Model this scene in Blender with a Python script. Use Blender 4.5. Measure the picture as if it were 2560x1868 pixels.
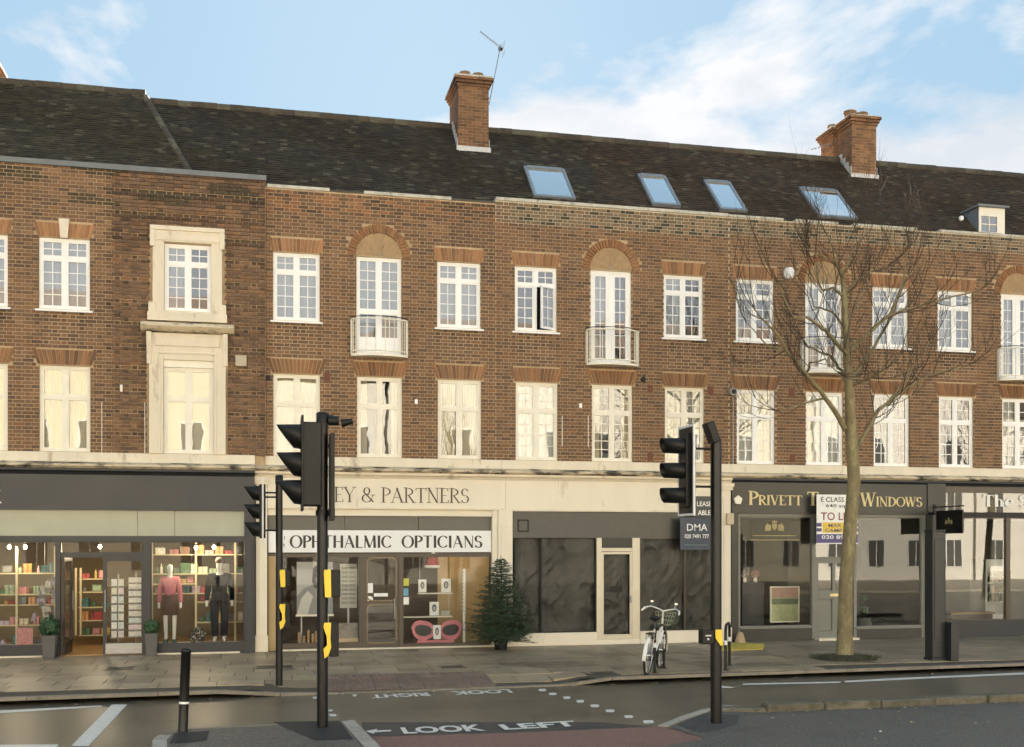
import bpy, bmesh, math, random
from mathutils import Vector, Matrix, Quaternion
for o in list(bpy.data.objects): bpy.data.objects.remove(o, do_unlink=True)
rnd = random.Random(7)
SC = bpy.context.scene
COL = SC.collection

# ---------------------------------------------------------------- camera, sky, sun, exposure
FPX, HOR, CAMD, CAMH = 2720.0, 1361.0, 23.4, 2.37
TH = math.atan(FPX / 12000.0)
cam = bpy.data.cameras.new('camera'); camo = bpy.data.objects.new('camera', cam); COL.objects.link(camo)
camo.location = (0, -CAMD, CAMH); camo.rotation_euler = (math.radians(90), 0, -TH)
cam.sensor_width = 36; cam.lens = FPX / 2560 * 36; cam.shift_y = (HOR - 934) / 2560
cam.clip_start = 0.1; cam.clip_end = 2000
SC.camera = camo

SUN_AZ, SUN_EL = math.radians(8), math.radians(26)      # from +Y (behind the terrace) towards +X
sdir = Vector((math.sin(SUN_AZ) * math.cos(SUN_EL), math.cos(SUN_AZ) * math.cos(SUN_EL), math.sin(SUN_EL)))
sun = bpy.data.lights.new('sun', 'SUN'); sun.energy = 5.0; sun.angle = math.radians(0.6); sun.color = (1.0, 0.89, 0.74)
suno = bpy.data.objects.new('sun', sun); COL.objects.link(suno); suno.rotation_euler = sdir.to_track_quat('Z', 'Y').to_euler()

world = bpy.data.worlds.new('World'); SC.world = world; world.use_nodes = True
wt = world.node_tree; wt.nodes.clear(); WN = wt.nodes.new; WL_ = wt.links.new
sky = WN('ShaderNodeTexSky'); sky.sky_type = 'NISHITA'; sky.sun_disc = False
sky.sun_elevation = SUN_EL; sky.sun_rotation = SUN_AZ; sky.air_density = 1.0; sky.dust_density = 0.6; sky.ozone_density = 1.6
tc = WN('ShaderNodeTexCoord'); mp = WN('ShaderNodeMapping'); mp.inputs['Scale'].default_value = (1.0, 1.0, 2.1); mp.inputs['Location'].default_value = (0.2, 2.1, 0.3)
WL_(tc.outputs['Generated'], mp.inputs['Vector'])
n1 = WN('ShaderNodeTexNoise'); n1.inputs['Scale'].default_value = 3.1; n1.inputs['Detail'].default_value = 9; n1.inputs['Roughness'].default_value = 0.56; n1.inputs['Distortion'].default_value = 0.25
WL_(mp.outputs[0], n1.inputs['Vector'])
cr = WN('ShaderNodeValToRGB'); cr.color_ramp.elements[0].position = 0.497; cr.color_ramp.elements[1].position = 0.575
cr.color_ramp.elements[1].color = (0.94, 0.94, 0.94, 1)
sx = WN('ShaderNodeSeparateXYZ'); WL_(tc.outputs['Generated'], sx.inputs[0])
lowc = WN('ShaderNodeMapRange'); lowc.inputs[1].default_value = 0.30; lowc.inputs[2].default_value = 0.46; lowc.inputs[3].default_value = 0.175; lowc.inputs[4].default_value = -0.06
WL_(sx.outputs[2], lowc.inputs[0])
ad = WN('ShaderNodeMath'); ad.operation = 'ADD'; WL_(n1.outputs['Fac'], ad.inputs[0]); WL_(lowc.outputs[0], ad.inputs[1])
WL_(ad.outputs[0], cr.inputs[0])
hz = WN('ShaderNodeMix'); hz.data_type = 'RGBA'; hz.inputs[0].default_value = 0.96; hz.inputs[7].default_value = (1.82, 2.72, 3.5, 1)
WL_(sky.outputs[0], hz.inputs[6])
n2 = WN('ShaderNodeTexNoise'); n2.inputs['Scale'].default_value = 5.5; n2.inputs['Detail'].default_value = 6; n2.inputs['Roughness'].default_value = 0.6; WL_(mp.outputs[0], n2.inputs['Vector'])
cs = WN('ShaderNodeMix'); cs.data_type = 'RGBA'; cs.inputs[6].default_value = (3.35, 3.5, 3.72, 1); cs.inputs[7].default_value = (4.25, 4.25, 4.3, 1)
c2 = WN('ShaderNodeMapRange'); c2.inputs[1].default_value = 0.38; c2.inputs[2].default_value = 0.58; WL_(n2.outputs['Fac'], c2.inputs[0]); WL_(c2.outputs[0], cs.inputs[0])
cm = WN('ShaderNodeMix'); cm.data_type = 'RGBA'; WL_(cs.outputs[2], cm.inputs[7])
WL_(cr.outputs[0], cm.inputs[0]); WL_(hz.outputs[2], cm.inputs[6])
bg = WN('ShaderNodeBackground'); bg.inputs[1].default_value = 0.05
wo = WN('ShaderNodeOutputWorld'); WL_(cm.outputs[2], bg.inputs[0]); WL_(bg.outputs[0], wo.inputs[0])

SC.view_settings.view_transform = 'Standard'; SC.view_settings.look = 'None'; SC.view_settings.gamma = 1
SC.view_settings.use_curve_mapping = False; SC.view_settings.exposure = 2.25
SC.render.engine = 'CYCLES'; SC.cycles.max_bounces = 8; SC.cycles.transparent_max_bounces = 16
SC.cycles.caustics_reflective = False; SC.cycles.caustics_refractive = False

# ---------------------------------------------------------------- photo pixel -> place
_s, _c = math.sin(TH), math.cos(TH)
def ray(px, py):
    u = (px - 1280) / FPX; v = (HOR - py) / FPX
    return Vector((_c * u + _s, -_s * u + _c, v))
def X(px, Y=0.0):
    d = ray(px, HOR); return (Y + CAMD) / d.y * d.x
def Z(px, py, Y=0.0):
    d = ray(px, py); return CAMH + (Y + CAMD) / d.y * d.z
def R(px0, py0, px1, py1, Y=0.0):
    m = (px0 + px1) / 2
    return X(px0, Y), X(px1, Y), Z(m, py1, Y), Z(m, py0, Y)
def G(px, py, z=0.0):
    d = ray(px, py); t = (z - CAMH) / d.z
    return Vector((t * d.x, t * d.y - CAMD, z))

# ---------------------------------------------------------------- objects
WLOC = {}
def link(o, parent=None, loc=(0, 0, 0)):
    COL.objects.link(o); loc = Vector(loc)
    if parent: o.parent = parent; o.location = loc - WLOC[parent.name]
    else: o.location = loc
    WLOC[o.name] = loc
    return o
def tag(o, label=None, cat=None, group=None, kind=None):
    if label: o['label'] = label
    if cat: o['category'] = cat
    if group: o['group'] = group
    if kind: o['kind'] = kind
    return o
def thing(name, label, cat, loc=(0, 0, 0), rz=0, group=None):
    o = bpy.data.objects.new(name, None); o.empty_display_size = 0.2
    link(o, None, loc); o.rotation_euler = (0, 0, rz)
    return tag(o, label, cat, group)
def copy_tree(o, parent=None):
    c = o.copy(); COL.objects.link(c); WLOC[c.name] = WLOC[o.name].copy()
    if parent: c.parent = parent
    for ch in [k for k in bpy.data.objects if k.parent == o]: copy_tree(ch, c)
    return c

class MB:
    def __init__(s): s.v = []; s.f = []; s.c = []; s.sm = []; s.col = None; s.smooth = False; s.m = None
    def add(s, vs, fs, col=None):
        n = len(s.v)
        if s.m is not None: vs = [s.m @ Vector(p) for p in vs]
        s.v += [tuple(p) for p in vs]
        for f in fs: s.f.append([i + n for i in f]); s.c.append(col or s.col or (1, 1, 1)); s.sm.append(s.smooth)
        return s
    def box(s, x0, x1, y0, y1, z0, z1, col=None, noback=False):
        v = [(x0, y0, z0), (x1, y0, z0), (x1, y1, z0), (x0, y1, z0), (x0, y0, z1), (x1, y0, z1), (x1, y1, z1), (x0, y1, z1)]
        f = [(0, 1, 5, 4), (1, 2, 6, 5), (3, 0, 4, 7), (4, 5, 6, 7), (3, 2, 1, 0)]
        if not noback: f.append((2, 3, 7, 6))
        return s.add(v, f, col)
    def cbox(s, c, dx, dy, dz, col=None):
        return s.box(c[0] - dx / 2, c[0] + dx / 2, c[1] - dy / 2, c[1] + dy / 2, c[2] - dz / 2, c[2] + dz / 2, col)
    def prism(s, pts, y0, y1, col=None):            # polygon in XZ (counter-clockwise seen from -Y), extruded along Y
        n = len(pts)
        v = [(p[0], y0, p[1]) for p in pts] + [(p[0], y1, p[1]) for p in pts]
        f = [tuple(range(n)), tuple(range(2 * n - 1, n - 1, -1))] + [((i + 1) % n, i, i + n, (i + 1) % n + n) for i in range(n)]
        return s.add(v, f, col)
    def slab(s, pts, z0, z1, col=None):             # polygon in XY, extruded along Z
        n = len(pts)
        v = [(p[0], p[1], z1) for p in pts] + [(p[0], p[1], z0) for p in pts]
        f = [tuple(range(n)), tuple(range(2 * n - 1, n - 1, -1))] + [((i + 1) % n, i, i + n, (i + 1) % n + n) for i in range(n)]
        return s.add(v, f, col)
    def profx(s, prof, x0, x1, col=None):           # closed (y,z) profile swept along X
        n = len(prof)
        v = [(x0, p[0], p[1]) for p in prof] + [(x1, p[0], p[1]) for p in prof]
        f = [tuple(range(n)), tuple(range(2 * n - 1, n - 1, -1))] + [((i + 1) % n, i, i + n, (i + 1) % n + n) for i in range(n)]
        return s.add(v, f, col)
    def tube(s, pts, rad, n=8, col=None, caps=True, flat=1.0):
        pts = [Vector(p) for p in pts]
        if not hasattr(rad, '__len__'): rad = [rad] * len(pts)
        vs = []; up = None
        for i, p in enumerate(pts):
            d = (pts[min(i + 1, len(pts) - 1)] - pts[max(i - 1, 0)])
            if d.length < 1e-9: d = Vector((0, 0, 1))
            d.normalize()
            if up is None: up = Vector((0, 0, 1)) if abs(d.z) < 0.9 else Vector((1, 0, 0))
            a = d.cross(up); a = a.normalized() if a.length > 1e-6 else d.orthogonal().normalized()
            b = d.cross(a).normalized(); up = -b if False else up
            for k in range(n):
                t = 2 * math.pi * k / n
                vs.append(p + (a * math.cos(t) + b * math.sin(t) * flat) * rad[i])
        fs = []
        for i in range(len(pts) - 1):
            for k in range(n):
                k2 = (k + 1) % n
                fs.append((i * n + k, i * n + k2, (i + 1) * n + k2, (i + 1) * n + k))
        sm = s.smooth; s.smooth = n > 4
        s.add(vs, fs, col); s.smooth = sm
        if caps and n > 3:
            L = (len(pts) - 1) * n
            s.add(vs[:n], [tuple(range(n - 1, -1, -1))], col); s.add(vs[L:L + n], [tuple(range(n))], col)
        return s
    def lathe(s, prof, c=(0, 0, 0), n=20, col=None):  # (r,z) profile round Z
        vs = []
        for r, z in prof:
            for k in range(n):
                t = 2 * math.pi * k / n; vs.append((c[0] + r * math.cos(t), c[1] + r * math.sin(t), c[2] + z))
        fs = [(i * n + k, i * n + (k + 1) % n, (i + 1) * n + (k + 1) % n, (i + 1) * n + k) for i in range(len(prof) - 1) for k in range(n)]
        sm = s.smooth; s.smooth = True; s.add(vs, fs, col); s.smooth = sm
        if prof[0][0] > 1e-4: s.add(vs[:n], [tuple(range(n - 1, -1, -1))], col)
        if prof[-1][0] > 1e-4: s.add(vs[-n:], [tuple(range(n))], col)
        return s
    def quad(s, a, b, c, d, col=None): return s.add([a, b, c, d], [(0, 1, 2, 3)], col)
    def mesh(s, name, org=(0, 0, 0), attr=False):
        me = bpy.data.meshes.new(name); o = Vector(org)
        me.from_pydata([Vector(p) - o for p in s.v], [], s.f)
        if attr:
            a = me.color_attributes.new('Col', 'FLOAT_COLOR', 'CORNER')
            buf = []
            for f, c in zip(s.f, s.c): buf += (list(c) + [1.0]) * len(f)
            a.data.foreach_set('color', buf)
        me.polygons.foreach_set('use_smooth', s.sm)
        me.update(); return me
    def build(s, name, mat, parent=None, loc=None, attr=False, bevel=0):
        if loc is None:
            if parent: loc = WLOC[parent.name]
            else:
                xs, ys, zs = zip(*s.v); loc = Vector(((min(xs) + max(xs)) / 2, (min(ys) + max(ys)) / 2, min(zs)))
        me = s.mesh(name, loc, attr); me.materials.append(mat)
        o = link(bpy.data.objects.new(name, me), parent, loc)
        if bevel:
            m = o.modifiers.new('bevel', 'BEVEL'); m.width = bevel; m.segments = 2; m.limit_method = 'ANGLE'
        return o
    def local(s, name, mat, parent, attr=False, bevel=0):   # vertices already in the parent's own space
        me = s.mesh(name, (0, 0, 0), attr); me.materials.append(mat)
        o = bpy.data.objects.new(name, me); COL.objects.link(o); o.parent = parent
        WLOC[o.name] = WLOC[parent.name]
        if bevel:
            m = o.modifiers.new('bevel', 'BEVEL'); m.width = bevel; m.segments = 2; m.limit_method = 'ANGLE'
        return o
def part(name, mat, parent, *boxes, **k):
    m = MB()
    for b in boxes: m.box(*b)
    return m.build(name, mat, parent, **k)

# ---------------------------------------------------------------- materials
MATS = {}
def nt(name):
    m = bpy.data.materials.new(name); m.use_nodes = True; t = m.node_tree; t.nodes.clear()
    o = t.nodes.new('ShaderNodeOutputMaterial'); return m, t, o
def mat(name, col, rough=0.6, metal=0.0, var=0.18, scale=6.0, bump=0.0, bscale=80.0, stain=None, spec=0.5, attr=None, coat=0.0, stretch=None, grain=None):
    """col varied by noise; stain=(colour, amount threshold, noise scale); attr 'Col' multiplies, 'rnd' = per-object palette"""
    if name in MATS: return MATS[name]
    m, t, out = nt(name); N = t.nodes.new; L = t.links.new
    b = N('ShaderNodeBsdfPrincipled'); L(b.outputs[0], out.inputs[0])
    geo = N('ShaderNodeNewGeometry'); vec = geo.outputs['Position']
    if stretch:
        mpn = N('ShaderNodeMapping'); mpn.inputs['Scale'].default_value = stretch; L(vec, mpn.inputs['Vector']); svec = mpn.outputs[0]
    else: svec = vec
    n = N('ShaderNodeTexNoise'); n.inputs['Scale'].default_value = scale; n.inputs['Detail'].default_value = 6; n.inputs['Roughness'].default_value = 0.65
    L(svec, n.inputs['Vector'])
    mr = N('ShaderNodeMapRange'); mr.inputs[1].default_value = 0.25; mr.inputs[2].default_value = 0.75; mr.inputs[3].default_value = 1 - var; mr.inputs[4].default_value = 1 + var
    L(n.outputs['Fac'], mr.inputs[0])
    mul = N('ShaderNodeMix'); mul.data_type = 'RGBA'; mul.blend_type = 'MULTIPLY'; mul.inputs[0].default_value = 1.0
    if attr == 'Col':
        a = N('ShaderNodeAttribute'); a.attribute_name = 'Col'; L(a.outputs['Color'], mul.inputs[6])
    elif attr == 'rnd':
        oi = N('ShaderNodeObjectInfo'); rp = N('ShaderNodeValToRGB'); L(oi.outputs['Random'], rp.inputs[0])
        pal = col; el = rp.color_ramp.elements
        while len(el) < len(pal): el.new(0.5)
        for i, p in enumerate(pal): el[i].position = i / len(pal); el[i].color = (*p, 1)
        rp.color_ramp.interpolation = 'CONSTANT'; L(rp.outputs[0], mul.inputs[6])
    else: mul.inputs[6].default_value = (*col, 1)
    L(mr.outputs[0], mul.inputs[7]); colo = mul.outputs[2]
    if stain:
        scol, thr, ssc = stain
        n2 = N('ShaderNodeTexNoise'); n2.inputs['Scale'].default_value = ssc; n2.inputs['Detail'].default_value = 8; n2.inputs['Roughness'].default_value = 0.7
        L(svec, n2.inputs['Vector'])
        m2 = N('ShaderNodeMapRange'); m2.inputs[1].default_value = thr; m2.inputs[2].default_value = thr + 0.14; L(n2.outputs['Fac'], m2.inputs[0])
        mx = N('ShaderNodeMix'); mx.data_type = 'RGBA'; mx.inputs[7].default_value = (*scol, 1); L(m2.outputs[0], mx.inputs[0]); L(colo, mx.inputs[6]); colo = mx.outputs[2]
    if grain:
        ng = N('ShaderNodeTexNoise'); ng.inputs['Scale'].default_value = grain[1]; ng.inputs['Detail'].default_value = 3; L(vec, ng.inputs['Vector'])
        mg = N('ShaderNodeMapRange'); mg.inputs[1].default_value = 0.3; mg.inputs[2].default_value = 0.7; mg.inputs[3].default_value = 1 - grain[0]; mg.inputs[4].default_value = 1 + grain[0]; L(ng.outputs['Fac'], mg.inputs[0])
        mm = N('ShaderNodeMix'); mm.data_type = 'RGBA'; mm.blend_type = 'MULTIPLY'; mm.inputs[0].default_value = 1.0; L(colo, mm.inputs[6]); L(mg.outputs[0], mm.inputs[7]); colo = mm.outputs[2]
    L(colo, b.inputs['Base Color'])
    rr = N('ShaderNodeMapRange'); rr.inputs[3].default_value = max(0.02, rough - 0.12 * min(1, rough * 2)); rr.inputs[4].default_value = min(1, rough + 0.12 * min(1, rough * 2)); L(n.outputs['Fac'], rr.inputs[0]); L(rr.outputs[0], b.inputs['Roughness'])
    b.inputs['Metallic'].default_value = metal; b.inputs['Specular IOR Level'].default_value = spec; b.inputs['Coat Weight'].default_value = coat
    if bump:
        n3 = N('ShaderNodeTexNoise'); n3.inputs['Scale'].default_value = bscale; n3.inputs['Detail'].default_value = 5; L(vec, n3.inputs['Vector'])
        bp = N('ShaderNodeBump'); bp.inputs['Strength'].default_value = bump; bp.inputs['Distance'].default_value = 0.01; L(n3.outputs['Fac'], bp.inputs['Height']); L(bp.outputs[0], b.inputs['Normal'])
    MATS[name] = m; return m
def glass(name, k=2.6, base=0.02, tint=(0.9, 0.93, 0.92), wob=0.012, wscale=1.6):
    if name in MATS: return MATS[name]
    m, t, out = nt(name); N = t.nodes.new; L = t.links.new
    tr = N('ShaderNodeBsdfTransparent'); tr.inputs[0].default_value = (*tint, 1)
    gl = N('ShaderNodeBsdfGlossy'); gl.inputs['Roughness'].default_value = 0.004; gl.inputs[0].default_value = (0.96, 0.97, 0.97, 1)
    fr = N('ShaderNodeFresnel'); fr.inputs[0].default_value = 1.5
    ma = N('ShaderNodeMath'); ma.operation = 'MULTIPLY_ADD'; ma.inputs[1].default_value = k; ma.inputs[2].default_value = base; ma.use_clamp = True
    L(fr.outputs[0], ma.inputs[0])
    if wob:
        g = N('ShaderNodeNewGeometry'); n = N('ShaderNodeTexNoise'); n.inputs['Scale'].default_value = wscale; n.inputs['Detail'].default_value = 1.5; L(g.outputs['Position'], n.inputs['Vector'])
        bp = N('ShaderNodeBump'); bp.inputs['Strength'].default_value = 1.0; bp.inputs['Distance'].default_value = wob; L(n.outputs['Fac'], bp.inputs['Height']); L(bp.outputs[0], gl.inputs['Normal'])
    mx = N('ShaderNodeMixShader'); L(ma.outputs[0], mx.inputs[0]); L(tr.outputs[0], mx.inputs[1]); L(gl.outputs[0], mx.inputs[2]); L(mx.outputs[0], out.inputs[0])
    MATS[name] = m; return m
def emit(name, col, st):
    if name in MATS: return MATS[name]
    m, t, out = nt(name); e = t.nodes.new('ShaderNodeEmission'); e.inputs[0].default_value = (*col, 1); e.inputs[1].default_value = st
    t.links.new(e.outputs[0], out.inputs[0]); MATS[name] = m; return m
def flat(name, col, rough=0.5, **k): return mat(name, col, rough, var=k.pop('var', 0.06), **k)

PAL = [(.190, .106, .058), (.168, .095, .053), (.213, .124, .07), (.145, .081, .047), (.108, .066, .043), (.163, .100, .062), (.182, .105, .059), (.205, .106, .053), (.135, .082, .052)]
M_BRICK = mat('brick_mass', (1, 1, 1), 0.85, attr='Col', var=0.22, scale=22, bump=0.5, bscale=120, stain=((.075, .05, .033), .60, 1.7), stretch=(1, 1, .38))
M_BRICK1 = mat('brick_single', PAL, 0.85, attr='rnd', var=0.22, scale=22, bump=0.5, bscale=120, stain=((.075, .05, .033), .60, 1.7), stretch=(1, 1, .38))
M_MORTAR = mat('mortar', (.46, .34, .205), 0.95, var=0.25, scale=3, stain=((.20, .14, .085), 0.57, 1.1))
M_MORTAR_PALE = mat('mortar_pale', (.56, .49, .36), 0.95, var=0.25, scale=3)
M_TILE = mat('roof_tile_clay', (1, 1, 1), 0.85, attr='Col', var=0.35, scale=1.4, stain=((.042, .044, .02), 0.56, 2.2))
M_RIDGE = mat('ridge_tile_clay', [(.085, .066, .045), (.07, .055, .038), (.105, .095, .062), (.06, .05, .035)], 0.9, attr='rnd', var=0.3, scale=9, stain=((.16, .16, .12), 0.6, 6))
M_STONE = mat('cream_stone', (.72, .645, .51), 0.8, var=0.10, scale=2.5, bump=0.2, stain=((.28, .21, .13), 0.60, 3.0), stretch=(1, 1, 0.3))
M_STONE_DIRTY = mat('cream_stone_weathered', (.62, .52, .37), 0.85, var=0.12, scale=3, bump=0.3, stain=((.045, .040, .028), 0.47, 2.6), stretch=(0.7, 1, 2.0))
M_CREAM = mat('cream_paint', (.75, .685, .56), 0.55, var=0.07, scale=1.5, stain=((.42, .33, .22), 0.60, 2.2), stretch=(1, 1, 0.3))  # stain is grime, and also paints in uneven light on the fascias
M_WHITE = mat('white_frame', (.86, .86, .85), 0.35, var=0.04, scale=4)
M_WHITE2 = mat('white_old_paint', (.80, .76, .65), 0.45, var=0.07, scale=5)
M_LEAD = mat('lead_sheet', (.16, .175, .18), 0.55, metal=0.1, var=0.2, scale=3, stretch=(1, 1, .4))
M_FLASH = mat('flashing_pale', (.55, .55, .55), 0.5, var=0.25, scale=12)
M_COPING = mat('coping_pale', (.50, .48, .42), 0.85, var=0.25, scale=7, stain=((.09, .085, .06), 0.56, 5))
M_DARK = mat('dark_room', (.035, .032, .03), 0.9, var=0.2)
M_GREYP = mat('charcoal_paint', (.024, .027, .032), 0.38, spec=.4, var=0.12, scale=1.5, bump=0.04, bscale=4)
M_GREYP2 = mat('olive_grey_paint', (.030, .030, .025), 0.36, spec=.4, var=0.12, scale=1.5)
M_BLACK = mat('black_paint', (.006, .006, .006), 0.42, spec=.3, var=0.2, scale=9)
M_BLACKP = mat('black_plastic', (.006, .0065, .0065), 0.5, spec=.3, var=0.15, scale=9, bump=0.05)
M_YEL = mat('yellow_plastic', (.78, .56, .03), 0.4, var=0.06)
M_WPRINT = flat('white_print', (.8, .8, .78), 0.5)
M_BPRINT = flat('black_print', (.02, .018, .016), 0.5)
M_GLASS = glass('window_glass', 7.5, 0.04, (.85, .89, .9), 0.0007, 2.0)
M_GLASS_OLD = glass('old_window_glass', 2.8, 0.02, (.86, .86, .8), 0.0008, 2.2)
M_SHOPGLASS = glass('shop_glass', 0.5, 0.0, (.95, .96, .95), 0.0008, 0.8)
M_SHOPGLASS2 = glass('reflective_shop_glass', 2.0, 0.02, (.86, .88, .86), 0.0006, 0.8)
M_MIDGLASS = glass('mid_shop_glass', 1.1, 0.0, (.9, .92, .9), 0.0006, 0.8)
M_DULLGLASS = glass('dull_glass', 0.12, 0.0, (.95, .95, .93), 0.0006, 1.0)
M_SKYGLASS = glass('rooflight_glass', 5.5, 0.12, (.6, .65, .7), 0.003, 1)
M_NET = mat('net_curtain', (.62, .65, .69), 0.9, var=0.1, scale=20, stretch=(1, 1, .1))
M_DRAPE = mat('cream_drape', (.60, .54, .41), 0.9, var=0.12, scale=14, stretch=(1, 1, .1))
M_BLIND = mat('pale_blind', (.66, .62, .52), 0.85, var=0.05)
M_WOOD = mat('pale_wood', (.36, .23, .11), 0.5, var=0.2, scale=6, stretch=(1, 8, 1))
M_WOODF = mat('honey_floor', (.42, .24, .09), 0.35, var=0.2, scale=3, stretch=(6, 1, 1))
M_DWOOD = mat('dark_wood_frame', (.055, .038, .024), 0.35, var=0.25, scale=4, stretch=(1, 1, .2))
M_TAN = mat('tan_panel', (.40, .28, .13), 0.5, var=0.12, scale=2)
M_ALU = mat('cream_aluminium', (.55, .50, .40), 0.4, metal=0.2, var=0.06)
M_STEEL = mat('galvanised_steel', (.30, .30, .30), 0.45, metal=0.8, var=0.12)
M_GOLD = mat('gold_lettering', (.66, .55, .27), 0.4, metal=0.0, var=0.08)

# ---------------------------------------------------------------- brickwork
GAUGE, STR, HDR, JN = 0.075, 0.211, 0.0985, 0.014
def brick_cells(x0, x1, z0, z1, obstacles, skip=None):
    """Flemish bond; yields clipped bricks (xa, xb, za, zb, course)"""
    out = []; k = 0; z = z0
    while z + GAUGE * 0.6 < z1:
        za, zb = z + JN / 2, min(z + GAUGE - JN / 2, z1); zc = (za + zb) / 2
        iv = [(x0, x1)]
        for (a, b, c, d) in obstacles:
            if c < zc < d:
                niv = []
                for p, q in iv:
                    if b <= p or a >= q: niv.append((p, q)); continue
                    if a > p: niv.append((p, a))
                    if b < q: niv.append((b, q))
                iv = niv
        per = STR + HDR + 2 * JN
        off = 0.0 if k % 2 == 0 else (STR + HDR) / 2 + JN
        xs = math.floor((x0 - off) / per) * per + off
        while xs < x1:
            for (a, w) in ((xs, STR), (xs + STR + JN, HDR)):
                for p, q in iv:
                    l, r = max(a, p), min(a + w, q)
                    if r - l > 0.03 and not (skip and skip((l + r) / 2, zc)): out.append((l, r, za, zb, k))
            xs += per
        z += GAUGE; k += 1
    return out
def shade(c, f): return tuple(max(0.004, x * f) for x in c)
def mixc(a, b, t): return tuple(x * (1 - t) + y * t for x, y in zip(a, b))
_str_mesh = {}
def lay_bricks(cells, Y, parent, colfn, proud=None, single_near=None, name='bricks', nsingle=300):
    """near full stretchers become objects of their own, everything else one mass"""
    full = [i for i, c in enumerate(cells) if abs((c[1] - c[0]) - STR) < 1e-4 and abs(c[3] - c[2] - (GAUGE - JN)) < 1e-4]
    chosen = set()
    if single_near is not None:
        full.sort(key=lambda i: (cells[i][0] - single_near[0]) ** 2 + (cells[i][2] - single_near[1]) ** 2)
        chosen = set(full[:nsingle])
    m = MB()
    for i, (a, b, c, d, k) in enumerate(cells):
        pr = max(0.002 + rnd.random() * .002, 0.008 + rnd.random() * 0.004 + (proud(a, c, k) if proud else 0))
        if i in chosen:
            me = _str_mesh.get('b')
            if me is None:
                me = MB().box(0, STR, 0, 0.03, 0, GAUGE - JN, noback=True).mesh('brick'); me.materials.append(M_BRICK1); _str_mesh['b'] = me
            o = link(bpy.data.objects.new('brick', me), parent, (a, Y - pr, c))
        else:
            m.box(a, b, Y - pr, Y + 0.02, c, d, colfn((a + b) / 2, (c + d) / 2, k), noback=True)
    o = m.build(name, M_BRICK, parent, attr=True); tag(o, kind='stuff'); return o
def wall_sheet(x0, x1, z0, z1, Y, ops, depth=0.16):
    m = MB()
    xs = sorted({x0, x1, *[min(max(o[0], x0), x1) for o in ops], *[min(max(o[1], x0), x1) for o in ops]})
    zs = sorted({z0, z1, *[min(max(o[2], z0), z1) for o in ops], *[min(max(o[3], z0), z1) for o in ops]})
    for i in range(len(xs) - 1):
        for j in range(len(zs) - 1):
            cx, cz = (xs[i] + xs[i + 1]) / 2, (zs[j] + zs[j + 1]) / 2
            if any(o[0] < cx < o[1] and o[2] < cz < o[3] for o in ops): continue
            m.quad((xs[i], Y, zs[j]), (xs[i + 1], Y, zs[j]), (xs[i + 1], Y, zs[j + 1]), (xs[i], Y, zs[j + 1]))
    for a, b, c, d in ops:
        y2 = Y + depth
        if c < z0 or d > z1 + .001: pass
        m.quad((a, Y, c), (a, y2, c), (a, y2, d), (a, Y, d)); m.quad((b, y2, c), (b, Y, c), (b, Y, d), (b, y2, d))
        m.quad((a, y2, d), (b, y2, d), (b, Y, d), (a, Y, d)); m.quad((a, Y, c), (b, Y, c), (b, y2, c), (a, y2, c))
    return m

# ---------------------------------------------------------------- windows
_wm = {}
def cached(key, fn):
    if key not in _wm: _wm[key] = fn()
    return _wm[key]
def lights(w, h, tr, fr=0.05, mu=0.07, tb=0.055):
    """glass rectangles of a two-light window with transom at tr (or None)"""
    c = w / 2
    xs = [(fr, c - mu / 2), (c + mu / 2, w - fr)]
    zs = [(fr, h - fr)] if not tr else [(fr, tr - tb / 2), (tr + tb / 2, h - fr)]
    return [(a, b, p, q) for p, q in zs for a, b in xs]
def make_window(parent, x0, z0, w, h, Y, tr=None, bars=None, fm=None, gm=None, curtain=None, sill=True, skip_light=None, name='window', sash=0.032):
    fm = fm or M_WHITE; gm = gm or M_GLASS
    key = ('f', round(w, 3), round(h, 3), tr, fm.name, skip_light, sash)
    LT = lights(w, h, tr)
    def mk():
        m = MB(); fr, mu, tb = 0.05, 0.07, 0.055
        m.box(0, fr, 0, .06, 0, h).box(w - fr, w, 0, .06, 0, h).box(fr, w - fr, 0, .06, 0, fr).box(fr, w - fr, 0, .06, h - fr, h)
        m.box(w / 2 - mu / 2, w / 2 + mu / 2, .002, .06, fr, h - fr)
        if tr:
            m.box(fr, w / 2 - mu / 2, .003, .06, tr - tb / 2, tr + tb / 2).box(w / 2 + mu / 2, w - fr, .003, .06, tr - tb / 2, tr + tb / 2)
        for i, (a, b, c, d) in enumerate(LT):
            if i == skip_light: continue
            s = sash
            m.box(a, a + s, .010, .055, c, d).box(b - s, b, .010, .055, c, d).box(a + s, b - s, .010, .055, c, c + s).box(a + s, b - s, .010, .055, d - s, d)
        me = m.mesh('window'); me.materials.append(fm); return me
    win = link(bpy.data.objects.new(name, cached(key, mk)), parent, (x0, Y, z0))
    for i, (a, b, c, d) in enumerate(LT):
        if i == skip_light: continue
        s = sash
        me = cached(('p', round(b - a, 3), round(d - c, 3), gm.name, sash), lambda: _pane(b - a - 2 * s, d - c - 2 * s, gm))
        link(bpy.data.objects.new('pane', me), win, (x0 + a + s, Y + 0.03, z0 + c + s))
        if bars:
            nc, nr = bars[0], (bars[2] if (tr and i >= 2) else bars[1])
            bm_ = cached(('b', round(b - a, 3), round(d - c, 3), nc, nr, fm.name), lambda: _bars(b - a - 2 * s, d - c - 2 * s, nc, nr, fm))
            link(bpy.data.objects.new('glazing_bars', bm_), win, (x0 + a + s, Y + 0.024, z0 + c + s))
    if sill:
        me = cached(('s', round(w, 3), fm.name), lambda: _sill(w, fm))
        link(bpy.data.objects.new('sill', me), win, (x0, Y, z0))
    if curtain:
        add_curtain(win, x0 + .02, x0 + w - .02, z0 + .02, z0 + h - .02, Y + .11, curtain)
    return win
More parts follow.
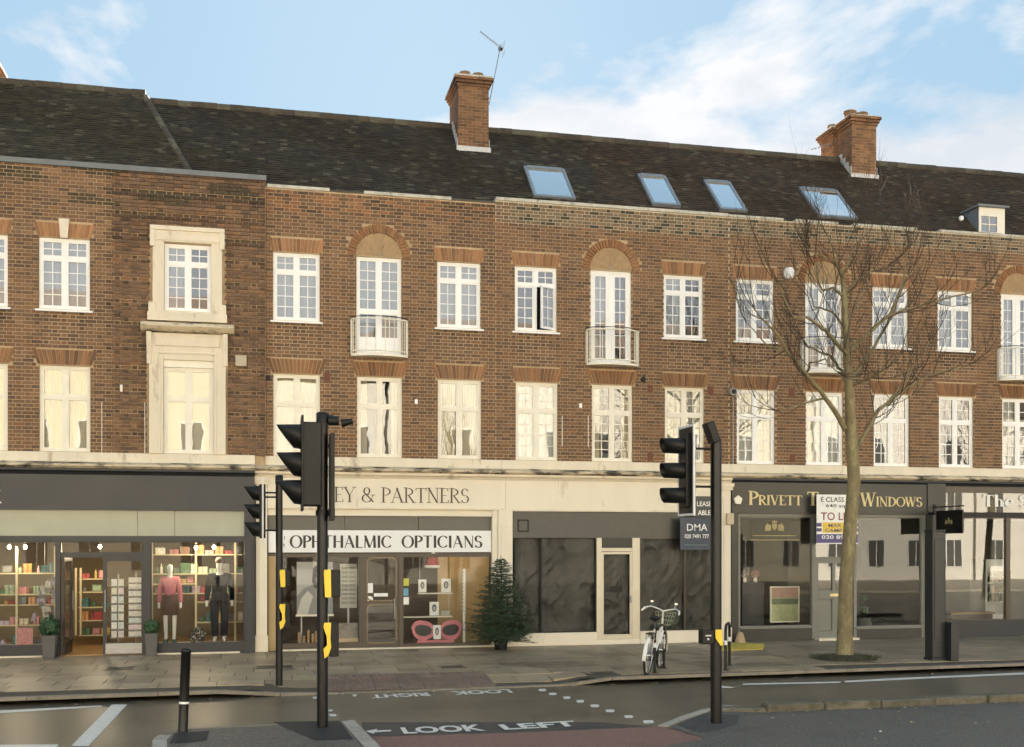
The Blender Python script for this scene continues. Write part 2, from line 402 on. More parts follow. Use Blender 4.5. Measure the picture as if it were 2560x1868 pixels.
def _pane(w, h, gm):
    me = MB().quad((0, 0, 0), (w, 0, 0), (w, 0, h), (0, 0, h)).mesh('pane'); me.materials.append(gm); return me
def _bars(w, h, nc, nr, fm):
    m = MB(); t = 0.009
    for i in range(1, nc): m.box(w * i / nc - t, w * i / nc + t, 0, .012, 0, h)
    for j in range(1, nr): m.box(0, w, .0015, .011, h * j / nr - t, h * j / nr + t)
    me = m.mesh('glazing_bars'); me.materials.append(fm); return me
def _sill(w, fm):
    m = MB(); m.profx([(-.11, -.055), (-.02, -.06), (.06, -.055), (.06, -.003), (-.11, -.018)], -.06, w + .06)
    me = m.mesh('sill'); me.materials.append(fm); return me
def add_curtain(parent, x0, x1, z0, z1, Y, kind, name='curtain'):
    mt, spans = {'net': (M_NET, [(0, 1)]), 'drape': (M_DRAPE, [(0, .42), (.58, 1)]), 'half': (M_NET, [(0, .45)]), 'blind': (M_BLIND, [(0, 1)]), 'sides': (M_DRAPE, [(0, .22), (.78, 1)]), 'full': (M_DRAPE, [(0, 1)])}[kind]
    w = x1 - x0
    for s0, s1 in spans:
        m = MB(); n = 26; m.smooth = True
        vs = []
        for i in range(n + 1):
            t = s0 + (s1 - s0) * i / n
            y = Y + (0 if kind == 'blind' else .018 * math.sin(i * 1.9 + x0 * 7) + .008 * math.sin(i * 4.1))
            vs += [(x0 + w * t, y, z0), (x0 + w * t, y, z1)]
        m.add(vs, [(2 * i, 2 * i + 2, 2 * i + 3, 2 * i + 1) for i in range(n)])
        m.build(name, mt, parent)

def flat_arch(parent, x0, x1, z, Y, hgt=0.29, splay=0.11, bright=1.0, key=None, n=14):
    m = MB(); c = (x0 + x1) / 2
    base = (.315, .15, .066)
    for i in range(n):
        a0, a1 = i / n, (i + 1) / n
        def P(a, t): return (x0 + (x1 - x0) * a) * (1 - t) + (x0 - splay + (x1 - x0 + 2 * splay) * a) * t
        g = .0075
        if key and abs((a0 + a1) / 2 - .5) < .5 / n + .04: continue
        pts = [(P(a0, 0) + g, z + .006), (P(a1, 0) - g, z + .006), (P(a1, 1) - g, z + hgt), (P(a0, 1) + g, z + hgt)]
        v = rnd.random()
        m.prism(pts, Y - .012 - rnd.random() * .003, Y + .02, shade(mixc(base, PAL[rnd.randrange(len(PAL))], .15 + .45 * v * v), bright * (0.68 + .6 * rnd.random())))
    o = m.build('flat_arch', M_BRICK, parent, attr=True); tag(o, kind='stuff')
    if key:
        k = MB(); w = .07
        k.prism([(c - w, z - .02), (c + w, z - .02), (c + w + .03, z + hgt + .09), (c - w - .03, z + hgt + .09)], Y - .06, Y + .02); k.build('keystone', M_STONE, parent, bevel=.008)
def round_arch(parent, cx, z, Y, r=.50, Rr=.675):
    m = MB(); n = 26; base = (.315, .15, .066)
    zc = z
    for i in range(n):
        a0, a1 = math.pi * (1 - i / n) - .014, math.pi * (1 - (i + 1) / n) + .014
        pts = [(cx + r * math.cos(a0), zc + r * math.sin(a0)), (cx + r * math.cos(a1), zc + r * math.sin(a1)), (cx + Rr * math.cos(a1), zc + Rr * math.sin(a1)), (cx + Rr * math.cos(a0), zc + Rr * math.sin(a0))]
        m.prism(pts, Y - .034 - rnd.random() * .003, Y + .02, shade(mixc(base, PAL[rnd.randrange(9)], .3 * rnd.random()), .75 + .3 * rnd.random()))
    tag(m.build('round_arch', M_BRICK, parent, attr=True), kind='stuff')
    t = MB(); n = 22                                    # fan of cut bricks in the recessed tympanum
    t.prism([(cx + (r - .004) * math.cos(math.pi * k / 24), zc + (r - .004) * math.sin(math.pi * k / 24)) for k in range(25)], Y - .001, Y + .02, (.33, .25, .16))
    for i in range(n):
        a0, a1 = math.pi * (1 - i / n) - .012, math.pi * (1 - (i + 1) / n) + .012
        for q0, q1 in ((.10, .27), (.275, r - .012)):
            pts = [(cx + q0 * math.cos(a0), zc + .005 + q0 * math.sin(a0)), (cx + q0 * math.cos(a1), zc + .005 + q0 * math.sin(a1)), (cx + q1 * math.cos(a1), zc + .005 + q1 * math.sin(a1)), (cx + q1 * math.cos(a0), zc + .005 + q1 * math.sin(a0))]
            t.prism(pts, Y - .005, Y + .01, shade((.38, .255, .135), .9 + .2 * rnd.random()))
    tag(t.build('arch_fan', M_BRICK, parent, attr=True), kind='stuff')

def balcony(parent, x0, x1, z0, z1, Y):
    """bowed white metal window guard"""
    cx, hw = (x0 + x1) / 2, (x1 - x0) / 2
    def A(t, e=0): return cx + (hw + e) * t, Y - .02 - (.34 + e) * math.sqrt(max(0, 1 - (t * .93) ** 2)) * .95 + .0
    root = MB(); N = 24
    ts = [-1 + 2 * i / N for i in range(N + 1)]
    front = [A(t) for t in ts]
    pts = [(x0, Y)] + front + [(x1, Y)]
    root.slab(pts, z0 - .035, z0 + .015); b = root.build('balcony', M_WHITE2, parent)
    for nm, zz, rr, mm in (('top_rail', z1, .009, M_BLACKP), ('top_rail', z1 - .05, .016, M_WHITE2), ('bottom_rail', z0 + .075, .014, M_WHITE2)):
        m = MB(); m.tube([(x0, Y, zz)] + [(p[0], p[1], zz) for p in front] + [(x1, Y, zz)], rr, 6); m.build(nm, mm, b)
    me = MB().tube([(0, 0, 0), (0, 0, z1 - z0 - .05)], .0085, 6).mesh('bar'); me.materials.append(M_WHITE2)
    for t in [-1, -.93, -.86, -.78, -.5, -.17, .17, .5, .78, .86, .93, 1]:
        p = A(t * .995); link(bpy.data.objects.new('bar', me), b, (p[0], p[1], z0))
    for xx in (x0 + .012, x1 - .012):
        part('post', M_WHITE2, b, (xx - .02, xx + .02, Y - .10, Y - .005, z0 + .016, z1 - .07))
    return b

# ---------------------------------------------------------------- roof
RY0, RY1, RZ1 = 0.22, 3.25, 12.70
RZ0 = RZ1 - (RY1 - RY0) * math.tan(math.radians(45.2))
RSL = math.atan2(RZ1 - RZ0, RY1 - RY0)
def roofpt(px, py, lift=0.0):
    d = ray(px, py); tn = math.tan(RSL)          # z = RZ0+lift + (y-RY0)*tn
    t = (RZ0 + lift + (-CAMD - RY0) * tn - CAMH) / (d.z - d.y * tn)
    return Vector((0, -CAMD, CAMH)) + d * t
def rowpt(x, s, lift=0.0, n=0.0):                # s metres up the slope
    return Vector((x, RY0 + s * math.cos(RSL) - n * math.sin(RSL), RZ0 + lift + s * math.sin(RSL) + n * math.cos(RSL)))
SLEN = math.hypot(RY1 - RY0, RZ1 - RZ0)
def roof(parent, xa, xb, tint, lift=0.0, right_edge=None, holes=()):
    """plain clay tiles; right_edge(s) clips"""
    g = MB(); re = right_edge or (lambda s: xb)
    g.quad(rowpt(xa, 0, lift), rowpt(re(0), 0, lift), rowpt(re(SLEN), SLEN, lift), rowpt(xa, SLEN, lift), shade(tint, .4))
    m = MB(); gw, gg = .168, .1; k = 0; s = 0.0
    r2 = random.Random(int(xa * 100))
    while s < SLEN - .02:
        x = xa + (gw / 2 if k % 2 else 0) - gw
        while x < re(s):
            x0, x1 = max(x, xa), min(x + gw - .004, re(s + .05))
            if x1 - x0 > .03 and not any(h[0] < (x0 + x1) / 2 < h[1] and h[2] < s + .05 < h[3] for h in holes):
                t1 = .036 + .014 * r2.random() + .006 * math.sin(x * .9 + s * 2); t2 = .010
                se = min(s + gg * 1.35, SLEN + .02)
                ds = .012 * (r2.random() - .5)
                a, b = rowpt(x0, s + ds, lift, t1), rowpt(x1, s + ds, lift, t1 + .004 * (r2.random() - .5))
                c, d = rowpt(x1, se, lift, t2), rowpt(x0, se, lift, t2)
                e, f = rowpt(x1, s + ds, lift, .004), rowpt(x0, s + ds, lift, .004)
                v = r2.random(); cl = shade(tint, .62 + .75 * v * v)
                if r2.random() < .05: cl = shade(mixc(tint, (.12, .115, .08), .5), 1.1)
                m.add([a, b, c, d, e, f], [(0, 1, 2, 3), (5, 4, 1, 0)], cl)
            x += gw
        s += gg; k += 1
    o = g.build('roof', M_TILE, parent, attr=True)
    t = m.build('roof_tiles', M_TILE, o, attr=True); tag(t, kind='stuff')
    me = MB().tube([(0, 0, 0), (.30, 0, 0), (.305, 0, 0)], [.115, .118, .10], 10).mesh('ridge_tile'); me.materials.append(M_RIDGE)
    x = xa; xe = re(SLEN)
    while x < xe - .1:
        rt = link(bpy.data.objects.new('ridge_tile', me), o, (x, RY1, RZ1 + lift - .02 + rnd.uniform(-.006, .006))); x += .299
    return o
def chimney(parent, x0, x1, y0, y1, ztop, zbase_front, pots, capmat, tint=1.0, name='chimney', flash=True, ret=None):
    zb = RZ0 + (y0 - RY0) * math.tan(RSL) - .25
    cap = ztop - .30
    core = part(name, M_MORTAR, parent, (x0, x1, y0, y1, zb, ztop - .08))
    m = MB()
    def cf(): return shade(mixc(PAL[rnd.randrange(9)], (.30, .145, .065), .35), tint * (.65 + .6 * rnd.random()))
    k = 0; z = zb
    while z < ztop - .08:
        over = 0.0
        if z > cap: over = .03 + .035 * int((z - cap) / .075)
        off = 0 if k % 2 else .11
        a = x0 - over - off
        while a < x1 + over:
            l, r = max(a, x0 - over), min(a + .215, x1 + over)
            if r - l > .03: m.box(l, r, y0 - .008 - over - .003 * rnd.random(), y0 + .01, z + .005, z + .07, cf(), noback=True)
            a += .225
        a = y0 - over - (.11 - off)
        while a < y1 + over:
            l, r = max(a, y0 - over), min(a + .215, y1 + over)
            if r - l > .03:
                m.box(x0 - .008 - over - .003 * rnd.random(), x0 + .01, l, r, z + .005, z + .07, cf())
                m.box(x1 - .01, x1 + .008 + over, l, r, z + .005, z + .07, cf())
            a += .225
        z += GAUGE; k += 1
    tag(m.build('bricks', M_BRICK, core, attr=True), kind='stuff')
    ov = .10
    part('cap', capmat, core, (x0 - ov, x1 + ov, y0 - ov, y1 + ov, ztop - .078, ztop), bevel=.02)
    for (px_, py_, r, hh) in pots:
        p = MB(); p.lathe([(r * 1.02, 0), (r, .02), (r, hh * .7), (r * 1.18, hh * .78), (r * 1.18, hh * .9), (r * .9, hh), (r * .7, hh), (r * .6, hh * .3)], (px_, py_, ztop - .002), 14)
        p.build('pot', mat('pot_clay', (.25, .15, .085), .85, var=.3, stain=((.1, .095, .07), .5, 6)), core)
    if flash:
        f = MB(); tn = math.tan(RSL)
        zf = RZ0 + (y0 - RY0) * tn
        f.box(x0 - .05, x1 + .05, y0 - .06, y0 - .02, zf - .06, zf + .10)
        n = int((y1 - y0) / .16); 
        for i in range(min(n, 6)):
            ya = y0 + i * .16; za = RZ0 + (ya + .16 - RY0) * tn
            if za > RZ1 + .1: break
            f.box(x0 - .03, x0 - .018, ya - .02, ya + .15, za - .2, za + .14); f.box(x1 + .018, x1 + .03, ya - .02, ya + .15, za - .2, za + .14)
        f.build('flashing', M_FLASH, core)
    return core

# ---------------------------------------------------------------- lettering
def text_part(s, rect, Y, mt, parent, name='lettering', bold=0.0, depth=0.004, mirror_road=None):
    cu = bpy.data.curves.new(name, 'FONT'); cu.body = s; cu.offset = bold; cu.extrude = 0.0; cu.resolution_u = 3
    to = bpy.data.objects.new('tmp_text', cu); COL.objects.link(to)
    bpy.context.view_layer.update()
    me = bpy.data.meshes.new_from_object(to.evaluated_get(bpy.context.evaluated_depsgraph_get()))
    bpy.data.objects.remove(to, do_unlink=True); me.name = name
    xs = [v.co.x for v in me.vertices]; ys = [v.co.y for v in me.vertices]
    ax, bx, ay, by = min(xs), max(xs), min(ys), max(ys); x0, x1, z0, z1 = rect
    loc = WLOC[parent.name]
    for v in me.vertices:
        u, w = (v.co.x - ax) / (bx - ax), (v.co.y - ay) / max(1e-6, by - ay)
        v.co = (Vector(mirror_road(u, w)) if mirror_road else Vector((x0 + (x1 - x0) * u, Y, z0 + (z1 - z0) * w))) - loc
    me.materials.clear(); me.materials.append(mt); me.update()
    return link(bpy.data.objects.new(name, me), parent, loc)
T_, t_ = .155, .05
GL = {  # strokes in a unit-high box: ('l',x0,y0,x1,y1,weight) or ('a',cx,cy,rx,ry,deg0,deg1)
 'P': (.62, [('l', .16, 0, .16, 1, T_), ('a', .22, .73, .34, .25, -90, 90), ('s', .16, 0), ('s', .12, 1)]),
 'R': (.72, [('l', .16, 0, .16, 1, T_), ('a', .22, .74, .33, .24, -90, 90), ('l', .30, .5, .64, 0, T_), ('s', .16, 0), ('s', .12, 1), ('s', .66, 0)]),
 'I': (.32, [('l', .16, 0, .16, 1, T_), ('s', .16, 0), ('s', .16, 1)]),
 'V': (.78, [('l', .12, 1, .40, 0, T_), ('l', .40, 0, .66, 1, t_), ('s', .12, 1), ('s', .66, 1)]),
 'E': (.60, [('l', .15, 0, .15, 1, T_), ('l', .1, .975, .52, .975, t_), ('l', .1, .51, .45, .51, t_), ('l', .1, .025, .55, .025, t_), ('v', .52, .90), ('v', .55, .10), ('s', .13, 1), ('s', .13, 0)]),
 'T': (.72, [('l', .36, 0, .36, 1, T_), ('l', .04, .97, .68, .97, t_ * 1.2), ('v', .05, .89), ('v', .67, .89), ('s', .36, 0)]),
 'W': (1.05, [('l', .1, 1, .32, 0, T_), ('l', .32, 0, .52, .95, t_), ('l', .50, 1, .72, 0, T_), ('l', .72, 0, .95, 1, t_), ('s', .1, 1), ('s', .5, 1), ('s', .95, 1)]),
 'N': (.80, [('l', .14, 0, .14, 1, t_), ('l', .12, 1, .66, 0, T_), ('l', .66, 0, .66, 1, t_), ('s', .14, 0), ('s', .1, 1), ('s', .66, 1)]),
 'D': (.80, [('l', .16, 0, .16, 1, T_), ('a', .24, .5, .45, .47, -90, 90), ('s', .13, 0), ('s', .13, 1)]),
 'O': (.84, [('a', .42, .5, .36, .48, 0, 360)]),
 'S': (.56, [('a', .28, .74, .19, .235, 20, 270), ('a', .28, .27, .21, .25, -160, 90)]),
 'A': (.78, [('l', .08, 0, .38, 1, t_), ('l', .36, 1, .68, 0, T_), ('l', .2, .34, .58, .34, t_), ('s', .08, 0), ('s', .68, 0)]),
 'Y': (.72, [('l', .36, 0, .36, .45, T_), ('l', .08, 1, .36, .45, T_), ('l', .36, .45, .64, 1, t_), ('s', .36, 0), ('s', .08, 1), ('s', .64, 1)]),
 '&': (.86, [('a', .34, .76, .17, .22, 0, 360), ('a', .34, .27, .27, .26, 60, 330), ('l', .24, .62, .74, .02, T_), ('l', .58, .14, .72, .48, t_), ('s', .72, .48)]),
 'h': (.66, [('l', .14, 0, .14, 1, T_), ('a', .30, .34, .17, .28, 0, 180), ('l', .48, 0, .48, .36, T_), ('s', .14, 0), ('s', .48, 0), ('s', .1, 1)]),
 'e': (.56, [('a', .29, .31, .21, .31, 0, 315), ('l', .1, .34, .48, .34, t_)]),
 'H': (.78, [('l', .14, 0, .14, 1, T_), ('l', .64, 0, .64, 1, T_), ('l', .14, .51, .64, .51, t_)]),
 'L': (.56, [('l', .15, 0, .15, 1, T_), ('l', .1, .03, .52, .03, t_ * 1.2)]),
 'M': (.98, [('l', .14, 0, .18, 1, t_ * 1.4), ('l', .16, 1, .48, .02, T_), ('l', .48, .02, .80, 1, t_ * 1.2), ('l', .80, 1, .84, 0, T_)]),
 'C': (.76, [('a', .42, .5, .34, .47, 38, 322)]),
 ' ': (.34, []), }
def serif_word(word, x0, x1, z0, h, Y, mt, parent, thin=1.0, small=None, sans=False, ext=.012):
    """word of cut letters between x0 and x1, each letter a part; lower-case letters in `small` are small capitals"""
    hs = [(small if (small and ch.islower()) else 1.0) for ch in word]
    gl = [GL[ch.upper() if (small and ch.islower()) else ch] for ch in word]
    adv = sum(g[0] * s for g, s in zip(gl, hs)); k = (x1 - x0) / adv
    x = x0
    for (w, st), s in zip(gl, hs):
        m = MB(); n = 0
        def q(pts):
            nonlocal n
            y = Y - .0008 * n; n += 1
            P = [(x + a * s * k, z0 + b * s * h) for a, b in pts]
            ar = sum(P[i][0] * P[(i + 1) % len(P)][1] - P[(i + 1) % len(P)][0] * P[i][1] for i in range(len(P)))
            if ar < 0: P = P[::-1]
            m.prism(P, y - ext, y)
        for e in st:
            if sans and e[0] in 'sv': continue
            if e[0] == 'l':
                _, a, b, c, d, wt = e; wt *= thin
                if abs(b - d) < 1e-6: q([(a, b - wt / 2), (c, b - wt / 2), (c, b + wt / 2), (a, b + wt / 2)])
                else: q([(a - wt / 2, b), (a + wt / 2, b), (c + wt / 2, d), (c - wt / 2, d)])
            elif e[0] == 's': q([(e[1] - .13, e[2] - .018 if e[2] > .5 else e[2]), (e[1] + .13, e[2] - .018 if e[2] > .5 else e[2]), (e[1] + .13, e[2] + (.018 if e[2] > .5 else .035)), (e[1] - .13, e[2] + (.018 if e[2] > .5 else .035))])
            elif e[0] == 'v': q([(e[1] - .02, e[2] - .09), (e[1] + .02, e[2] - .09), (e[1] + .02, e[2] + .09), (e[1] - .02, e[2] + .09)])
            else:
                _, cx, cy, rx, ry, a0, a1 = e; N = max(6, int(abs(a1 - a0) / 18))
                y = Y - .0008 * n; n += 1; V = []
                for i in range(N + 1):
                    t = math.radians(a0 + (a1 - a0) * i / N); hw = (t_ + (T_ - t_) * abs(math.cos(t)) ** 1.5) * thin / 2
                    for r in (-hw, hw):
                        X_, Z_ = x + (cx + (rx + r) * math.cos(t)) * s * k, z0 + (cy + (ry + r) * math.sin(t)) * s * h
                        V.append((X_, y - ext, Z_))
                m.add(V, [(2 * i, 2 * i + 1, 2 * i + 3, 2 * i + 2) if a1 < a0 else (2 * i + 2, 2 * i + 3, 2 * i + 1, 2 * i) for i in range(N)])
        if st: m.build('letter', mt, parent)
        x += w * s * k

# ---------------------------------------------------------------- the terrace
UP_Z0, UP_H, LO_Z0, LO_H, WW = 7.09, 1.43, 4.235, 1.725, 0.965
XB, XC, XD, XE = 0.0, 4.93, 10.42, 20.9
bA = thing('brick_building', 'brown brick building with stone framed window and grey fascia over gift shop', 'building', (-6, 0, 0))
bB = thing('brick_building', 'brown brick building above the opticians with curved balcony over arched window', 'building', (2.4, 0, 0))
bC = thing('brick_building', 'brick building with pale topped parapet above the black sheeted vacant shop', 'building', (7.7, 0, 0))
bD = thing('brick_building', 'brick building behind the bare tree above dark shopfront with gold letters', 'building', (14, 0, 0))
bE = thing('brick_building', 'plain brick building continuing the terrace beyond the dark shopfronts', 'building', (34, 0, 0))
AY = -0.10

def colfn_for(dirt, pale_top=None, extra=None):
    def fn(x, z, k):
        c = PAL[rnd.randrange(len(PAL))]; c = shade(c, .86 + .3 * rnd.random())
        n = math.sin(x * 1.7 + z * 3.1) * math.sin(x * .61 - z * 1.3 + 1.2)
        c = shade(c, 1 + .14 * n)
        for (a, b, z0, z1, f) in dirt:
            if a < x < b and z0 < z < z1:
                t = min(1, (z - z0) / max(.01, (z1 - z0))); c = shade(c, 1 - (1 - f) * (.35 + .65 * t) * (.6 + .6 * rnd.random()))
        if pale_top and z > pale_top:
            c = mixc(c, (.20, .17, .11), .25 + .35 * rnd.random())
            if rnd.random() < .18: c = (.05, .045, .03)
        if extra: c = extra(c, x, z, k)
        return c
    return fn
def upper_dirt(xs): return [(x - .05, x + WW + .05, UP_Z0 - .42, UP_Z0 - .04, .38) for x in xs]

def sections(parent, x0, x1, ztop, Y, win_up, win_fr, win_lo, pale=None, proud=None, near=(0, 4.5), extra=None, more_ops=(), extra_obst=(), recess=True, ztiny=3.95, bricks=True):
    ops = [(x, x + WW, UP_Z0, UP_Z0 + UP_H) for x in win_up] + [(x, x + WW, 6.44, 8.53) for x in win_fr] + [(x, x + WW, LO_Z0, LO_Z0 + LO_H) for x in win_lo] + list(more_ops)
    ops = [o for o in ops if o[0] >= x0 - .01 and o[1] <= x1 + .01]
    zsplit = pale or ztop
    w = wall_sheet(x0, x1, ztiny, zsplit, Y, ops).build('wall', M_MORTAR, parent)
    if pale: wall_sheet(x0, x1, pale, ztop, Y, []).build('parapet', M_MORTAR_PALE, parent)
    obst = list(ops) + list(extra_obst)
    for x in win_up: obst.append((x - .06, x + WW + .06, UP_Z0 + UP_H, UP_Z0 + UP_H + .30))
    for x in win_lo: obst.append((x - .06, x + WW + .06, LO_Z0 + LO_H, LO_Z0 + LO_H + .31))
    arcs = [(x + WW / 2, 8.55) for x in win_fr]
    skip = lambda x, z: any((x - a) ** 2 + (z - b) ** 2 < .70 ** 2 and z > b - .03 for a, b in arcs)
    def pr(a, z, k):
        v = proud(a, z, k) if proud else 0
        if recess and any(x - .02 < a < x + WW - .1 and 6.36 < z < 6.98 for x in win_up): v -= .028 if not proud else .01
        return v
    if bricks:
        cells = brick_cells(x0 + .003, x1 - .003, LO_Z0 - .03, ztop, obst, skip)
        lay_bricks(cells, Y, w, colfn_for(upper_dirt(win_up), pale, extra), pr, near)
    return w

def dress(parent, Y, win_up, win_fr, win_lo, ub, lb, cu, cl, fr_style='full', key=False, lo_old=True, lo_glass=None, balc=True):
    for i, x in enumerate(win_up):
        make_window(parent, x, UP_Z0, WW, UP_H, Y + .055, tr=1.03, bars=ub, curtain=cu[i % len(cu)])
        flat_arch(parent, x - .03, x + WW + .03, UP_Z0 + UP_H + .012, Y, .28, .07, 1.12, key=key)
    for i, x in enumerate(win_lo):
        old = lo_old if isinstance(lo_old, bool) else lo_old[i]
        make_window(parent, x, LO_Z0, WW, LO_H, Y + .055, tr=1.10, bars=(lb[i % len(lb)]), curtain=cl[i % len(cl)], fm=M_WHITE2 if old else M_WHITE, gm=M_GLASS_OLD if old else (lo_glass or M_GLASS), sill=False)
        flat_arch(parent, x - .03, x + WW + .03, LO_Z0 + LO_H + .012, Y, .30, .11, .88)
    for x in win_fr:
        if fr_style == 'full':
            make_window(parent, x, 6.44, WW, 2.09, Y + .055, bars=(2, 7, 7), curtain='half', name='french_window', sill=False, sash=.075)
        else:
            w = make_window(parent, x, 6.44, WW, 2.09, Y + .055, tr=.93, bars=(2, 3, 5), curtain='net', name='french_window', sill=False)
            part('kick_panel', M_WHITE, w, (x + .06, x + WW - .06, Y + .05, Y + .07, 6.50, 6.82))
        round_arch(parent, x + WW / 2, 8.55, Y)
        if balc: balcony(parent, x - .12, x + WW + .12, 6.40, 7.20, Y)

# ---- A : building with the stone window bay (projects a little)
upA, loA = [-5.955, -4.42], [-5.955, -4.41]
stoneU, stoneL = (-2.015, -1.09, 7.15, 8.53), (-2.03, -1.05, LO_Z0, 6.0)
def rust(a, z, k):
    if -3.12 < a < 0:
        if k % 6 == 5: return -.012
        return .028
    return 0
def dirt_shadeA(c, x, z, k):
    if -3.12 < x < 0:
        if k % 6 in (4, 5): c = shade(c, .55)  # recessed courses coloured dark for the shade in the grooves
        if rnd.random() < .2: c = shade(c, .7)
    if z > 9.25 and math.sin(x * 2.3) * math.sin(z * 9 + x) > .35: c = mixc(shade(c, .45), (.06, .06, .03), .4)
    return c
sections(bA, -12, XB - .004, 10.0, AY, upA, [], loA, proud=rust, near=(-1.5, 4.4), extra=dirt_shadeA, more_ops=[stoneU, stoneL], extra_obst=[(-2.36, -.76, 4.2, 6.92), (-2.3, -.82, 6.9, 8.88)])
dress(bA, AY, upA, [], loA, (2, 4, 2), [None, None], ['net', 'net'], ['sides', 'drape'], key=True)
part('return_wall', M_MORTAR, bA, (XB - .004, XB, AY - .04, .3, 3.95, 9.99))
SY = AY - .035
def stone_bay():
    s = MB()
    x0, x1 = -2.29, -.82; a, b, zb, zt = stoneU
    s.box(x0 + .05, a, SY - .06, AY, 6.98, zt + .02).box(b, x1 - .05, SY - .06, AY, 6.98, zt + .02).box(x0 + .05, x1 - .05, SY - .06, AY, zt + .02, 8.82)
    s.box(x0, x1, SY - .09, AY, 8.78, 8.87).box(x0, x0 + .10, SY - .085, AY, 8.44, 8.781).box(x1 - .10, x1, SY - .085, AY, 8.44, 8.781)
    s.box(x0 + .06, x1 - .06, SY - .075, SY - .06, 8.58, 8.70)
    s.box(x0 - .03, x0 + .12, SY - .085, AY, 6.98, 7.30).box(x1 - .12, x1 + .03, SY - .085, AY, 6.98, 7.30)
    s.box(x0 - .05, x1 + .05, SY - .10, AY, 6.93, 7.10).box(a, b, SY - .055, AY, 7.10, zb)
    s.build('stone_surround', M_STONE, bA, bevel=.012)
    h = MB(); h.profx([(AY, 6.93), (SY - .20, 6.87), (SY - .24, 6.80), (SY - .20, 6.76), (SY - .14, 6.71), (AY, 6.69)], -2.46, -.63); h.build('hood', M_STONE_DIRTY, bA)
    l = MB(); x0, x1 = -2.35, -.76; a, b, zb, zt = stoneL
    l.box(x0 + .04, a - .0, SY - .05, AY, 4.215, 6.69).box(b, x1 - .04, SY - .05, AY, 4.215, 6.69).box(a, b, SY - .05, AY, zt + .14, 6.69)
    l.box(x0 + .16, x1 - .16, SY - .075, SY - .05, 6.42, 6.62)
    l.box(x0 + .22, x1 - .22, SY - .07, SY - .05, 6.26, 6.31).box(x0 + .22, x0 + .27, SY - .07, SY - .05, 4.22, 6.26).box(x1 - .27, x1 - .22, SY - .07, SY - .05, 4.22, 6.26)
    l.build('stone_surround', M_STONE, bA, bevel=.01)
    l2 = MB(); l2.box(a, b, SY + .0, SY + .04, zt, zt + .139); l2.build('blind_box', M_WHITE2, bA)
    for xx in (x0, x1 - .09):
        k = MB(); k.profx([(AY, 6.69), (SY - .16, 6.688), (SY - .15, 6.5), (SY - .09, 6.3), (SY - .07, 6.05), (AY, 6.0)], xx, xx + .09); k.build('bracket', M_STONE, bA)
stone_bay()
make_window(bA, stoneU[0], stoneU[2], stoneU[1] - stoneU[0], stoneU[3] - stoneU[2], AY + .02, tr=.98, bars=(2, 4, 2), curtain='half', sill=False)
make_window(bA, stoneL[0], stoneL[2], stoneL[1] - stoneL[0], stoneL[3] - stoneL[2], AY + .02, tr=1.12, curtain='blind', fm=M_WHITE2, gm=M_GLASS_OLD, sill=False)
part('gutter', M_LEAD, bA, (-12, XB + .02, AY - .06, .25, 9.955, 10.06))
part('alarm_box', mat('beige_box', (.45, .38, .28), .5), bA, (X(589), X(617), AY - .14, AY - .04, Z(603, 920), Z(603, 893)), bevel=.01)
for px in (257, 364):
    m = MB(); m.tube([(X(px), AY - .045, 4.21), (X(px), AY - .045, Z(px, 1008))], .008, 6); m.build('cable_conduit', M_WHITE2, bA)
part('sensor', M_WHITE2, bA, (X(303), X(309), AY - .09, AY - .03, Z(306, 982), Z(306, 965)))

# ---- B
upB, frB, loB = [.16, 3.635], [1.895], [.165, 1.91, 3.65]
def dirtyB(c, x, z, k):
    if 3.9 < x < 5.2 and z > 8.2: c = shade(mixc(c, (.10, .06, .045), .35), .85)
    if z > 9.35: c = shade(c, .62 + .3 * rnd.random()) if rnd.random() < .6 else mixc(c, (.33, .12, .05), .4)
    return c
sections(bB, XB, XC, 9.86, 0, upB, frB, loB, near=(1.4, 4.4), extra=dirtyB)
dress(bB, 0, upB, frB, loB, (2, 4, 2), [None, None, None], ['net', 'net'], ['full', 'sides', 'drape'], fr_style='old')
for a, b in ((X(667), X(824)), (X(910), X(1128))): part('coping', M_COPING, bB, (a, b, -.03, .25, 9.862, 9.93))
part('coping', mat('coping_dark', (.09, .08, .06), .9, var=.4), bB, (X(826), X(908), -.01, .25, 9.862, 9.90), (X(1130), XC, -.01, .25, 9.862, 9.905))

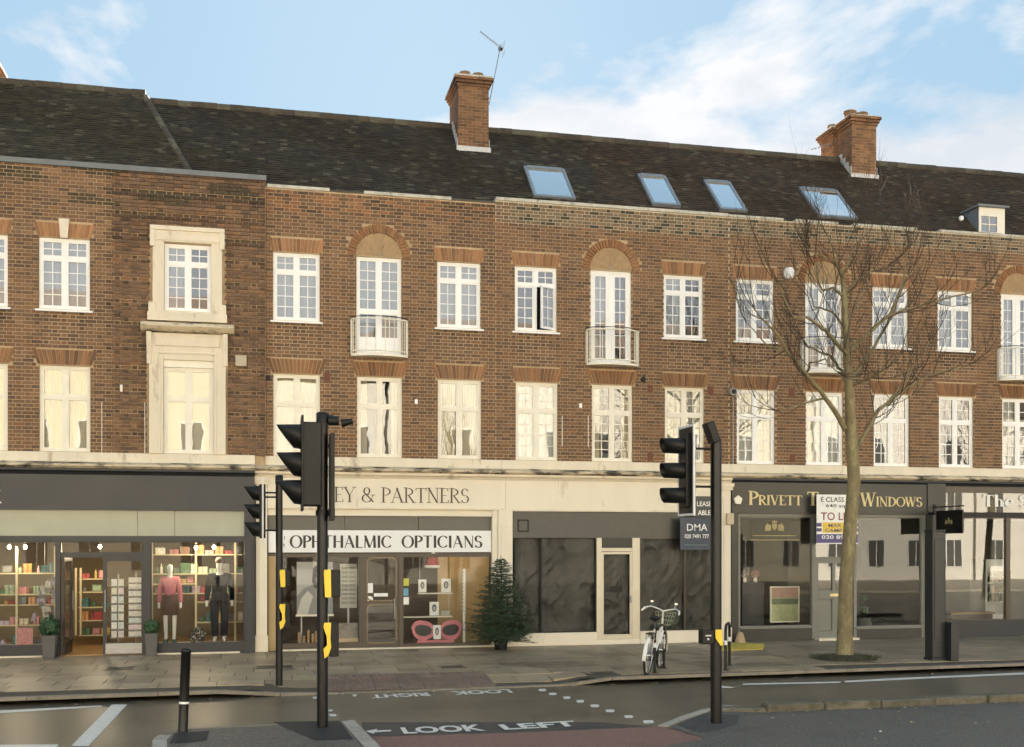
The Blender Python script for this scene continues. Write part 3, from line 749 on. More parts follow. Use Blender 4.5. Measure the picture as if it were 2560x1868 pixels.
# ---- C
upC, frC, loC = [5.365, 8.845], [7.11], [5.385, 7.14, 8.87]
def dirtyC(c, x, z, k):
    if x < 5.2 and z > 8.0: c = shade(mixc(c, (.30, .15, .08), .3), .85)
    return c
sections(bC, XC, XD, 9.93, 0, upC, frC, loC, pale=9.42, near=(6.2, 4.4), extra=dirtyC)
dress(bC, 0, upC[1:], frC, loC, (2, 4, 2), [(2, 4, 3), (2, 5, 3), (2, 5, 3)], ['half'], ['net', 'sides', 'net'])
flat_arch(bC, upC[0] - .03, upC[0] + WW + .03, UP_Z0 + UP_H + .012, 0, .28, .07, 1.12)
wc = make_window(bC, upC[0], UP_Z0, WW, UP_H, .055, tr=1.03, bars=(2, 4, 2), curtain=None, skip_light=1)
def open_sash():
    a, b, c, d = lights(WW, UP_H, 1.03)[1]; w, h = b - a, d - c
    m = MB(); s = .045
    m.box(-w, -w + s, -.02, .02, 0, h).box(-s, 0, -.02, .02, 0, h).box(-w + s, -s, -.02, .02, 0, s).box(-w + s, -s, -.02, .02, h - s, h)
    for j in range(1, 4): m.box(-w + s, -s, -.008, .004, h * j / 4 - .009, h * j / 4 + .009)
    m.box(-w / 2 - .009, -w / 2 + .009, -.009, .003, s, h - s)
    o = m.build('open_sash', M_WHITE, wc, loc=(0, 0, 0)); o.location = (b, 0, c); o.rotation_euler = (0, 0, math.radians(28)); 
    me = MB().quad((-w + s, .006, s), (-s, .006, s), (-s, .006, h - s), (-w + s, .006, h - s)).mesh('pane'); me.materials.append(M_GLASS)
    p = bpy.data.objects.new('pane', me); COL.objects.link(p); p.parent = o
open_sash()
part('coping', M_COPING, bC, (XC + .01, XD - .01, -.04, .25, 9.932, 10.0))

# ---- D
upD, frD, loD = [10.61, 14.11, 15.865, 19.37], [12.36, 17.615], [10.635, 12.385, 14.145, 15.895, 17.645, 19.4]
def dirtyD(c, x, z, k):
    return c
sections(bD, XD, XE, 9.93, 0, upD, frD, loD, pale=9.50, near=(12.0, 4.4), extra=dirtyD)
dress(bD, 0, upD, frD, loD, (2, 4, 2), [(2, 4, 2), (2, 4, 2), (2, 4, 2), (2, 4, 2), (2, 4, 2)], ['half', 'net', 'half', None], ['net', 'net', None, None, 'half', None], lo_old=False, lo_glass=M_GLASS_OLD)
for a, b in ((XD, 11.8), (12.1, 13.2), (13.6, 15.3), (15.9, XE)): part('coping', M_COPING, bD, (a + .01, b, -.03, .25, 9.932, 9.985))

# ---- E (beyond the frame, shades the street)
sections(bE, XE + .004, 48, 9.93, 0, [XE + 1 + 3.5 * i for i in range(7)], [], [XE + 1 + 1.75 * i for i in range(14)], bricks=False)
dress(bE, 0, [XE + 1 + 3.5 * i for i in range(7)], [], [XE + 1 + 1.75 * i for i in range(14)], None, [None], [None], [None], lo_old=False)
part('shopfront_wall', M_GREYP, bE, (XE + .1, 48, -.05, .1, .12, 3.95))

# ---- small things on the brickwork
def wall_bits():
    for b, px, py in ((bB, 818, 943), (bC, 1625, 972), (bC, 1776, 976), (bC, 1626, 1142), (bD, 1979, 981), (bD, 1981, 1146)):
        x, z = X(px), Z(px, py); part('air_brick', mat('air_brick_clay', (.16, .06, .035), .8), b, (x - .06, x + .06, -.022, -.001, z - .09, z + .09))
    for b, px, py in ((bB, 670, 945), (bC, 1607, 949)):
        m = MB(); m.tube([(X(px), -.05, Z(px, py)), (X(px), .01, Z(px, py))], .055, 12); m.build('vent_pipe', M_BLACKP, b)
    m = MB(); m.tube([(X(1829), -.12, Z(1829, 981)), (X(1829), .01, Z(1829, 981))], .09, 14); v = m.build('vent_pipe', mat('grey_vent', (.3, .3, .28), .5), bC)
    m = MB(); m.tube([(X(1829), -.13, Z(1829, 981)), (X(1829), -.121, Z(1829, 981))], .055, 14); m.build('vent_mouth', M_BLACKP, v)
    m = MB(); m.lathe([(0, -.13), (.09, -.125), (.125, -.05), (.125, .06), (.09, .12), (0, .125)], (X(1969), -.06, Z(1969, 685)), 12); m.build('alarm_box', M_WHITE, bD)
    for b, px, py in ((bB, 1040, 1005), (bC, 1450, 1015)):
        part('sensor', M_WHITE, b, (X(px) - .03, X(px) + .03, -.06, -.004, Z(px, py) - .05, Z(px, py) + .05))
    for px in (1405, 1470):
        m = MB(); m.tube([(X(px), -.02, 4.55), (X(px), -.02, Z(px, 1040))], .01, 6); m.build('cable_conduit', M_WHITE2, bC)
    m = MB(); m.tube([(X(1831), -.03, 4.22), (X(1831), -.03, Z(1831, 995))], .018, 6); m.build('cable_conduit', M_STEEL, bC)
wall_bits()

# ---- cornice over the shops
def cornice(parent, x0, x1, dark=False, Y=0.0):
    a = MB(); a.profx([(Y - .045, 4.221), (Y - .062, 4.031), (Y + .02, 4.031), (Y + .02, 4.221)], x0, x1); sb = a.build('stone_band', M_STONE, parent)
    n = max(1, round((x1 - x0) / 1.3))
    for i in range(n):
        u, v = x0 + (x1 - x0) * i / n + .003, x0 + (x1 - x0) * (i + 1) / n - .003
        if v > -7 and u < 20: g = MB(); q_ = rnd.uniform(-.002, .002); g.profx([(Y - .052 + q_, 4.222), (Y - .07 + q_, 4.0305), (Y - .02, 4.0305), (Y - .02, 4.222)], u, v); g.build('stone_block', M_STONE, sb)
    b = MB(); b.profx([(Y + .02, 4.028), (Y - .07, 4.028), (Y - .20, 3.985), (Y - .235, 3.975), (Y - .235, 3.935), (Y - .19, 3.925), (Y - .16, 3.90), (Y + .02, 3.90)], x0, x1); b.build('cornice', M_STONE_DIRTY, parent)
    c = MB(); c.profx([(Y + .02, 3.898), (Y - .15, 3.898), (Y - .155, 3.85), (Y - .10, 3.82), (Y - .075, 3.78), (Y + .02, 3.78)], x0, x1); c.build('bed_mould', M_GREYP if dark else M_STONE, parent)
cornice(bA, -12, X(640) - .02, True, AY); cornice(bB, X(640) - .018, XC + .12); cornice(bC, XC + .122, X(1825)); cornice(bD, X(1825) + .002, XE, True); cornice(bE, XE + .005, 48)
for i in range(16):                               # dentil blocks under the opticians' cornice
    x = X(690) + i * .26; part('dentil', M_STONE, bB, (x, x + .10, -.135, -.07, 3.855, 3.896))

# ---- shell : back walls, back roof, floors, dark rooms
def shell(parent, x0, x1, left=False, right=False, floors=True):
    m = MB(); m.quad((x1, 6.4, 0), (x0, 6.4, 0), (x0, 6.4, RZ0), (x1, 6.4, RZ0)); m.quad((x1, 6.4, RZ0), (x0, 6.4, RZ0), (x0, RY1, RZ1), (x1, RY1, RZ1))
    for f, xx in ((left, x0), (right, x1)):
        if f: m.add([(xx, 0, .1), (xx, 6.4, .1), (xx, 6.4, RZ0), (xx, RY1, RZ1 - .05), (xx, 0, RZ0 - .1)], [(0, 1, 2, 3, 4)])
    m.build('rear_wall', M_MORTAR, parent)
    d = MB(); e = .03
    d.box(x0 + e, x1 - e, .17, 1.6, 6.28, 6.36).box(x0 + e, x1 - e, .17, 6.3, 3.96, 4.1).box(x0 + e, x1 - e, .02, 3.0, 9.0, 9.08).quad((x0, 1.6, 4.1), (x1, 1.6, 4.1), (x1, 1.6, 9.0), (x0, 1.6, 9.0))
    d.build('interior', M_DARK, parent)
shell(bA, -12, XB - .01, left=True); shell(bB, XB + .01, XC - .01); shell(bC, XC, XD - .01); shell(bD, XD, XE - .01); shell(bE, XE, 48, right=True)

# ---- roofs
tA, tB, tC, tD = (.044, .037, .022), (.038, .031, .021), (.046, .032, .021), (.050, .034, .021)
hx0, hx1 = X(496, RY0), X(358.6, RY1)
roof(bB, -3.2, XC - .4, tB); 
roof(bC, XC - .396, X(1500, 1.5), tB); roof(bD, X(1500, 1.5) + .004, XE, tD); roof(bE, XE + .004, 48, tC)
oA = roof(bA, -12, 0, tA, lift=.17, right_edge=lambda s: hx0 + (hx1 - hx0) * s / SLEN)
me = MB().tube([(0, 0, 0), (.3, 0, 0)], [.085, .075], 8).mesh('hip_tile'); me.materials.append(M_RIDGE)
pa, pb = rowpt(hx0, 0, .17, .0), rowpt(hx1, SLEN, .17, .0); L = (pb - pa).length
for i in range(int(L / .27)):
    o = link(bpy.data.objects.new('hip_tile', me), oA, pa + (pb - pa) * (i * .27 / L)); o.rotation_mode = 'QUATERNION'; o.rotation_quaternion = (pb - pa).to_track_quat('X', 'Z')
f = MB(); f.add([rowpt(hx0, -.02, .17), rowpt(hx1, SLEN, .17), rowpt(hx1, SLEN, -.02), rowpt(hx0, -.02, -.02)], [(0, 1, 2, 3)]); f.build('hip_edge', M_LEAD, oA)
for b, x0, x1, z in ((bB, 0, XC, 9.86), (bC, XC, XD, 9.93), (bD, XD, XE, 9.93), (bE, XE, 48, 9.93), (bA, -12, 0, 9.96)):
    part('gutter_sole', M_LEAD, b, (x0 + .005, x1 - .005, .02, .5, RZ0 - .14, RZ0 - .03)); part('parapet_back', M_MORTAR, b, (x0 + .006, x1 - .006, .14, .2, RZ0 - .03, z))

def place_chimney(parent, pxl, pxr, py_base, py_top, px_back, pots_px, capmat, tint, extra=None):
    base = roofpt((pxl + pxr) / 2, py_base); y0 = base.y
    x0, x1 = X(pxl, y0), X(pxr, y0)
    d = ray(px_back, HOR); y1 = x0 * d.y / d.x - CAMD
    zt = Z((pxl + pxr) / 2, py_top, y0)
    y1 = min(max(y1, y0 + .9), y0 + 2.4)
    return x0, x1, y0, y1, zt
x0, x1, y0, y1, zt = place_chimney(bC, 1146, 1221, 379, 190, 1125, None, None, 1)
c1 = chimney(bC, x0, x1, y0, y1, zt, 0, [(x0 + .2, y0 + .22, .115, .17), (x0 + .52, y0 + .22, .115, .16), (x0 + .35, y0 + .7, .115, .16)], M_COPING, .85)
CH1 = (x0, x1, y0, y1, zt)
x0, x1, y0, y1, zt = place_chimney(bD, 2130, 2190, 446, 290, 2100, None, None, 1)
c2 = chimney(bD, x0, x1, y0, y0 + .75, zt, 0, [(x0 + .08, y0 + .25, .15, .2), (x0 + .45, y0 + .3, .15, .2)], M_COPING, 1.05)
c3 = chimney(bD, x0 - .10, x1 - .12, y0 + .76, y0 + 1.45, zt - .04, 0, [(x0 + .05, y0 + 1.1, .13, .18)], M_COPING, .95, flash=False)
xl = X(-25, RY1); chimney(bA, xl - .75, xl, RY1 - .3, RY1 + 1.2, Z(0, 118, RY1 - .3), 0, [(xl - .2, RY1, .13, .3)], M_COPING, 1.0)

# rooflights
def rooflight(parent, c):
    P = [roofpt(*p, .0) for p in c]                      # tl tr br bl
    xl, xr = (P[0].x + P[3].x) / 2, (P[1].x + P[2].x) / 2
    s1 = ((P[0].z + P[1].z) / 2 - RZ0) / math.sin(RSL); s0 = ((P[2].z + P[3].z) / 2 - RZ0) / math.sin(RSL)
    m = MB(); fr = .07
    def bar(a, b, p, q, n0=.0, n1=.10):
        m.add([rowpt(a, p, 0, n0), rowpt(b, p, 0, n0), rowpt(b, q, 0, n0), rowpt(a, q, 0, n0), rowpt(a, p, 0, n1), rowpt(b, p, 0, n1), rowpt(b, q, 0, n1), rowpt(a, q, 0, n1)],
              [(0, 1, 5, 4), (1, 2, 6, 5), (2, 3, 7, 6), (3, 0, 4, 7), (4, 5, 6, 7)])
    bar(xl, xl + fr, s0, s1); bar(xr - fr, xr, s0, s1); bar(xl + fr, xr - fr, s0, s0 + fr * 1.2); bar(xl + fr, xr - fr, s1 - fr * 1.6, s1, n1=.12)
    o = m.build('rooflight', mat('rooflight_grey', (.22, .24, .26), .4, metal=.3), parent)
    g = MB(); g.quad(rowpt(xl + fr, s0 + fr, 0, .085), rowpt(xr - fr, s0 + fr, 0, .085), rowpt(xr - fr, s1 - fr, 0, .085), rowpt(xl + fr, s1 - fr, 0, .085)); g.build('pane', M_SKYGLASS, o)
    b = MB(); b.quad(rowpt(xl + fr, s0 + fr, 0, .045), rowpt(xr - fr, s0 + fr, 0, .045), rowpt(xr - fr, s1 - fr, 0, .045), rowpt(xl + fr, s1 - fr, 0, .045)); b.build('blackout', mat('blue_dark_lining', (.05, .07, .1), .8), o)
    bl = MB(); sm = s0 + (s1 - s0) * .55; bl.quad(rowpt(xl + fr, sm, 0, .06), rowpt(xr - fr, sm, 0, .06), rowpt(xr - fr, s1 - fr, 0, .06), rowpt(xl + fr, s1 - fr, 0, .06)); bl.build('blind', M_BLIND, o)
k = 1.1307
for b, c in ((bC, [(1158, 376), (1249, 381), (1268, 447), (1178, 441)]), (bC, [(1413, 393), (1476, 397), (1497, 462), (1435, 458)]), (bD, [(1560, 406), (1619, 410), (1643, 473), (1584, 469)]), (bD, [(1775, 423), (1861, 428), (1879, 489), (1797, 485)])):
    rooflight(b, [(x * k, y * k) for x, y in c])
def dormer():
    P = roofpt(2480, 584); y = P.y - .05; a, b = X(2448, y), X(2512, y); zb, zt = Z(2480, 586, y), Z(2480, 520, y)
    yb = RY0 + (zt - RZ0) / math.tan(RSL)
    m = MB(); m.box(a, b, y, y + .03, zb, zb + .05).box(a, a + .06, y, y + .03, zb + .05, zt).box(b - .22, b, y, y + .03, zb + .05, zt).box(a + .06, b - .22, y, y + .03, zt - .22, zt)
    d = m.build('dormer', M_WHITE2, bD)
    g = MB(); g.quad((a + .06, y + .02, zb + .05), (b - .22, y + .02, zb + .05), (b - .22, y + .02, zt - .22), (a + .06, y + .02, zt - .22)); g.build('pane', M_GLASS, d)
    gb = MB(); cx = (a + b - .16) / 2; gb.box(cx - .012, cx + .012, y + .005, y + .018, zb + .05, zt - .22).box(a + .06, b - .22, y + .006, y + .017, (zb + zt - .17) / 2 - .012, (zb + zt - .17) / 2 + .012); gb.build('glazing_bars', M_WHITE2, d)
    s = MB(); s.add([(a - .01, y + .031, zb - .1), (a - .01, y + .031, zt), (a - .01, yb, zt)], [(0, 1, 2)]); s.add([(b + .01, y + .031, zb - .1), (b + .01, yb, zt), (b + .01, y + .031, zt)], [(0, 1, 2)])
    s.build('cheek', mat('lead_blue', (.2, .23, .27), .5, metal=.2, var=.2), d)
    r = MB(); r.box(a - .08, b + .08, y - .08, yb + .2, zt + .002, zt + .06); r.build('dormer_roof', M_LEAD, d)
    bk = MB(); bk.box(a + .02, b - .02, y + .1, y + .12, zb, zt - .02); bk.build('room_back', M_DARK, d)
    l = MB(); l.lathe([(0, -.06), (.06, -.03), (.06, .05), (0, .08)], (X(2403, y + .2), y + .2, Z(2403, 547, y + .2)), 10); l.build('security_lamp', M_WHITE, d)
dormer()
def aerial():
    x0, x1, y0, y1, zt = CH1; y = y0 + .12
    t = thing('tv_aerial', 'thin grey television aerial on a leaning pole strapped to the left chimney', 'aerial', (x1 + .02, y, zt - .6))
    a = Vector((x1 + .035, y - .02, zt - .62)); b = Vector((X(1252, y), y, Z(1252, 112, y)))
    MB().tube([a, b], .011, 8).build('pole', M_STEEL, t)
    p, q = Vector((X(1199, y), y - .1, Z(1199, 84, y))), Vector((X(1258, y), y + .05, Z(1258, 121, y)))
    bo = MB().tube([p, q], .010, 6).build('boom', M_STEEL, t)
    for i in range(13):
        c = p + (q - p) * (i / 12); MB().tube([c + Vector((0, -.07 - .004 * i, 0)), c + Vector((0, .07 + .004 * i, 0))], .004, 4).build('element', M_STEEL, bo)
    for s in (-.14, -.07, .07, .14): MB().tube([q + Vector((.02, -.16, s)), q + Vector((.02, .16, s))], .005, 4).build('reflector_rod', M_STEEL, bo)
    MB().cbox(q + Vector((-.06, 0, -.01)), .09, .05, .08).build('junction_box', M_BLACKP, t)
    part('strap', M_STEEL, t, (x1 - .01, x1 + .06, y - .05, y + .02, zt - .5, zt - .46))
aerial()
m = MB(); yy = c2.matrix_world.translation.y if False else RY1
t = thing('tv_aerial', 'bare thin aerial rod sticking out left of the right chimney', 'aerial', (X(2050, yy), yy, Z(2050, 372, yy)))
MB().tube([(X(2028, yy), yy, Z(2028, 374, yy)), (X(2085, yy), yy, Z(2085, 358, yy))], .012, 6).build('rod', M_STEEL, t)
MB().tube([(X(2040, yy), yy - .1, Z(2040, 371, yy)), (X(2040, yy), yy + .1, Z(2040, 371, yy))], .005, 5).build('element', M_STEEL, t)

# ---------------------------------------------------------------- gift shop front (building A)
def rbox(name, mt, parent, px0, py0, px1, py1, ya, yb, Yp=0.0, **k):
    a, b, c, d = R(px0, py0, px1, py1, Yp); return part(name, mt, parent, (a, b, ya, yb, c, d), **k)
def rpane(name, mt, parent, px0, py0, px1, py1, y):
    a, b, c, d = R(px0, py0, px1, py1, y); return MB().quad((a, y, c), (b, y, c), (b, y, d), (a, y, d)).build(name, mt, parent)
PZ = 0.12
xl = -12.0; xr = X(637)
zf0, zf1 = Z(320, 1272), Z(320, 1190)
fA = part('fascia', M_GREYP, bA, (xl, xr, AY - .10, AY + .1, zf0, zf1))
part('fascia_gap', M_BLACK, bA, (xl, xr, AY - .04, AY + .1, zf1, 3.779))  # black strip stands in for the shade in the gap above the fascia
part('fascia_rail', M_GREYP, bA, (xl, xr, AY - .13, AY + .1, zf0 - .035, zf0 - .001))
text_part('K', (X(-16), X(10.5), Z(0, 1259), Z(0, 1227)), AY - .1035, M_WPRINT, fA, bold=.02)
zt0, zt1 = Z(300, 1340), zf0 - .036
for a, b in ((xl, X(-20)), (X(-20), X(345)), (X(345) + .01, X(437)), (X(437) + .01, X(611))):
    part('transom_panel', mat('frosted_green_panel', (.30, .315, .235), .22, var=.1, scale=.8), bA, (a, b, AY + .0, AY + .02, zt0, zt1))
part('head_rail', M_GREYP, bA, (xl, X(611), AY - .05, AY + .06, zt0 - .115, zt0))
zh = zt0 - .115
part('pilaster', M_GREYP, bA, (X(611), xr, AY - .09, AY + .1, PZ, zf0 - .036), (X(616), X(631), AY - .105, AY - .09, PZ + .2, zf0 - .2), bevel=.006)
for a, b in ((143, 153), (361, 378)): part('mullion', M_GREYP, bA, (X(a), X(b), AY - .03, AY + .06, PZ, zh))
part('stallriser', M_GREYP, bA, (xl, X(143), AY - .04, AY + .08, PZ, Z(70, 1614))); part('stallriser', M_GREYP, bA, (X(378), X(611), AY - .04, AY + .08, PZ, Z(490, 1608)))
part('sill_strip', M_STONE, bA, (xl, X(110), AY - .09, AY - .04, PZ, PZ + .03), (X(392), X(600), AY - .09, AY - .04, PZ, PZ + .03))
def shop_window(parent, a, b, z0, z1, Y, fm, gm, fr=.035):
    m = MB(); m.box(a, a + fr, Y - .02, Y + .03, z0, z1).box(b - fr, b, Y - .02, Y + .03, z0, z1).box(a + fr, b - fr, Y - .02, Y + .03, z0, z0 + fr).box(a + fr, b - fr, Y - .02, Y + .03, z1 - fr, z1)
    w = m.build('shop_window', fm, parent); MB().quad((a + fr, Y, z0 + fr), (b - fr, Y, z0 + fr), (b - fr, Y, z1 - fr), (a + fr, Y, z1 - fr)).build('pane', gm, w); return w
shop_window(bA, X(-40), X(143), Z(70, 1614), zh, AY + .02, M_GREYP, M_SHOPGLASS, .02); shop_window(bA, xl + .1, X(-40) - .05, Z(70, 1614), zh, AY + .02, M_GREYP, M_SHOPGLASS, .03)
shop_window(bA, X(378), X(611), Z(490, 1608), zh, AY + .02, M_GREYP, M_SHOPGLASS, .02)
shop_window(bA, X(153), X(361), Z(255, 1383), zh, AY + .02, M_GREYP, M_SHOPGLASS, .02)
part('door_head', M_GREYP, bA, (X(153), X(361), AY - .02, AY + .06, Z(255, 1394), Z(255, 1383)))
zd = Z(255, 1394)
d = MB(); a, b = X(259), X(361); d.box(a, a + .07, AY, AY + .045, PZ + .02, zd).box(b - .05, b, AY, AY + .045, PZ + .02, zd).box(a + .07, b - .05, AY, AY + .045, zd - .07, zd).box(a + .07, b - .05, AY, AY + .045, PZ + .02, PZ + .26)
dl = d.build('door', M_GREYP, bA); MB().quad((a + .07, AY + .02, PZ + .26), (b - .05, AY + .02, PZ + .26), (b - .05, AY + .02, zd - .07), (a + .07, AY + .02, zd - .07)).build('pane', M_SHOPGLASS, dl)
part('kick_plate', M_STEEL, dl, (a + .05, b - .04, AY - .006, AY, PZ + .03, PZ + .24)); MB().tube([(a + .05, AY - .06, 1.0), (a + .05, AY - .06, 1.45)], .014, 8).build('handle', M_STEEL, dl)
hx = X(157); oy = .95                                     # the other leaf stands open into the shop
d = MB(); d.box(hx, hx + .045, AY + .02, AY + .09, PZ + .02, zd).box(hx, hx + .045, AY + oy - .08, AY + oy, PZ + .02, zd).box(hx, hx + .045, AY + .09, AY + oy - .08, PZ + .02, PZ + .25).box(hx, hx + .045, AY + .09, AY + oy - .08, zd - .08, zd)
dl = d.build('door', M_GREYP, bA); MB().quad((hx + .02, AY + .09, PZ + .25), (hx + .02, AY + oy - .08, PZ + .25), (hx + .02, AY + oy - .08, zd - .08), (hx + .02, AY + .09, zd - .08)).build('pane', M_SHOPGLASS, dl)
MB().tube([(hx + .075, AY + oy - .12, 1.0), (hx + .075, AY + oy - .12, 1.4)], .014, 8).build('handle', M_STEEL, dl)
M_SHOPW = mat('shop_wall_warm', (.15, .115, .065), .8, var=.1)
part('shop_floor', M_WOODF, bA, (xl + .05, -.2, AY + .085, 4.4, PZ - .02, PZ + .015))
part('shop_wall', M_SHOPW, bA, (xl + .05, -.2, 4.3, 4.4, PZ + .016, 3.6), (-.2, -.12, AY + .1, 4.4, PZ + .016, 3.6))
part('shop_ceiling', M_SHOPW, bA, (xl + .05, -.2, AY + .1, 4.4, 3.15, 3.25))

# cream piers between the shopfronts
def pier(parent, a, b, z1, Y=0.0, cap=True):
    m = MB(); m.box(a, b, Y - .07, Y + .1, PZ + .34, z1).box(a + .06, b - .06, Y - .085, Y - .07, PZ + .5, z1 - .3)
    p = m.build('pier', M_CREAM, parent, bevel=.006)
    part('pier_base', M_STONE, p, (a - .02, b + .02, Y - .10, Y + .1, PZ, PZ + .34), bevel=.01)
    if cap: part('pier_capital', M_STONE, p, (a - .03, b + .03, Y - .12, Y + .05, z1 - .16, z1 - .08), (a - .05, b + .05, Y - .15, Y + .05, z1 - .08, z1 - .002))
pier(bB, X(640), X(668), 3.775)
pier(bB, X(1244), X(1280), 3.12, cap=False); pier(bC, X(1800), X(1824), 3.775)

# ---------------------------------------------------------------- opticians (building B)
fB = part('fascia', M_CREAM, bB, (X(669), X(1262), -.05, .1, 3.12, 3.778)); part('fascia_frame', M_STONE, bB, (X(669), X(1262), -.075, -.0505, 3.12, 3.16))
serif_word('EY & PARTNERS', X(834), X(1172), Z(1003, 1257), Z(1003, 1220) - Z(1003, 1257), -.0505, mat('brown_letter', (.07, .05, .035), .5), fB, thin=.62)
RY = .12
for a, b in ((671, 862), (863.5, 1047), (1048.5, 1229)):
    rbox('upper_panel', mat('grey_brown_panel', (.085, .078, .066), .35, var=.12), bB, a, 1290, b, 1325, RY - .01, RY + .02)
part('surround', M_CREAM, bB, (X(1230), X(1243.5), -.03, .14, PZ, 3.119), (X(669), X(1230), .0, .14, Z(950, 1290), 3.119))
sg = rbox('signboard', mat('white_signboard', (.76, .77, .78), .4, var=.03), bB, 671, 1326, 1229, 1381, RY - .09, RY - .011)
zo, ho = Z(965, 1370), Z(965, 1339) - Z(965, 1370); serif_word('OPHTHALMIC', X(725), X(980), zo, ho, RY - .0905, M_BPRINT, sg, thin=1.15, sans=True, ext=.003)
serif_word('OPTICIANS', X(1005), X(1206), zo, ho, RY - .0905, M_BPRINT, sg, thin=1.15, sans=True, ext=.003)
for i, zz in enumerate((1345, 1364)): text_part(('11', '79')[i], (X(702), X(712), Z(705, zz + 5), Z(705, zz - 5)), RY - .0935, M_BPRINT, sg)
zs = Z(950, 1384)
fm = M_DWOOD
part('shopfront_head', fm, bB, (X(671), X(1229), RY - .03, RY + .06, zs - .05, zs))
for a, b in ((694, 699), (902, 912), (999, 1007)): part('mullion', fm, bB, (X(a), X(b), RY - .03, RY + .05, PZ, zs - .05))
part('stallriser', fm, bB, (X(699), X(902), RY - .02, RY + .06, PZ, Z(800, 1612))); part('stallriser', fm, bB, (X(1007), X(1229), RY - .02, RY + .06, PZ, Z(1115, 1612)))
part('side_panel', M_TAN, bB, (X(671), X(694), RY - .01, RY + .03, PZ, zs - .05)); 
shop_window(bB, X(699), X(902), Z(800, 1612), zs - .05, RY + .01, fm, M_SHOPGLASS, .03); shop_window(bB, X(1007), X(1229), Z(1115, 1612), zs - .05, RY + .01, fm, M_SHOPGLASS, .03)
def rrect(x0, x1, z0, z1, r, n=5):
    P = []
    for cx, cz, a0 in ((x1 - r, z0 + r, -90), (x1 - r, z1 - r, 0), (x0 + r, z1 - r, 90), (x0 + r, z0 + r, 180)):
        for i in range(n + 1):
            t = math.radians(a0 + 90 * i / n); P.append((cx + r * math.cos(t), cz + r * math.sin(t)))
    return P
def ring(m, outer, inner, y0, y1):
    n = len(outer); V = [(p[0], y0, p[1]) for p in outer] + [(p[0], y0, p[1]) for p in inner] + [(p[0], y1, p[1]) for p in outer] + [(p[0], y1, p[1]) for p in inner]
    F = []
    for i in range(n):
        j = (i + 1) % n; F += [(i, j, n + j, n + i), (n + i, n + j, 3 * n + j, 3 * n + i), (j, i, 2 * n + i, 2 * n + j)]
    m.add(V, F)
dx0, dx1 = X(912), X(999)
def door_panel(): 
    z1 = zs - .05; zm = Z(955, 1506)
    m = MB(); ro = [(dx0, PZ + .02), (dx1, PZ + .02), (dx1, z1), (dx0, z1)]
    m.box(dx0, dx0 + .07, RY, RY + .04, PZ + .02, z1).box(dx1 - .07, dx1, RY, RY + .04, PZ + .02, z1).box(dx0 + .07, dx1 - .07, RY, RY + .04, z1 - .04, z1).box(dx0 + .07, dx1 - .07, RY, RY + .04, zm - .05, zm + .03).box(dx0 + .07, dx1 - .07, RY, RY + .04, PZ + .02, PZ + .12)
    d = m.build('door', fm, bB)
    for z0_, z1_ in ((zm + .02, z1 - .03), (PZ + .11, zm - .04)):
        t = MB(); ring(t, rrect(dx0 + .05, dx1 - .05, z0_, z1_, .11), rrect(dx0 + .075, dx1 - .075, z0_ + .025, z1_ - .025, .09), RY - .012, RY); t.build('trim', mat('bronze_trim', (.15, .115, .07), .35, metal=.5), d)
    MB().quad((dx0 + .07, RY + .02, zm), (dx1 - .07, RY + .02, zm), (dx1 - .07, RY + .02, z1 - .03), (dx0 + .07, RY + .02, z1 - .03)).build('pane', M_SHOPGLASS, d)
    MB().quad((dx0 + .07, RY + .018, PZ + .1), (dx1 - .07, RY + .018, PZ + .1), (dx1 - .07, RY + .018, zm - .03), (dx0 + .07, RY + .018, zm - .03)).build('lower_pane', M_SHOPGLASS2, d)
    MB().tube([(dx1 - .10, RY - .05, .75), (dx1 - .10, RY - .05, 1.2)], .014, 8).build('handle', M_STEEL, d)
    for px, py, w, h in ((925, 1471, .15, .21), (954, 1488, .3, .07)): part('notice', M_WPRINT, d, (X(px) - w / 2, X(px) + w / 2, RY + .010, RY + .016, Z(px, py) - h / 2, Z(px, py) + h / 2))
    m = MB(); m.tube([(X(926), RY + .008, Z(926, 1499)), (X(926), RY + .015, Z(926, 1499))], .07, 16); m.build('round_sticker', M_WPRINT, d)
door_panel()
part('threshold', M_STONE, bB, (X(690), X(1229), -.02, RY - .035, PZ, PZ + .03))
M_OPTW = mat('optician_wall', (.05, .032, .017), .6, var=.2, scale=2)
part('shop_floor', mat('optician_floor', (.12, .09, .06), .5), bB, (XB + .05, XC - .05, RY + .065, 3.6, PZ - .02, PZ + .012))
part('shop_wall', M_OPTW, bB, (XB + .05, XC - .05, 2.6, 2.7, PZ + .013, 3.4), (XB + .0, XB + .05, RY + .07, 2.7, PZ + .013, 3.4), (XC - .05, XC - .0, RY + .07, 2.7, PZ + .013, 3.4))
part('shop_ceiling', M_OPTW, bB, (XB + .05, XC - .05, RY + .07, 2.7, 3.0, 3.1))
m = MB(); m.smooth = True; n = 10                       # curved tan wall by the right end of the window
pts = [(X(1112) + (X(1231) - X(1112)) * i / n, RY + .9 - .8 * (i / n) ** 2.2) for i in range(n + 1)]
m.add([q for p in pts for q in ((p[0], p[1], PZ + .02), (p[0], p[1], zs - .04))], [(2 * i, 2 * i + 2, 2 * i + 3, 2 * i + 1) for i in range(n)]); m.build('curved_wall', M_TAN, bB)

from mathutils import noise as mnoise
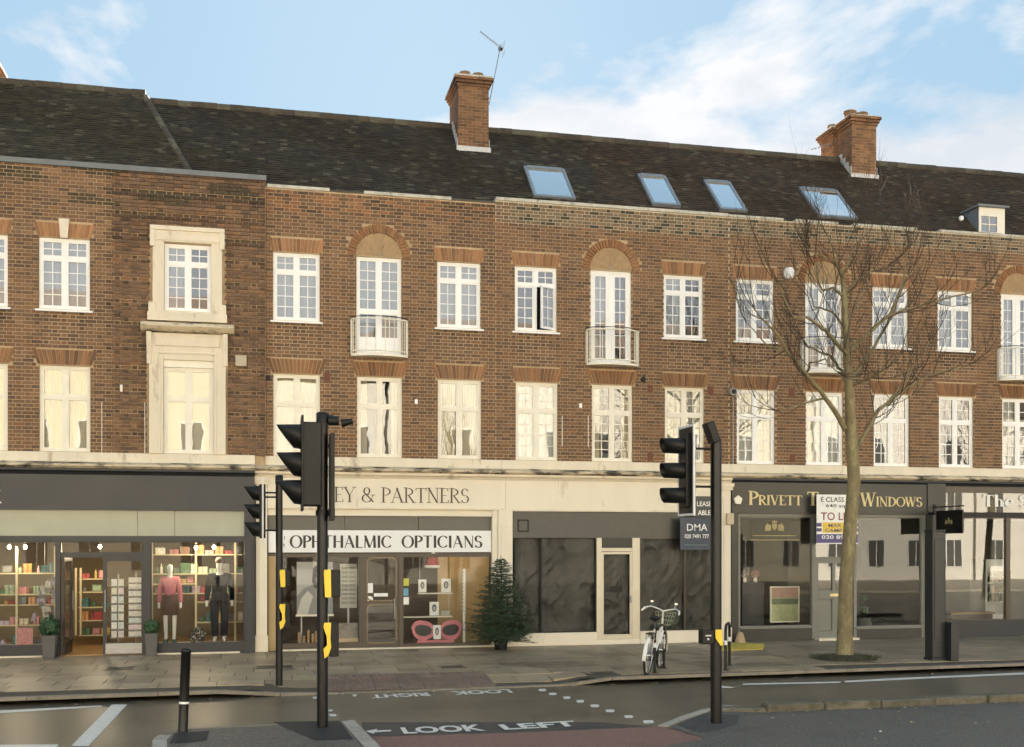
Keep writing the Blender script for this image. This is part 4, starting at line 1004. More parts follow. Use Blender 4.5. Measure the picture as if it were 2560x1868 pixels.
# ---------------------------------------------------------------- vacant shop (building C)
fC = part('fascia', M_CREAM, bC, (X(1262) + .004, X(1800) - .005, -.05, .1, 3.12, 3.778)); part('fascia_frame', M_STONE, bC, (X(1281), X(1799), -.075, -.0505, 3.10, 3.145))
zc0, zc1 = Z(1530, 1345), 3.099
pnl = part('upper_panel', mat('dark_grey_panel', (.035, .035, .031), .35, var=.2), bC, (X(1283), X(1799), .0, .05, zc0, zc1))
a, b, c, d = R(1294, 1299, 1322, 1330); m = MB(); ring(m, [(a, c), (b, c), (b, d), (a, d)], [(a + .03, c + .03), (b - .03, c + .03), (b - .03, d - .03), (a + .03, d - .03)], -.012, .0); m.build('vent_frame', M_BLACKP, pnl)
zcs = Z(1390, 1582)
part('sill', M_CREAM, bC, (X(1281), X(1491), -.06, .1, PZ, zcs), bevel=.01); part('sill', M_CREAM, bC, (X(1599), X(1799), -.06, .1, PZ, zcs), bevel=.01)
part('step', M_CREAM, bC, (X(1491), X(1599), -.03, .1, PZ, PZ + .11))
def black_sheet(a, b, z0, z1, seed):
    m = MB(); m.smooth = True; nx, nz = 90, 84; V = []; r = random.Random(seed); fold = [(r.uniform(a, b), r.uniform(.2, .9), r.uniform(-.5, .5), r.uniform(6, 16)) for _ in range(9)]
    for j in range(nz + 1):
        for i in range(nx + 1):
            x = a + (b - a) * i / nx; z = z0 + (z1 - z0) * j / nz; y = .085
            for fx, am, sl, fq in fold: y += .011 * am * math.sin(fq * (x - fx + 1.3 * sl * (z - z0) + .16 * math.sin(2.6 * z + fx))) * math.exp(-abs(x - fx + sl * (z - z0)) * 1.5)
            cr_ = abs(mnoise.noise((x * 1.5 + z * 1.0, z * .9 - x * .5, seed * 7.3))) + .5 * abs(mnoise.noise((x * 3.4 - z * 2.0, z * 2.4, seed * 3.1))) + .22 * abs(mnoise.noise((x * 8, z * 6, seed)))
            V.append((x, y + .075 * cr_, z))
    m.add(V, [(j * (nx + 1) + i, j * (nx + 1) + i + 1, (j + 1) * (nx + 1) + i + 1, (j + 1) * (nx + 1) + i) for j in range(nz) for i in range(nx)])
    return m
M_SHEET = mat('black_plastic_sheet', (.026, .027, .021), .5, spec=.5, var=.25, scale=3)
for i, (a, b) in enumerate(((X(1286), X(1352)), (X(1352) + .01, X(1490)), (X(1600), X(1712)), (X(1712) + .01, X(1798)))):
    w = shop_window(bC, a, b, zcs, zc0, .03, M_BLACKP if i in (0, 1) else M_DWOOD, M_DULLGLASS, .018)
    black_sheet(a + .01, b - .01, zcs + .005, zc0 - .005, i + 3).build('black_sheet', M_SHEET, w)
dz = Z(1545, 1369); m = MB()
m.box(X(1491), X(1504), -.02, .06, PZ + .111, zc0).box(X(1580), X(1599), -.02, .06, PZ + .111, zc0).box(X(1504), X(1580), -.015, .06, dz - .09, dz - .01)
fr_ = m.build('door_frame', M_ALU, bC, bevel=.006)
m = MB(); a, b = X(1504), X(1580); m.box(a, a + .05, .0, .05, PZ + .115, dz - .1).box(b - .05, b, .0, .05, PZ + .115, dz - .1).box(a + .05, b - .05, .0, .05, PZ + .115, PZ + .22).box(a + .05, b - .05, .0, .05, dz - .15, dz - .1)
dl = m.build('door', M_ALU, bC); black_sheet(a + .05, b - .05, PZ + .22, dz - .15, 11).build('black_sheet', M_SHEET, dl)
MB().quad((a + .05, .03, PZ + .22), (b - .05, .03, PZ + .22), (b - .05, .03, dz - .15), (a + .05, .03, dz - .15)).build('pane', M_DULLGLASS, dl)
part('handle', M_STEEL, dl, (b - .04, b - .01, -.05, .0, 1.05, 1.2)); part('letter_plate', M_BLACKP, dl, ((a + b) / 2 - .13, (a + b) / 2 + .13, .018, .028, 1.3, 1.42))
part('fanlight', M_SHEET, fr_, (X(1504), X(1580), .02, .04, dz - .009, zc0))
part('alarm_box', mat('beige_box2', (.5, .42, .3), .5), bC, (X(1811), X(1828), -.16, -.071, Z(1819, 1312), Z(1819, 1283)), bevel=.012)

# ---------------------------------------------------------------- dark shopfronts (building D)
zp0, zp1 = Z(2070, 1281), 3.779
fD = part('fascia', M_GREYP2, bD, (X(1826), X(2326), -.09, .1, zp0, Z(2070, 1208))); part('fascia_gap', M_BLACK, bD, (X(1826), XE - .05, -.03, .1, Z(2070, 1208), zp1)); part('fascia_rail', M_GREYP2, bD, (X(1826), X(2326), -.12, .1, zp0 - .04, zp0 - .001))
z0_, h_ = Z(2000, 1264), Z(2000, 1230) - Z(2000, 1264)
serif_word('Privett', X(1866), X(2001), z0_, h_, -.0905, M_GOLD, fD, small=.72); serif_word('Ti', X(2012), X(2052), z0_, h_, -.0905, M_GOLD, fD, small=.72); serif_word('Windows', X(2145), X(2299), z0_ - .01, h_, -.0905, M_GOLD, fD, small=.72)
m = MB(); cx, cz = X(1839), Z(1839, 1251); m.prism([(cx + .11 * math.cos(math.radians(90 + 72 * i)), cz + .115 * math.sin(math.radians(90 + 72 * i))) for i in range(5)], -.16, -.091); m.build('alarm_box', M_WHITE2, bD, bevel=.012)
zw1 = Z(1940, 1292); M_GF = mat('grey_frame', (.16, .165, .145), .4, var=.08)
part('pilaster', M_GREYP2, bD, (X(1826), X(1843), -.07, .1, PZ, zp0 - .041), bevel=.005)
part('head_rail', M_GF, bD, (X(1843), X(2312), -.04, .06, zw1, zp0 - .041))
for a, b in ((1843, 1849), (2029, 2037), (2133, 2140), (2302, 2312)): part('mullion', M_GF, bD, (X(a), X(b), -.03, .06, PZ, zw1))
part('stallriser', M_GREYP2, bD, (X(1849), X(2029), -.035, .06, PZ, Z(1940, 1571))); part('stallriser', M_GREYP2, bD, (X(2140), X(2302), -.035, .06, PZ, Z(2220, 1571)))
part('sill', M_GF, bD, (X(1846), X(2031), -.07, .05, Z(1940, 1571) + .001, Z(1940, 1566))); part('sill', M_GF, bD, (X(2137), X(2305), -.07, .05, Z(2220, 1571) + .001, Z(2220, 1566)))
w1 = shop_window(bD, X(1849), X(2029), Z(1940, 1566), zw1, .02, M_GF, M_SHOPGLASS, .02); w2 = shop_window(bD, X(2140), X(2302), Z(2220, 1566), zw1, .02, M_GF, M_MIDGLASS, .02)
def crest(parent, cx, cz, s, y, mt):                   # small gilt crest: shield, two supporters, crown
    m = MB(); m.prism([(cx - .22 * s, cz + .3 * s), (cx - .22 * s, cz - .05 * s), (cx, cz - .32 * s), (cx + .22 * s, cz - .05 * s), (cx + .22 * s, cz + .3 * s)], y - .003, y)
    m.prism([(cx - .2 * s, cz + .36 * s), (cx + .2 * s, cz + .36 * s), (cx + .26 * s, cz + .58 * s), (cx + .1 * s, cz + .46 * s), (cx, cz + .66 * s), (cx - .1 * s, cz + .46 * s), (cx - .26 * s, cz + .58 * s)], y - .003, y)
    for sg_ in (-1, 1):
        P = [(cx + sg_ * .3 * s, cz - .3 * s), (cx + sg_ * .85 * s, cz - .34 * s), (cx + sg_ * .9 * s, cz + .05 * s), (cx + sg_ * .66 * s, cz + .36 * s), (cx + sg_ * .52 * s, cz + .2 * s), (cx + sg_ * .34 * s, cz + .22 * s)]
        m.prism(P if sg_ > 0 else P[::-1], y - .003, y)
    return m.build('crest', mt, parent)
M_GILT = mat('gilt_print', (.34, .29, .13), .5)
crest(w1, X(1937), Z(1937, 1318), .27, .017, M_GILT)
for zz, hw in ((1339, .55), (1350, .64)): part('lettering_line', M_GILT, w1, (X(1937) - hw, X(1937) + hw, .013, .017, Z(1937, zz) - .012, Z(1937, zz) + .006))
zt_ = Z(2085, 1398)
def pdoor():
    a, b = X(2037), X(2133); m = MB(); c = (a + b) / 2
    m.box(a, b, .0, .05, zt_, zt_ + .05).box(a, a + .10, .01, .06, PZ + .05, zt_).box(b - .10, b, .01, .06, PZ + .05, zt_).box(c - .04, c + .04, .01, .06, PZ + .05, zt_).box(a + .1, b - .1, .012, .06, PZ + .05, PZ + .2).box(a + .1, b - .1, .012, .06, 1.08, 1.28).box(a + .1, b - .1, .012, .06, zt_ - .1, zt_)
    m.box(a + .1, b - .1, .045, .06, PZ + .2, 1.08)
    d = m.build('door', M_GF, bD, bevel=.005)
    for p, q in ((a + .1, c - .04), (c + .04, b - .1)): MB().quad((p, .05, 1.28), (q, .05, 1.28), (q, .05, zt_ - .1), (p, .05, zt_ - .1)).build('pane', M_SHOPGLASS2, d)
    MB().quad((a, .04, zt_ + .05), (b, .04, zt_ + .05), (b, .04, zw1), (a, .04, zw1)).build('fanlight', M_SHOPGLASS2, d)
    part('letter_plate', mat('brass_plate', (.5, .42, .22), .35, metal=.7), d, (c - .10, c + .12, .0, .012, 1.14, 1.2))
    part('step', M_STONE, d, (a - .02, b + .02, -.25, .06, PZ, PZ + .05))
pdoor()
part('pilaster', M_GREYP2, bD, (X(2312), X(2357), -.12, .1, PZ, Z(2330, 1208)), (X(2320), X(2350), -.135, -.12, PZ + .3, 2.6), bevel=.006)
fs = part('fascia', M_DWOOD, bD, (X(2357), XE - .1, .0, .06, Z(2460, 1281), Z(2460, 1230)), (X(2357), XE - .1, -.02, .06, Z(2460, 1233), Z(2460, 1208)))
MB().quad((X(2357), -.002, Z(2460, 1281)), (XE - .1, -.002, Z(2460, 1281)), (XE - .1, -.002, Z(2460, 1233)), (X(2357), -.002, Z(2460, 1233))).build('fascia_glass', M_SHOPGLASS2, fs)
serif_word('The S', X(2455), X(2569), Z(2510, 1267), Z(2510, 1238) - Z(2510, 1267), -.012, M_WPRINT, fs, thin=1.25)
part('transom_rail', M_BLACK, bD, (X(2357), XE - .1, -.03, .06, Z(2460, 1294), Z(2460, 1282)))
zs0 = Z(2450, 1551)
for a, b in ((X(2357), X(2514)), (X(2524), X(2600)), (X(2608), XE - .1)):
    shop_window(bD, a, b, zs0, Z(2460, 1294), .02, M_DWOOD, M_SHOPGLASS2, .025)
part('mullion', M_DWOOD, bD, (X(2514), X(2524), -.02, .05, zs0, Z(2460, 1294)))
part('stallriser', M_GREYP, bD, (X(2357), XE - .1, -.03, .06, PZ, zs0))
M_PW = mat('shop_wall_cool', (.075, .07, .058), .8, var=.12)
part('shop_floor', mat('grey_floor', (.14, .13, .12), .4), bD, (XD + .05, XE - .1, .07, 3.2, PZ - .02, PZ + .012))
part('shop_wall', M_PW, bD, (XD + .05, XE - .1, 3.1, 3.2, PZ + .013, 3.4), (X(2325), X(2335), .11, 3.1, PZ + .013, 3.4), (XD + .02, XD + .05, .11, 3.2, PZ + .013, 3.4), (X(2020), X(2030), 1.0, 3.1, PZ + .013, 3.4))
part('shop_ceiling', M_PW, bD, (XD + .05, XE - .1, .11, 3.2, 3.0, 3.1))
part('shop_wall', M_DARK, bC, (XC, XD, .4, .45, PZ, 3.9))

# ---------------------------------------------------------------- boards fixed to the fronts
def board(name, label, cat, x0, x1, z0, z1, y, mt, arms=True):
    t = thing(name, label, cat, ((x0 + x1) / 2, y, z0)); b = part('panel', mt, t, (x0, x1, y - .012, y, z0, z1))
    if arms:
        for zz in (z0 + .12, z1 - .12): part('bracket', M_WHITE2, t, ((x0 + x1) / 2 - .02, (x0 + x1) / 2 + .02, y, -.13 if y < -.2 else .0, zz - .02, zz + .02))
    return t, b
yb_ = -.36
a, b, c, d = R(2041, 1237, 2144, 1360, yb_)
t, p = board('letting_board', 'white, yellow and violet TO LET board behind the bare tree trunk', 'sign', a, b, c, d, yb_, M_WPRINT)
M_VIO = flat('violet_print', (.075, .06, .19)); M_YP = flat('yellow_print', (.72, .5, .06)); M_RP = flat('maroon_print', (.22, .03, .05))
def fr_(u0, u1, v0, v1): return (a + (b - a) * u0, a + (b - a) * u1, d - (d - c) * v1, d - (d - c) * v0)
def blk(u0, u1, v0, v1, mt, nm='print_block', dy=.002):
    q = fr_(u0, u1, v0, v1); part(nm, mt, p, (q[0], q[1], yb_ - .012 - dy, yb_ - .0125, q[2], q[3]))
blk(.0, 1, .80, .98, M_VIO); blk(.14, .86, .565, .775, M_YP); blk(0, .12, .575, .65, M_VIO); blk(0, .12, .68, .75, M_VIO); blk(.88, 1, .575, .65, M_VIO); blk(.88, 1, .68, .75, M_VIO)
for s, q, mt in (('E CLASS', (.1, .66, .05, .15), M_BPRINT), ('640 sq', (.22, .68, .19, .28), M_BPRINT), ('TO LET', (.1, .9, .36, .52), M_RP), ('MAR', (.28, .6, .59, .66), M_VIO), ('CAMP', (.2, .62, .69, .76), M_VIO), ('020 8944', (.12, .86, .825, .90), M_WPRINT)):
    text_part(s, fr_(*q), yb_ - .0165, mt, p, bold=.01)
yb_ = -.30
a, b, c, d = R(1700, 1294, 1796, 1375, yb_)
M_NAVY = flat('navy_board', (.012, .03, .06), .4)
t, p = board('agent_board', 'navy blue agent board reading DMA on the vacant shop beside the signal pole', 'sign', a, b, c, d, yb_, M_NAVY)
text_part('DMA', (X(1717, yb_), X(1768, yb_), Z(1740, 1327, yb_), Z(1740, 1310, yb_)), yb_ - .0135, M_WPRINT, p, bold=.004); text_part('020 7491 777', (X(1711, yb_), X(1772, yb_), Z(1740, 1346, yb_), Z(1740, 1336, yb_)), yb_ - .0135, M_WPRINT, p, bold=.01)
part('rule', flat('teal_print', (.1, .2, .22)), p, (X(1712, yb_), X(1768, yb_), yb_ - .0145, yb_ - .0125, Z(1740, 1362, yb_) - .012, Z(1740, 1362, yb_)))
a, b, c, d = R(1733, 1241, 1790, 1292, yb_)
t, p = board('lease_board', 'dark lease board with white capitals above the navy agent board', 'sign', a, b, c, d, yb_, flat('charcoal_board', (.03, .035, .038), .4), arms=False)
part('bracket', M_WHITE2, t, ((a + b) / 2 - .02, (a + b) / 2 + .02, yb_, -.052, (c + d) / 2 - .02, (c + d) / 2 + .02))
text_part('LEASE', (X(1742, yb_), X(1778, yb_), Z(1757, 1266, yb_), Z(1757, 1254, yb_)), yb_ - .0135, M_WPRINT, p, bold=.01); text_part('ABLE', (X(1744, yb_), X(1776, yb_), Z(1757, 1288, yb_), Z(1757, 1276, yb_)), yb_ - .0135, M_WPRINT, p, bold=.01)
hxs = X(2336, -.12)                                      # projecting sign, at right angles to the wall
t = thing('hanging_sign', 'black projecting shop sign with faint gilt crest on the dark pilaster', 'sign', (hxs, -.8, 2.6))
za, zb = Z(2370, 1334, -.7), Z(2370, 1276, -.7)
bd = part('panel', M_BLACK, t, (hxs - .025, hxs + .025, -1.22, -.22, za, zb), bevel=.006)
m = MB(); m.tube([(hxs, -.135, zb + .09), (hxs, -1.25, zb + .09)], .014, 8); m.build('arm', M_BLACK, t)
for yy in (-.4, -1.05): MB().tube([(hxs, yy, zb - .002), (hxs, yy, zb + .09)], .006, 6).build('hanger', M_BLACK, t)
part('wall_plate', M_BLACK, t, (hxs - .03, hxs + .03, -.15, -.136, zb - .1, zb + .16))
cm_ = crest(bd, 0, 0, .16, 0, M_GILT); cm_.location = (hxs - .0265 - WLOC[bd.name].x, -.72 - WLOC[bd.name].y, (za + zb) / 2 - WLOC[bd.name].z); cm_.rotation_euler = (0, 0, -math.pi / 2)
for v in cm_.data.vertices: v.co += WLOC[bd.name]

# ---------------------------------------------------------------- ground
M_ASPH = mat('asphalt', (.102, .086, .061), .38, grain=(.55, 38), var=.35, scale=1.2, bump=.12, bscale=130, stain=((.055, .047, .034), .52, .5), stretch=(.35, 1, 1))
M_ASPH2 = mat('coarse_asphalt', (.092, .086, .076), .55, grain=(.6, 30), var=.35, scale=7, bump=.5, bscale=110, stain=((.045, .044, .043), .55, .8))
M_RED = mat('red_surfacing', (.19, .10, .078), .6, grain=(.45, 50), var=.22, scale=9, bump=.5, bscale=140, stain=((.10, .065, .055), .58, 1.2))
M_SLABS = mat('paving_slab_stone', [(.25, .20, .132), (.28, .222, .15), (.21, .165, .112), (.30, .24, .162), (.245, .205, .135), (.195, .15, .104), (.265, .212, .15)], .42, grain=(.2, 70), attr='rnd', var=.34, scale=1.6, bump=.2, bscale=60, stain=((.085, .07, .052), .57, 1.1))
M_JOINT = mat('paving_joint', (.07, .057, .04), .9, var=.3)
M_KERB = mat('granite_kerb', [(.20, .175, .135), (.17, .15, .115), (.22, .19, .15)], .6, attr='rnd', var=.3, scale=6, bump=.25, stain=((.07, .06, .045), .55, 3))
M_KERBL = mat('pale_kerb', [(.36, .33, .28), (.32, .29, .25)], .65, attr='rnd', var=.2, scale=9, bump=.25, stain=((.16, .14, .11), .58, 4))
M_LINE = mat('road_paint', (.62, .60, .55), .6, var=.25, scale=14, bump=.2, stain=((.2, .19, .17), .62, 9))
M_MOSS = mat('moss', (.055, .06, .02), .95, var=.4, scale=9)
road = MB().quad((-300, -300, 0), (300, -300, 0), (300, 300, 0), (-300, 300, 0)).build('road', M_ASPH, None, loc=(0, 0, 0)); tag(road, kind='structure')
def kerb_y(x): return -6.07 + .042 * x
RX0, RX1 = .55, 4.75                                        # dropped kerb at the crossing
def sm(t): t = max(0, min(1, t)); return t * t * (3 - 2 * t)
def pz(x, y):
    k = kerb_y(x); side = sm((x - (RX0 - .9)) / .9) * sm(((RX1 + .6) - x) / .6)
    return PZ - .10 * side * sm(1 - (y - k) / 1.5)
m = MB(); xs = [-300, -60, -20] + [-10 + .25 * i for i in range(129)] + [40, 80, 300]; ys = [0, .1, .3, .6, .9, 1.2, 1.5, 2.5, 4, 20]
V = []
for x in xs:
    for t in ys: y = kerb_y(x) + t + .12; V.append((x, y if t < 20 else 30, pz(x, y) - .012))
n = len(ys); m.add(V, [(i * n + j, (i + 1) * n + j, (i + 1) * n + j + 1, i * n + j + 1) for i in range(len(xs) - 1) for j in range(n - 1)])
pav = m.build('pavement', M_JOINT, None, loc=(0, 0, 0)); tag(pav, kind='structure')
def slab_mesh(w, d, mt, nm, bl=None):
    b = MB(); e = .007; b.box(e, w - e, e, d - e, -.05, 0)
    if bl:
        for i in range(bl):
            for j in range(bl): b.lathe([(.016, -.001), (.010, .005), (.0, .0055)], (w * (i + .5) / bl, d * (j + .5) / bl, 0), 6)
    me = b.mesh(nm); me.materials.append(mt); return me
W1, D1 = .75, .60
sl = {w: slab_mesh(w, D1, M_SLABS, 'paving_slab') for w in (W1, .9, .6)}
def lay(me, x, y, w, d):
    cx, cy = x + w / 2, y + d / 2; o = link(bpy.data.objects.new('paving_slab', me), pav, (x, y, pz(cx, cy) + rnd.uniform(-.002, .002)))
    gy = (pz(cx, y + d) - pz(cx, y)) / d; gx = (pz(x + w, cy) - pz(x, cy)) / w
    o.location.z -= gy * d / 2 + gx * w / 2
    o.rotation_euler = (math.atan(gy), -math.atan(gx), 0)
cnt = 0
for j in range(11):
    y = -.06 - D1 * (j + 1); x = -7.2 + (j % 2) * .4 + rnd.random() * .2
    while x < 19.5:
        w = rnd.choice((W1, .9, .9, .6)) if True else W1
        if y > kerb_y(x + w / 2) + .20 and y > kerb_y(x) + .14 and not (10.75 < x + w / 2 < 11.65 and -4.3 < y + .3 < -3.5):
            lay(sl[w], x, y, w, D1); cnt += 1
        x += w
M_TACT = mat('tactile_paving_red', [(.15, .10, .078), (.135, .095, .075), (.165, .115, .09)], .65, attr='rnd', var=.25, scale=6, bump=.2, stain=((.08, .065, .05), .56, 2))
tm = slab_mesh(.4, .4, M_TACT, 'tactile_slab', 6)
for i in range(7):
    for j in range(3):
        x, y = .95 + .4 * i, kerb_y(2.5) + .22 + .4 * j; o = link(bpy.data.objects.new('tactile_slab', tm), pav, (x, y, pz(x + .2, y + .2) + .009)); gy = (pz(x + .2, y + .4) - pz(x + .2, y)) / .4; o.location.z -= gy * .2; o.rotation_euler = (math.atan(gy), 0, 0)
kerb = thing('kerb', 'grey granite kerb along the far edge of the road', 'kerb', (0, -6, 0)); kerb['kind'] = 'structure'; del kerb['category']
km = MB().box(.004, .911, 0, .13, -.05, 0).mesh('kerb_stone'); km.materials.append(M_KERB)
x = -8.0
while x < 21:
    zc = (pz(x, kerb_y(x)) + pz(x + .91, kerb_y(x + .91))) / 2; o = link(bpy.data.objects.new('kerb_stone', km), kerb, (x, kerb_y(x), pz(x, kerb_y(x)) + .002))
    dzz = pz(x + .91, kerb_y(x + .91)) - pz(x, kerb_y(x)); o.rotation_euler = (0, -math.atan(dzz / .91), math.atan(.042)); x += .915
for a, b in ((-300, -8.02), (21, 300)): MB().add([(a, kerb_y(a), 0), (b, kerb_y(b), 0), (b, kerb_y(b), PZ), (a, kerb_y(a), PZ), (a, kerb_y(a) + .14, PZ), (b, kerb_y(b) + .14, PZ)], [(0, 1, 2, 3), (3, 2, 5, 4)]).build('kerb_run', M_KERB, kerb)

def paint(name, P, z=.004, mt=None, par=None):
    V = [Vector((p.x, p.y, z)) for p in P]
    ar = sum(V[i].x * V[(i + 1) % len(V)].y - V[(i + 1) % len(V)].x * V[i].y for i in range(len(V)))
    if ar < 0: V = V[::-1]
    m = MB(); m.add(V, [tuple(range(len(V)))]); return m.build(name, mt or M_LINE, par or road)
for P in ([(280, 1762), (318, 1762), (222, 1866), (178, 1866)], [(0, 1777), (254, 1764.5), (254, 1768), (0, 1784)], [(-60, 1863), (146, 1862), (140, 1875), (-60, 1876)],
          [(1857, 1709.5), (2101, 1704.5), (2101, 1708), (1857, 1713)], [(2113, 1703), (2215, 1697), (2330, 1692), (2560, 1682), (2560, 1687), (2330, 1696.5), (2215, 1702), (2113, 1707)],
          [(1803, 1715), (1835, 1719), (1828, 1721), (1800, 1720)]):
    paint('lane_line', [G(*p) for p in P])
for cx, cy, w, h in ((1355.8, 1726, 20, 6), (1382, 1735.5, 21, 6), (1417, 1745, 20, 6.5), (1450.5, 1754, 21, 7), (1487, 1765.5, 24, 7), (1525, 1778, 25, 7), (1571.5, 1792.6, 25, 7), (1621, 1805.5, 29, 8), (832, 1789, 20, 6), (826, 1777, 12, 5), (789, 1745, 16, 5), (886, 1739, 12, 5)):
    paint('crossing_stud', [G(cx - w / 2, cy - h / 3), G(cx - w / 6, cy - h / 2), G(cx + w / 3, cy - h / 2), G(cx + w / 2, cy), G(cx + w / 3, cy + h / 2), G(cx - w / 3, cy + h / 2)])
paint('dark_band', [G(905, 1842), G(905, 1806), G(1500, 1806), G(1640, 1818), G(1300, 1832)], .002, mat('dark_bitumen', (.036, .035, .034), .55, var=.25, scale=2, bump=.3, bscale=130))
def gquad(tl, tr, br, bl):
    P = [G(*q) for q in (tl, tr, br, bl)]
    def f(u, w): 
        t = P[0].lerp(P[1], u); b = P[3].lerp(P[2], u); r = b.lerp(t, w); return (r.x, r.y, .0065)
    return f
def gtext(s, q, flip=False, nm='road_lettering'):
    f = gquad(*q); text_part(s, (0, 1, 0, 1), 0, M_LINE, road, name=nm, bold=.035, mirror_road=(lambda u, w: f(1 - u, 1 - w)) if flip else f)
gtext('LOOK', ((1000, 1820), (1200, 1812), (1216, 1828), (1010, 1836)))
gtext('LEFT', ((1244, 1813), (1432, 1803), (1450, 1816), (1262, 1826)))
gtext('LOOK', ((1124, 1729), (1270, 1724), (1284, 1733), (1134, 1739)), True)
gtext('RIGHT', ((924, 1738), (1066, 1732), (1078, 1741), (930, 1747)), True)
paint('arrow_marking', [G(914, 1829), G(944, 1823.5), G(941, 1827.5), G(979, 1826), G(976, 1830), G(938, 1832), G(934, 1836)], .0065)
paint('red_surface', [G(905, 1843), G(1300, 1832), G(1655, 1817), G(1762, 1847), G(1600, 1880), G(1500, 1930), G(880, 1930)], .003, M_RED)
paint('apron', [G(1673, 1818), G(1778, 1778), G(1900, 1783), G(2191, 1771), G(2620, 1743), G(2700, 2000), G(1500, 2000), G(1600, 1880), G(1762, 1847)], .005, M_ASPH2)
paint('patch', [G(1690, 1813), G(1760, 1785), G(1850, 1790), G(1840, 1812), G(1790, 1828), G(1745, 1832)], .008, mat('rough_patch', (.05, .048, .046), .8, var=.45, scale=14, bump=.6, bscale=60))
# near kerb strip on the right
nk = thing('kerb', 'mossy low kerb strip beside the near signal pole', 'kerb', (9, -9, 0)); nk['kind'] = 'structure'; del nk['category']
M_KERBM = mat('mossy_kerb', [(.13, .115, .085), (.115, .10, .068), (.10, .09, .066)], .75, attr='rnd', var=.35, scale=8, bump=.3, stain=((.06, .058, .028), .48, 5))
pp = [Vector((6.25, -9.05, 0))] + [Vector((6.9 + .9 * i, -9.23 + .035 * max(0, i - 2), 0)) for i in range(16)]
for i in range(len(pp) - 1):
    a, b = pp[i], pp[i + 1]; L = (b - a).length; h = .115 if i else .06
    me = MB().box(.006, L - .006, 0, .22, -.05, h - .008 * rnd.random()).mesh('kerb_stone'); me.materials.append(M_KERBM); o = link(bpy.data.objects.new('kerb_stone', me), nk, a); o.rotation_euler = (0, 0, math.atan2(b.y - a.y, b.x - a.x)); o.modifiers.new('b', 'BEVEL').width = .02
ed = [G(1668, 1818), G(1720, 1797), G(1778, 1777), G(1836, 1767)]
for i in range(3):
    a, b = ed[i], ed[i + 1]; L = (b - a).length; me = MB().box(.004, L - .004, 0, .13, -.03, .014).mesh('edging_stone'); me.materials.append(M_KERBL); o = link(bpy.data.objects.new('edging_stone', me), nk, a); o.rotation_euler = (0, 0, math.atan2(b.y - a.y, b.x - a.x))
# refuge island on the left
IZ = .085
isl = MB(); IP = [G(-300, 2100, IZ), G(392, 2100, IZ), G(394, 1850, IZ), G(408, 1836, IZ), G(470, 1822, IZ), G(640, 1813, IZ), G(872, 1800, IZ), G(935, 1872, IZ), G(1060, 2050, IZ)]
IP = [G(300, 2100, IZ)] + IP[2:]
isl.slab([(p.x, p.y) for p in reversed(IP)], -.02, IZ); isl = isl.build('traffic_island', M_ASPH2); tag(isl, kind='structure')
def run(P, w, mt, par, z, nm='kerb_stone', step=.6, side=1):
    for a, b in zip(P[:-1], P[1:]):
        d = (b - a); L = d.length; n = max(1, round(L / step)); d.normalize()
        for i in range(n):
            me = MB().box(.004, L / n - .004, -w / 2, w / 2, -z - .02, 0.004).mesh(nm); me.materials.append(mt); o = link(bpy.data.objects.new(nm, me), par, a + d * (i * L / n)); o.location.z = z - WLOC[par.name].z; o.rotation_euler = (0, 0, math.atan2(d.y, d.x))
run([G(868, 1801, IZ), G(937, 1874, IZ), G(1060, 2040, IZ)], .17, M_KERBL, isl, IZ, step=.5)
run([G(398, 2040, IZ), G(399, 1850, IZ), G(412, 1838, IZ)], .16, M_KERBL, isl, IZ, step=.5)
run([G(415, 1835, IZ), G(472, 1823, IZ), G(640, 1814, IZ), G(868, 1801, IZ)], .10, M_KERB, isl, IZ)
M_MAT = mat('black_base_mat', (.016, .016, .016), .7, var=.3, scale=12, bump=.4)
for P in ([(682, 1806), (848, 1803), (882, 1848), (786, 1851)], [(436, 1834), (524, 1828), (516, 1852), (424, 1860)]):
    paint('base_patch', [G(*p, IZ) for p in P], IZ + .005, M_MAT, isl)

# ---------------------------------------------------------------- traffic signals
M_SIG = mat('signal_black', (.007, .0075, .007), .5, spec=.3, var=.12, scale=4, bump=.03)
M_POLE = mat('signal_pole_black', (.005, .005, .005), .38, spec=.35, var=.25, scale=3)
M_LENS = [flat('red_lens', (.12, .01, .01), .15), flat('amber_lens', (.16, .07, .01), .15), flat('green_lens', (.01, .07, .04), .15)]
M_WEDGE = flat('white_border', (.62, .63, .64), .45)
def visor(p, r, L, slant):
    """hood pointing along -X from p, lower edge cut back"""
    m = MB(); n = 18; m.smooth = True; V = []
    for t, rr in ((0, r), (1, r * .93)):
        for k in range(n):
            a = 2 * math.pi * k / n; zz = math.cos(a)
            ln = L * (1 - slant * (1 - zz) / 2) if t else 0
            V.append((p[0] - ln, p[1] + rr * math.sin(a), p[2] + rr * zz))
    for t, rr in ((1, r * .90), (0, r * .95)):
        for k in range(n):
            a = 2 * math.pi * k / n; zz = math.cos(a); ln = (L - .004) * (1 - slant * (1 - zz) / 2) if t else 0
            V.append((p[0] - ln, p[1] + rr * math.sin(a), p[2] + rr * zz))
    m.add(V, [(s * n + k, s * n + (k + 1) % n, (s + 1) * n + (k + 1) % n, (s + 1) * n + k) for s in range(3) for k in range(n)]); return m
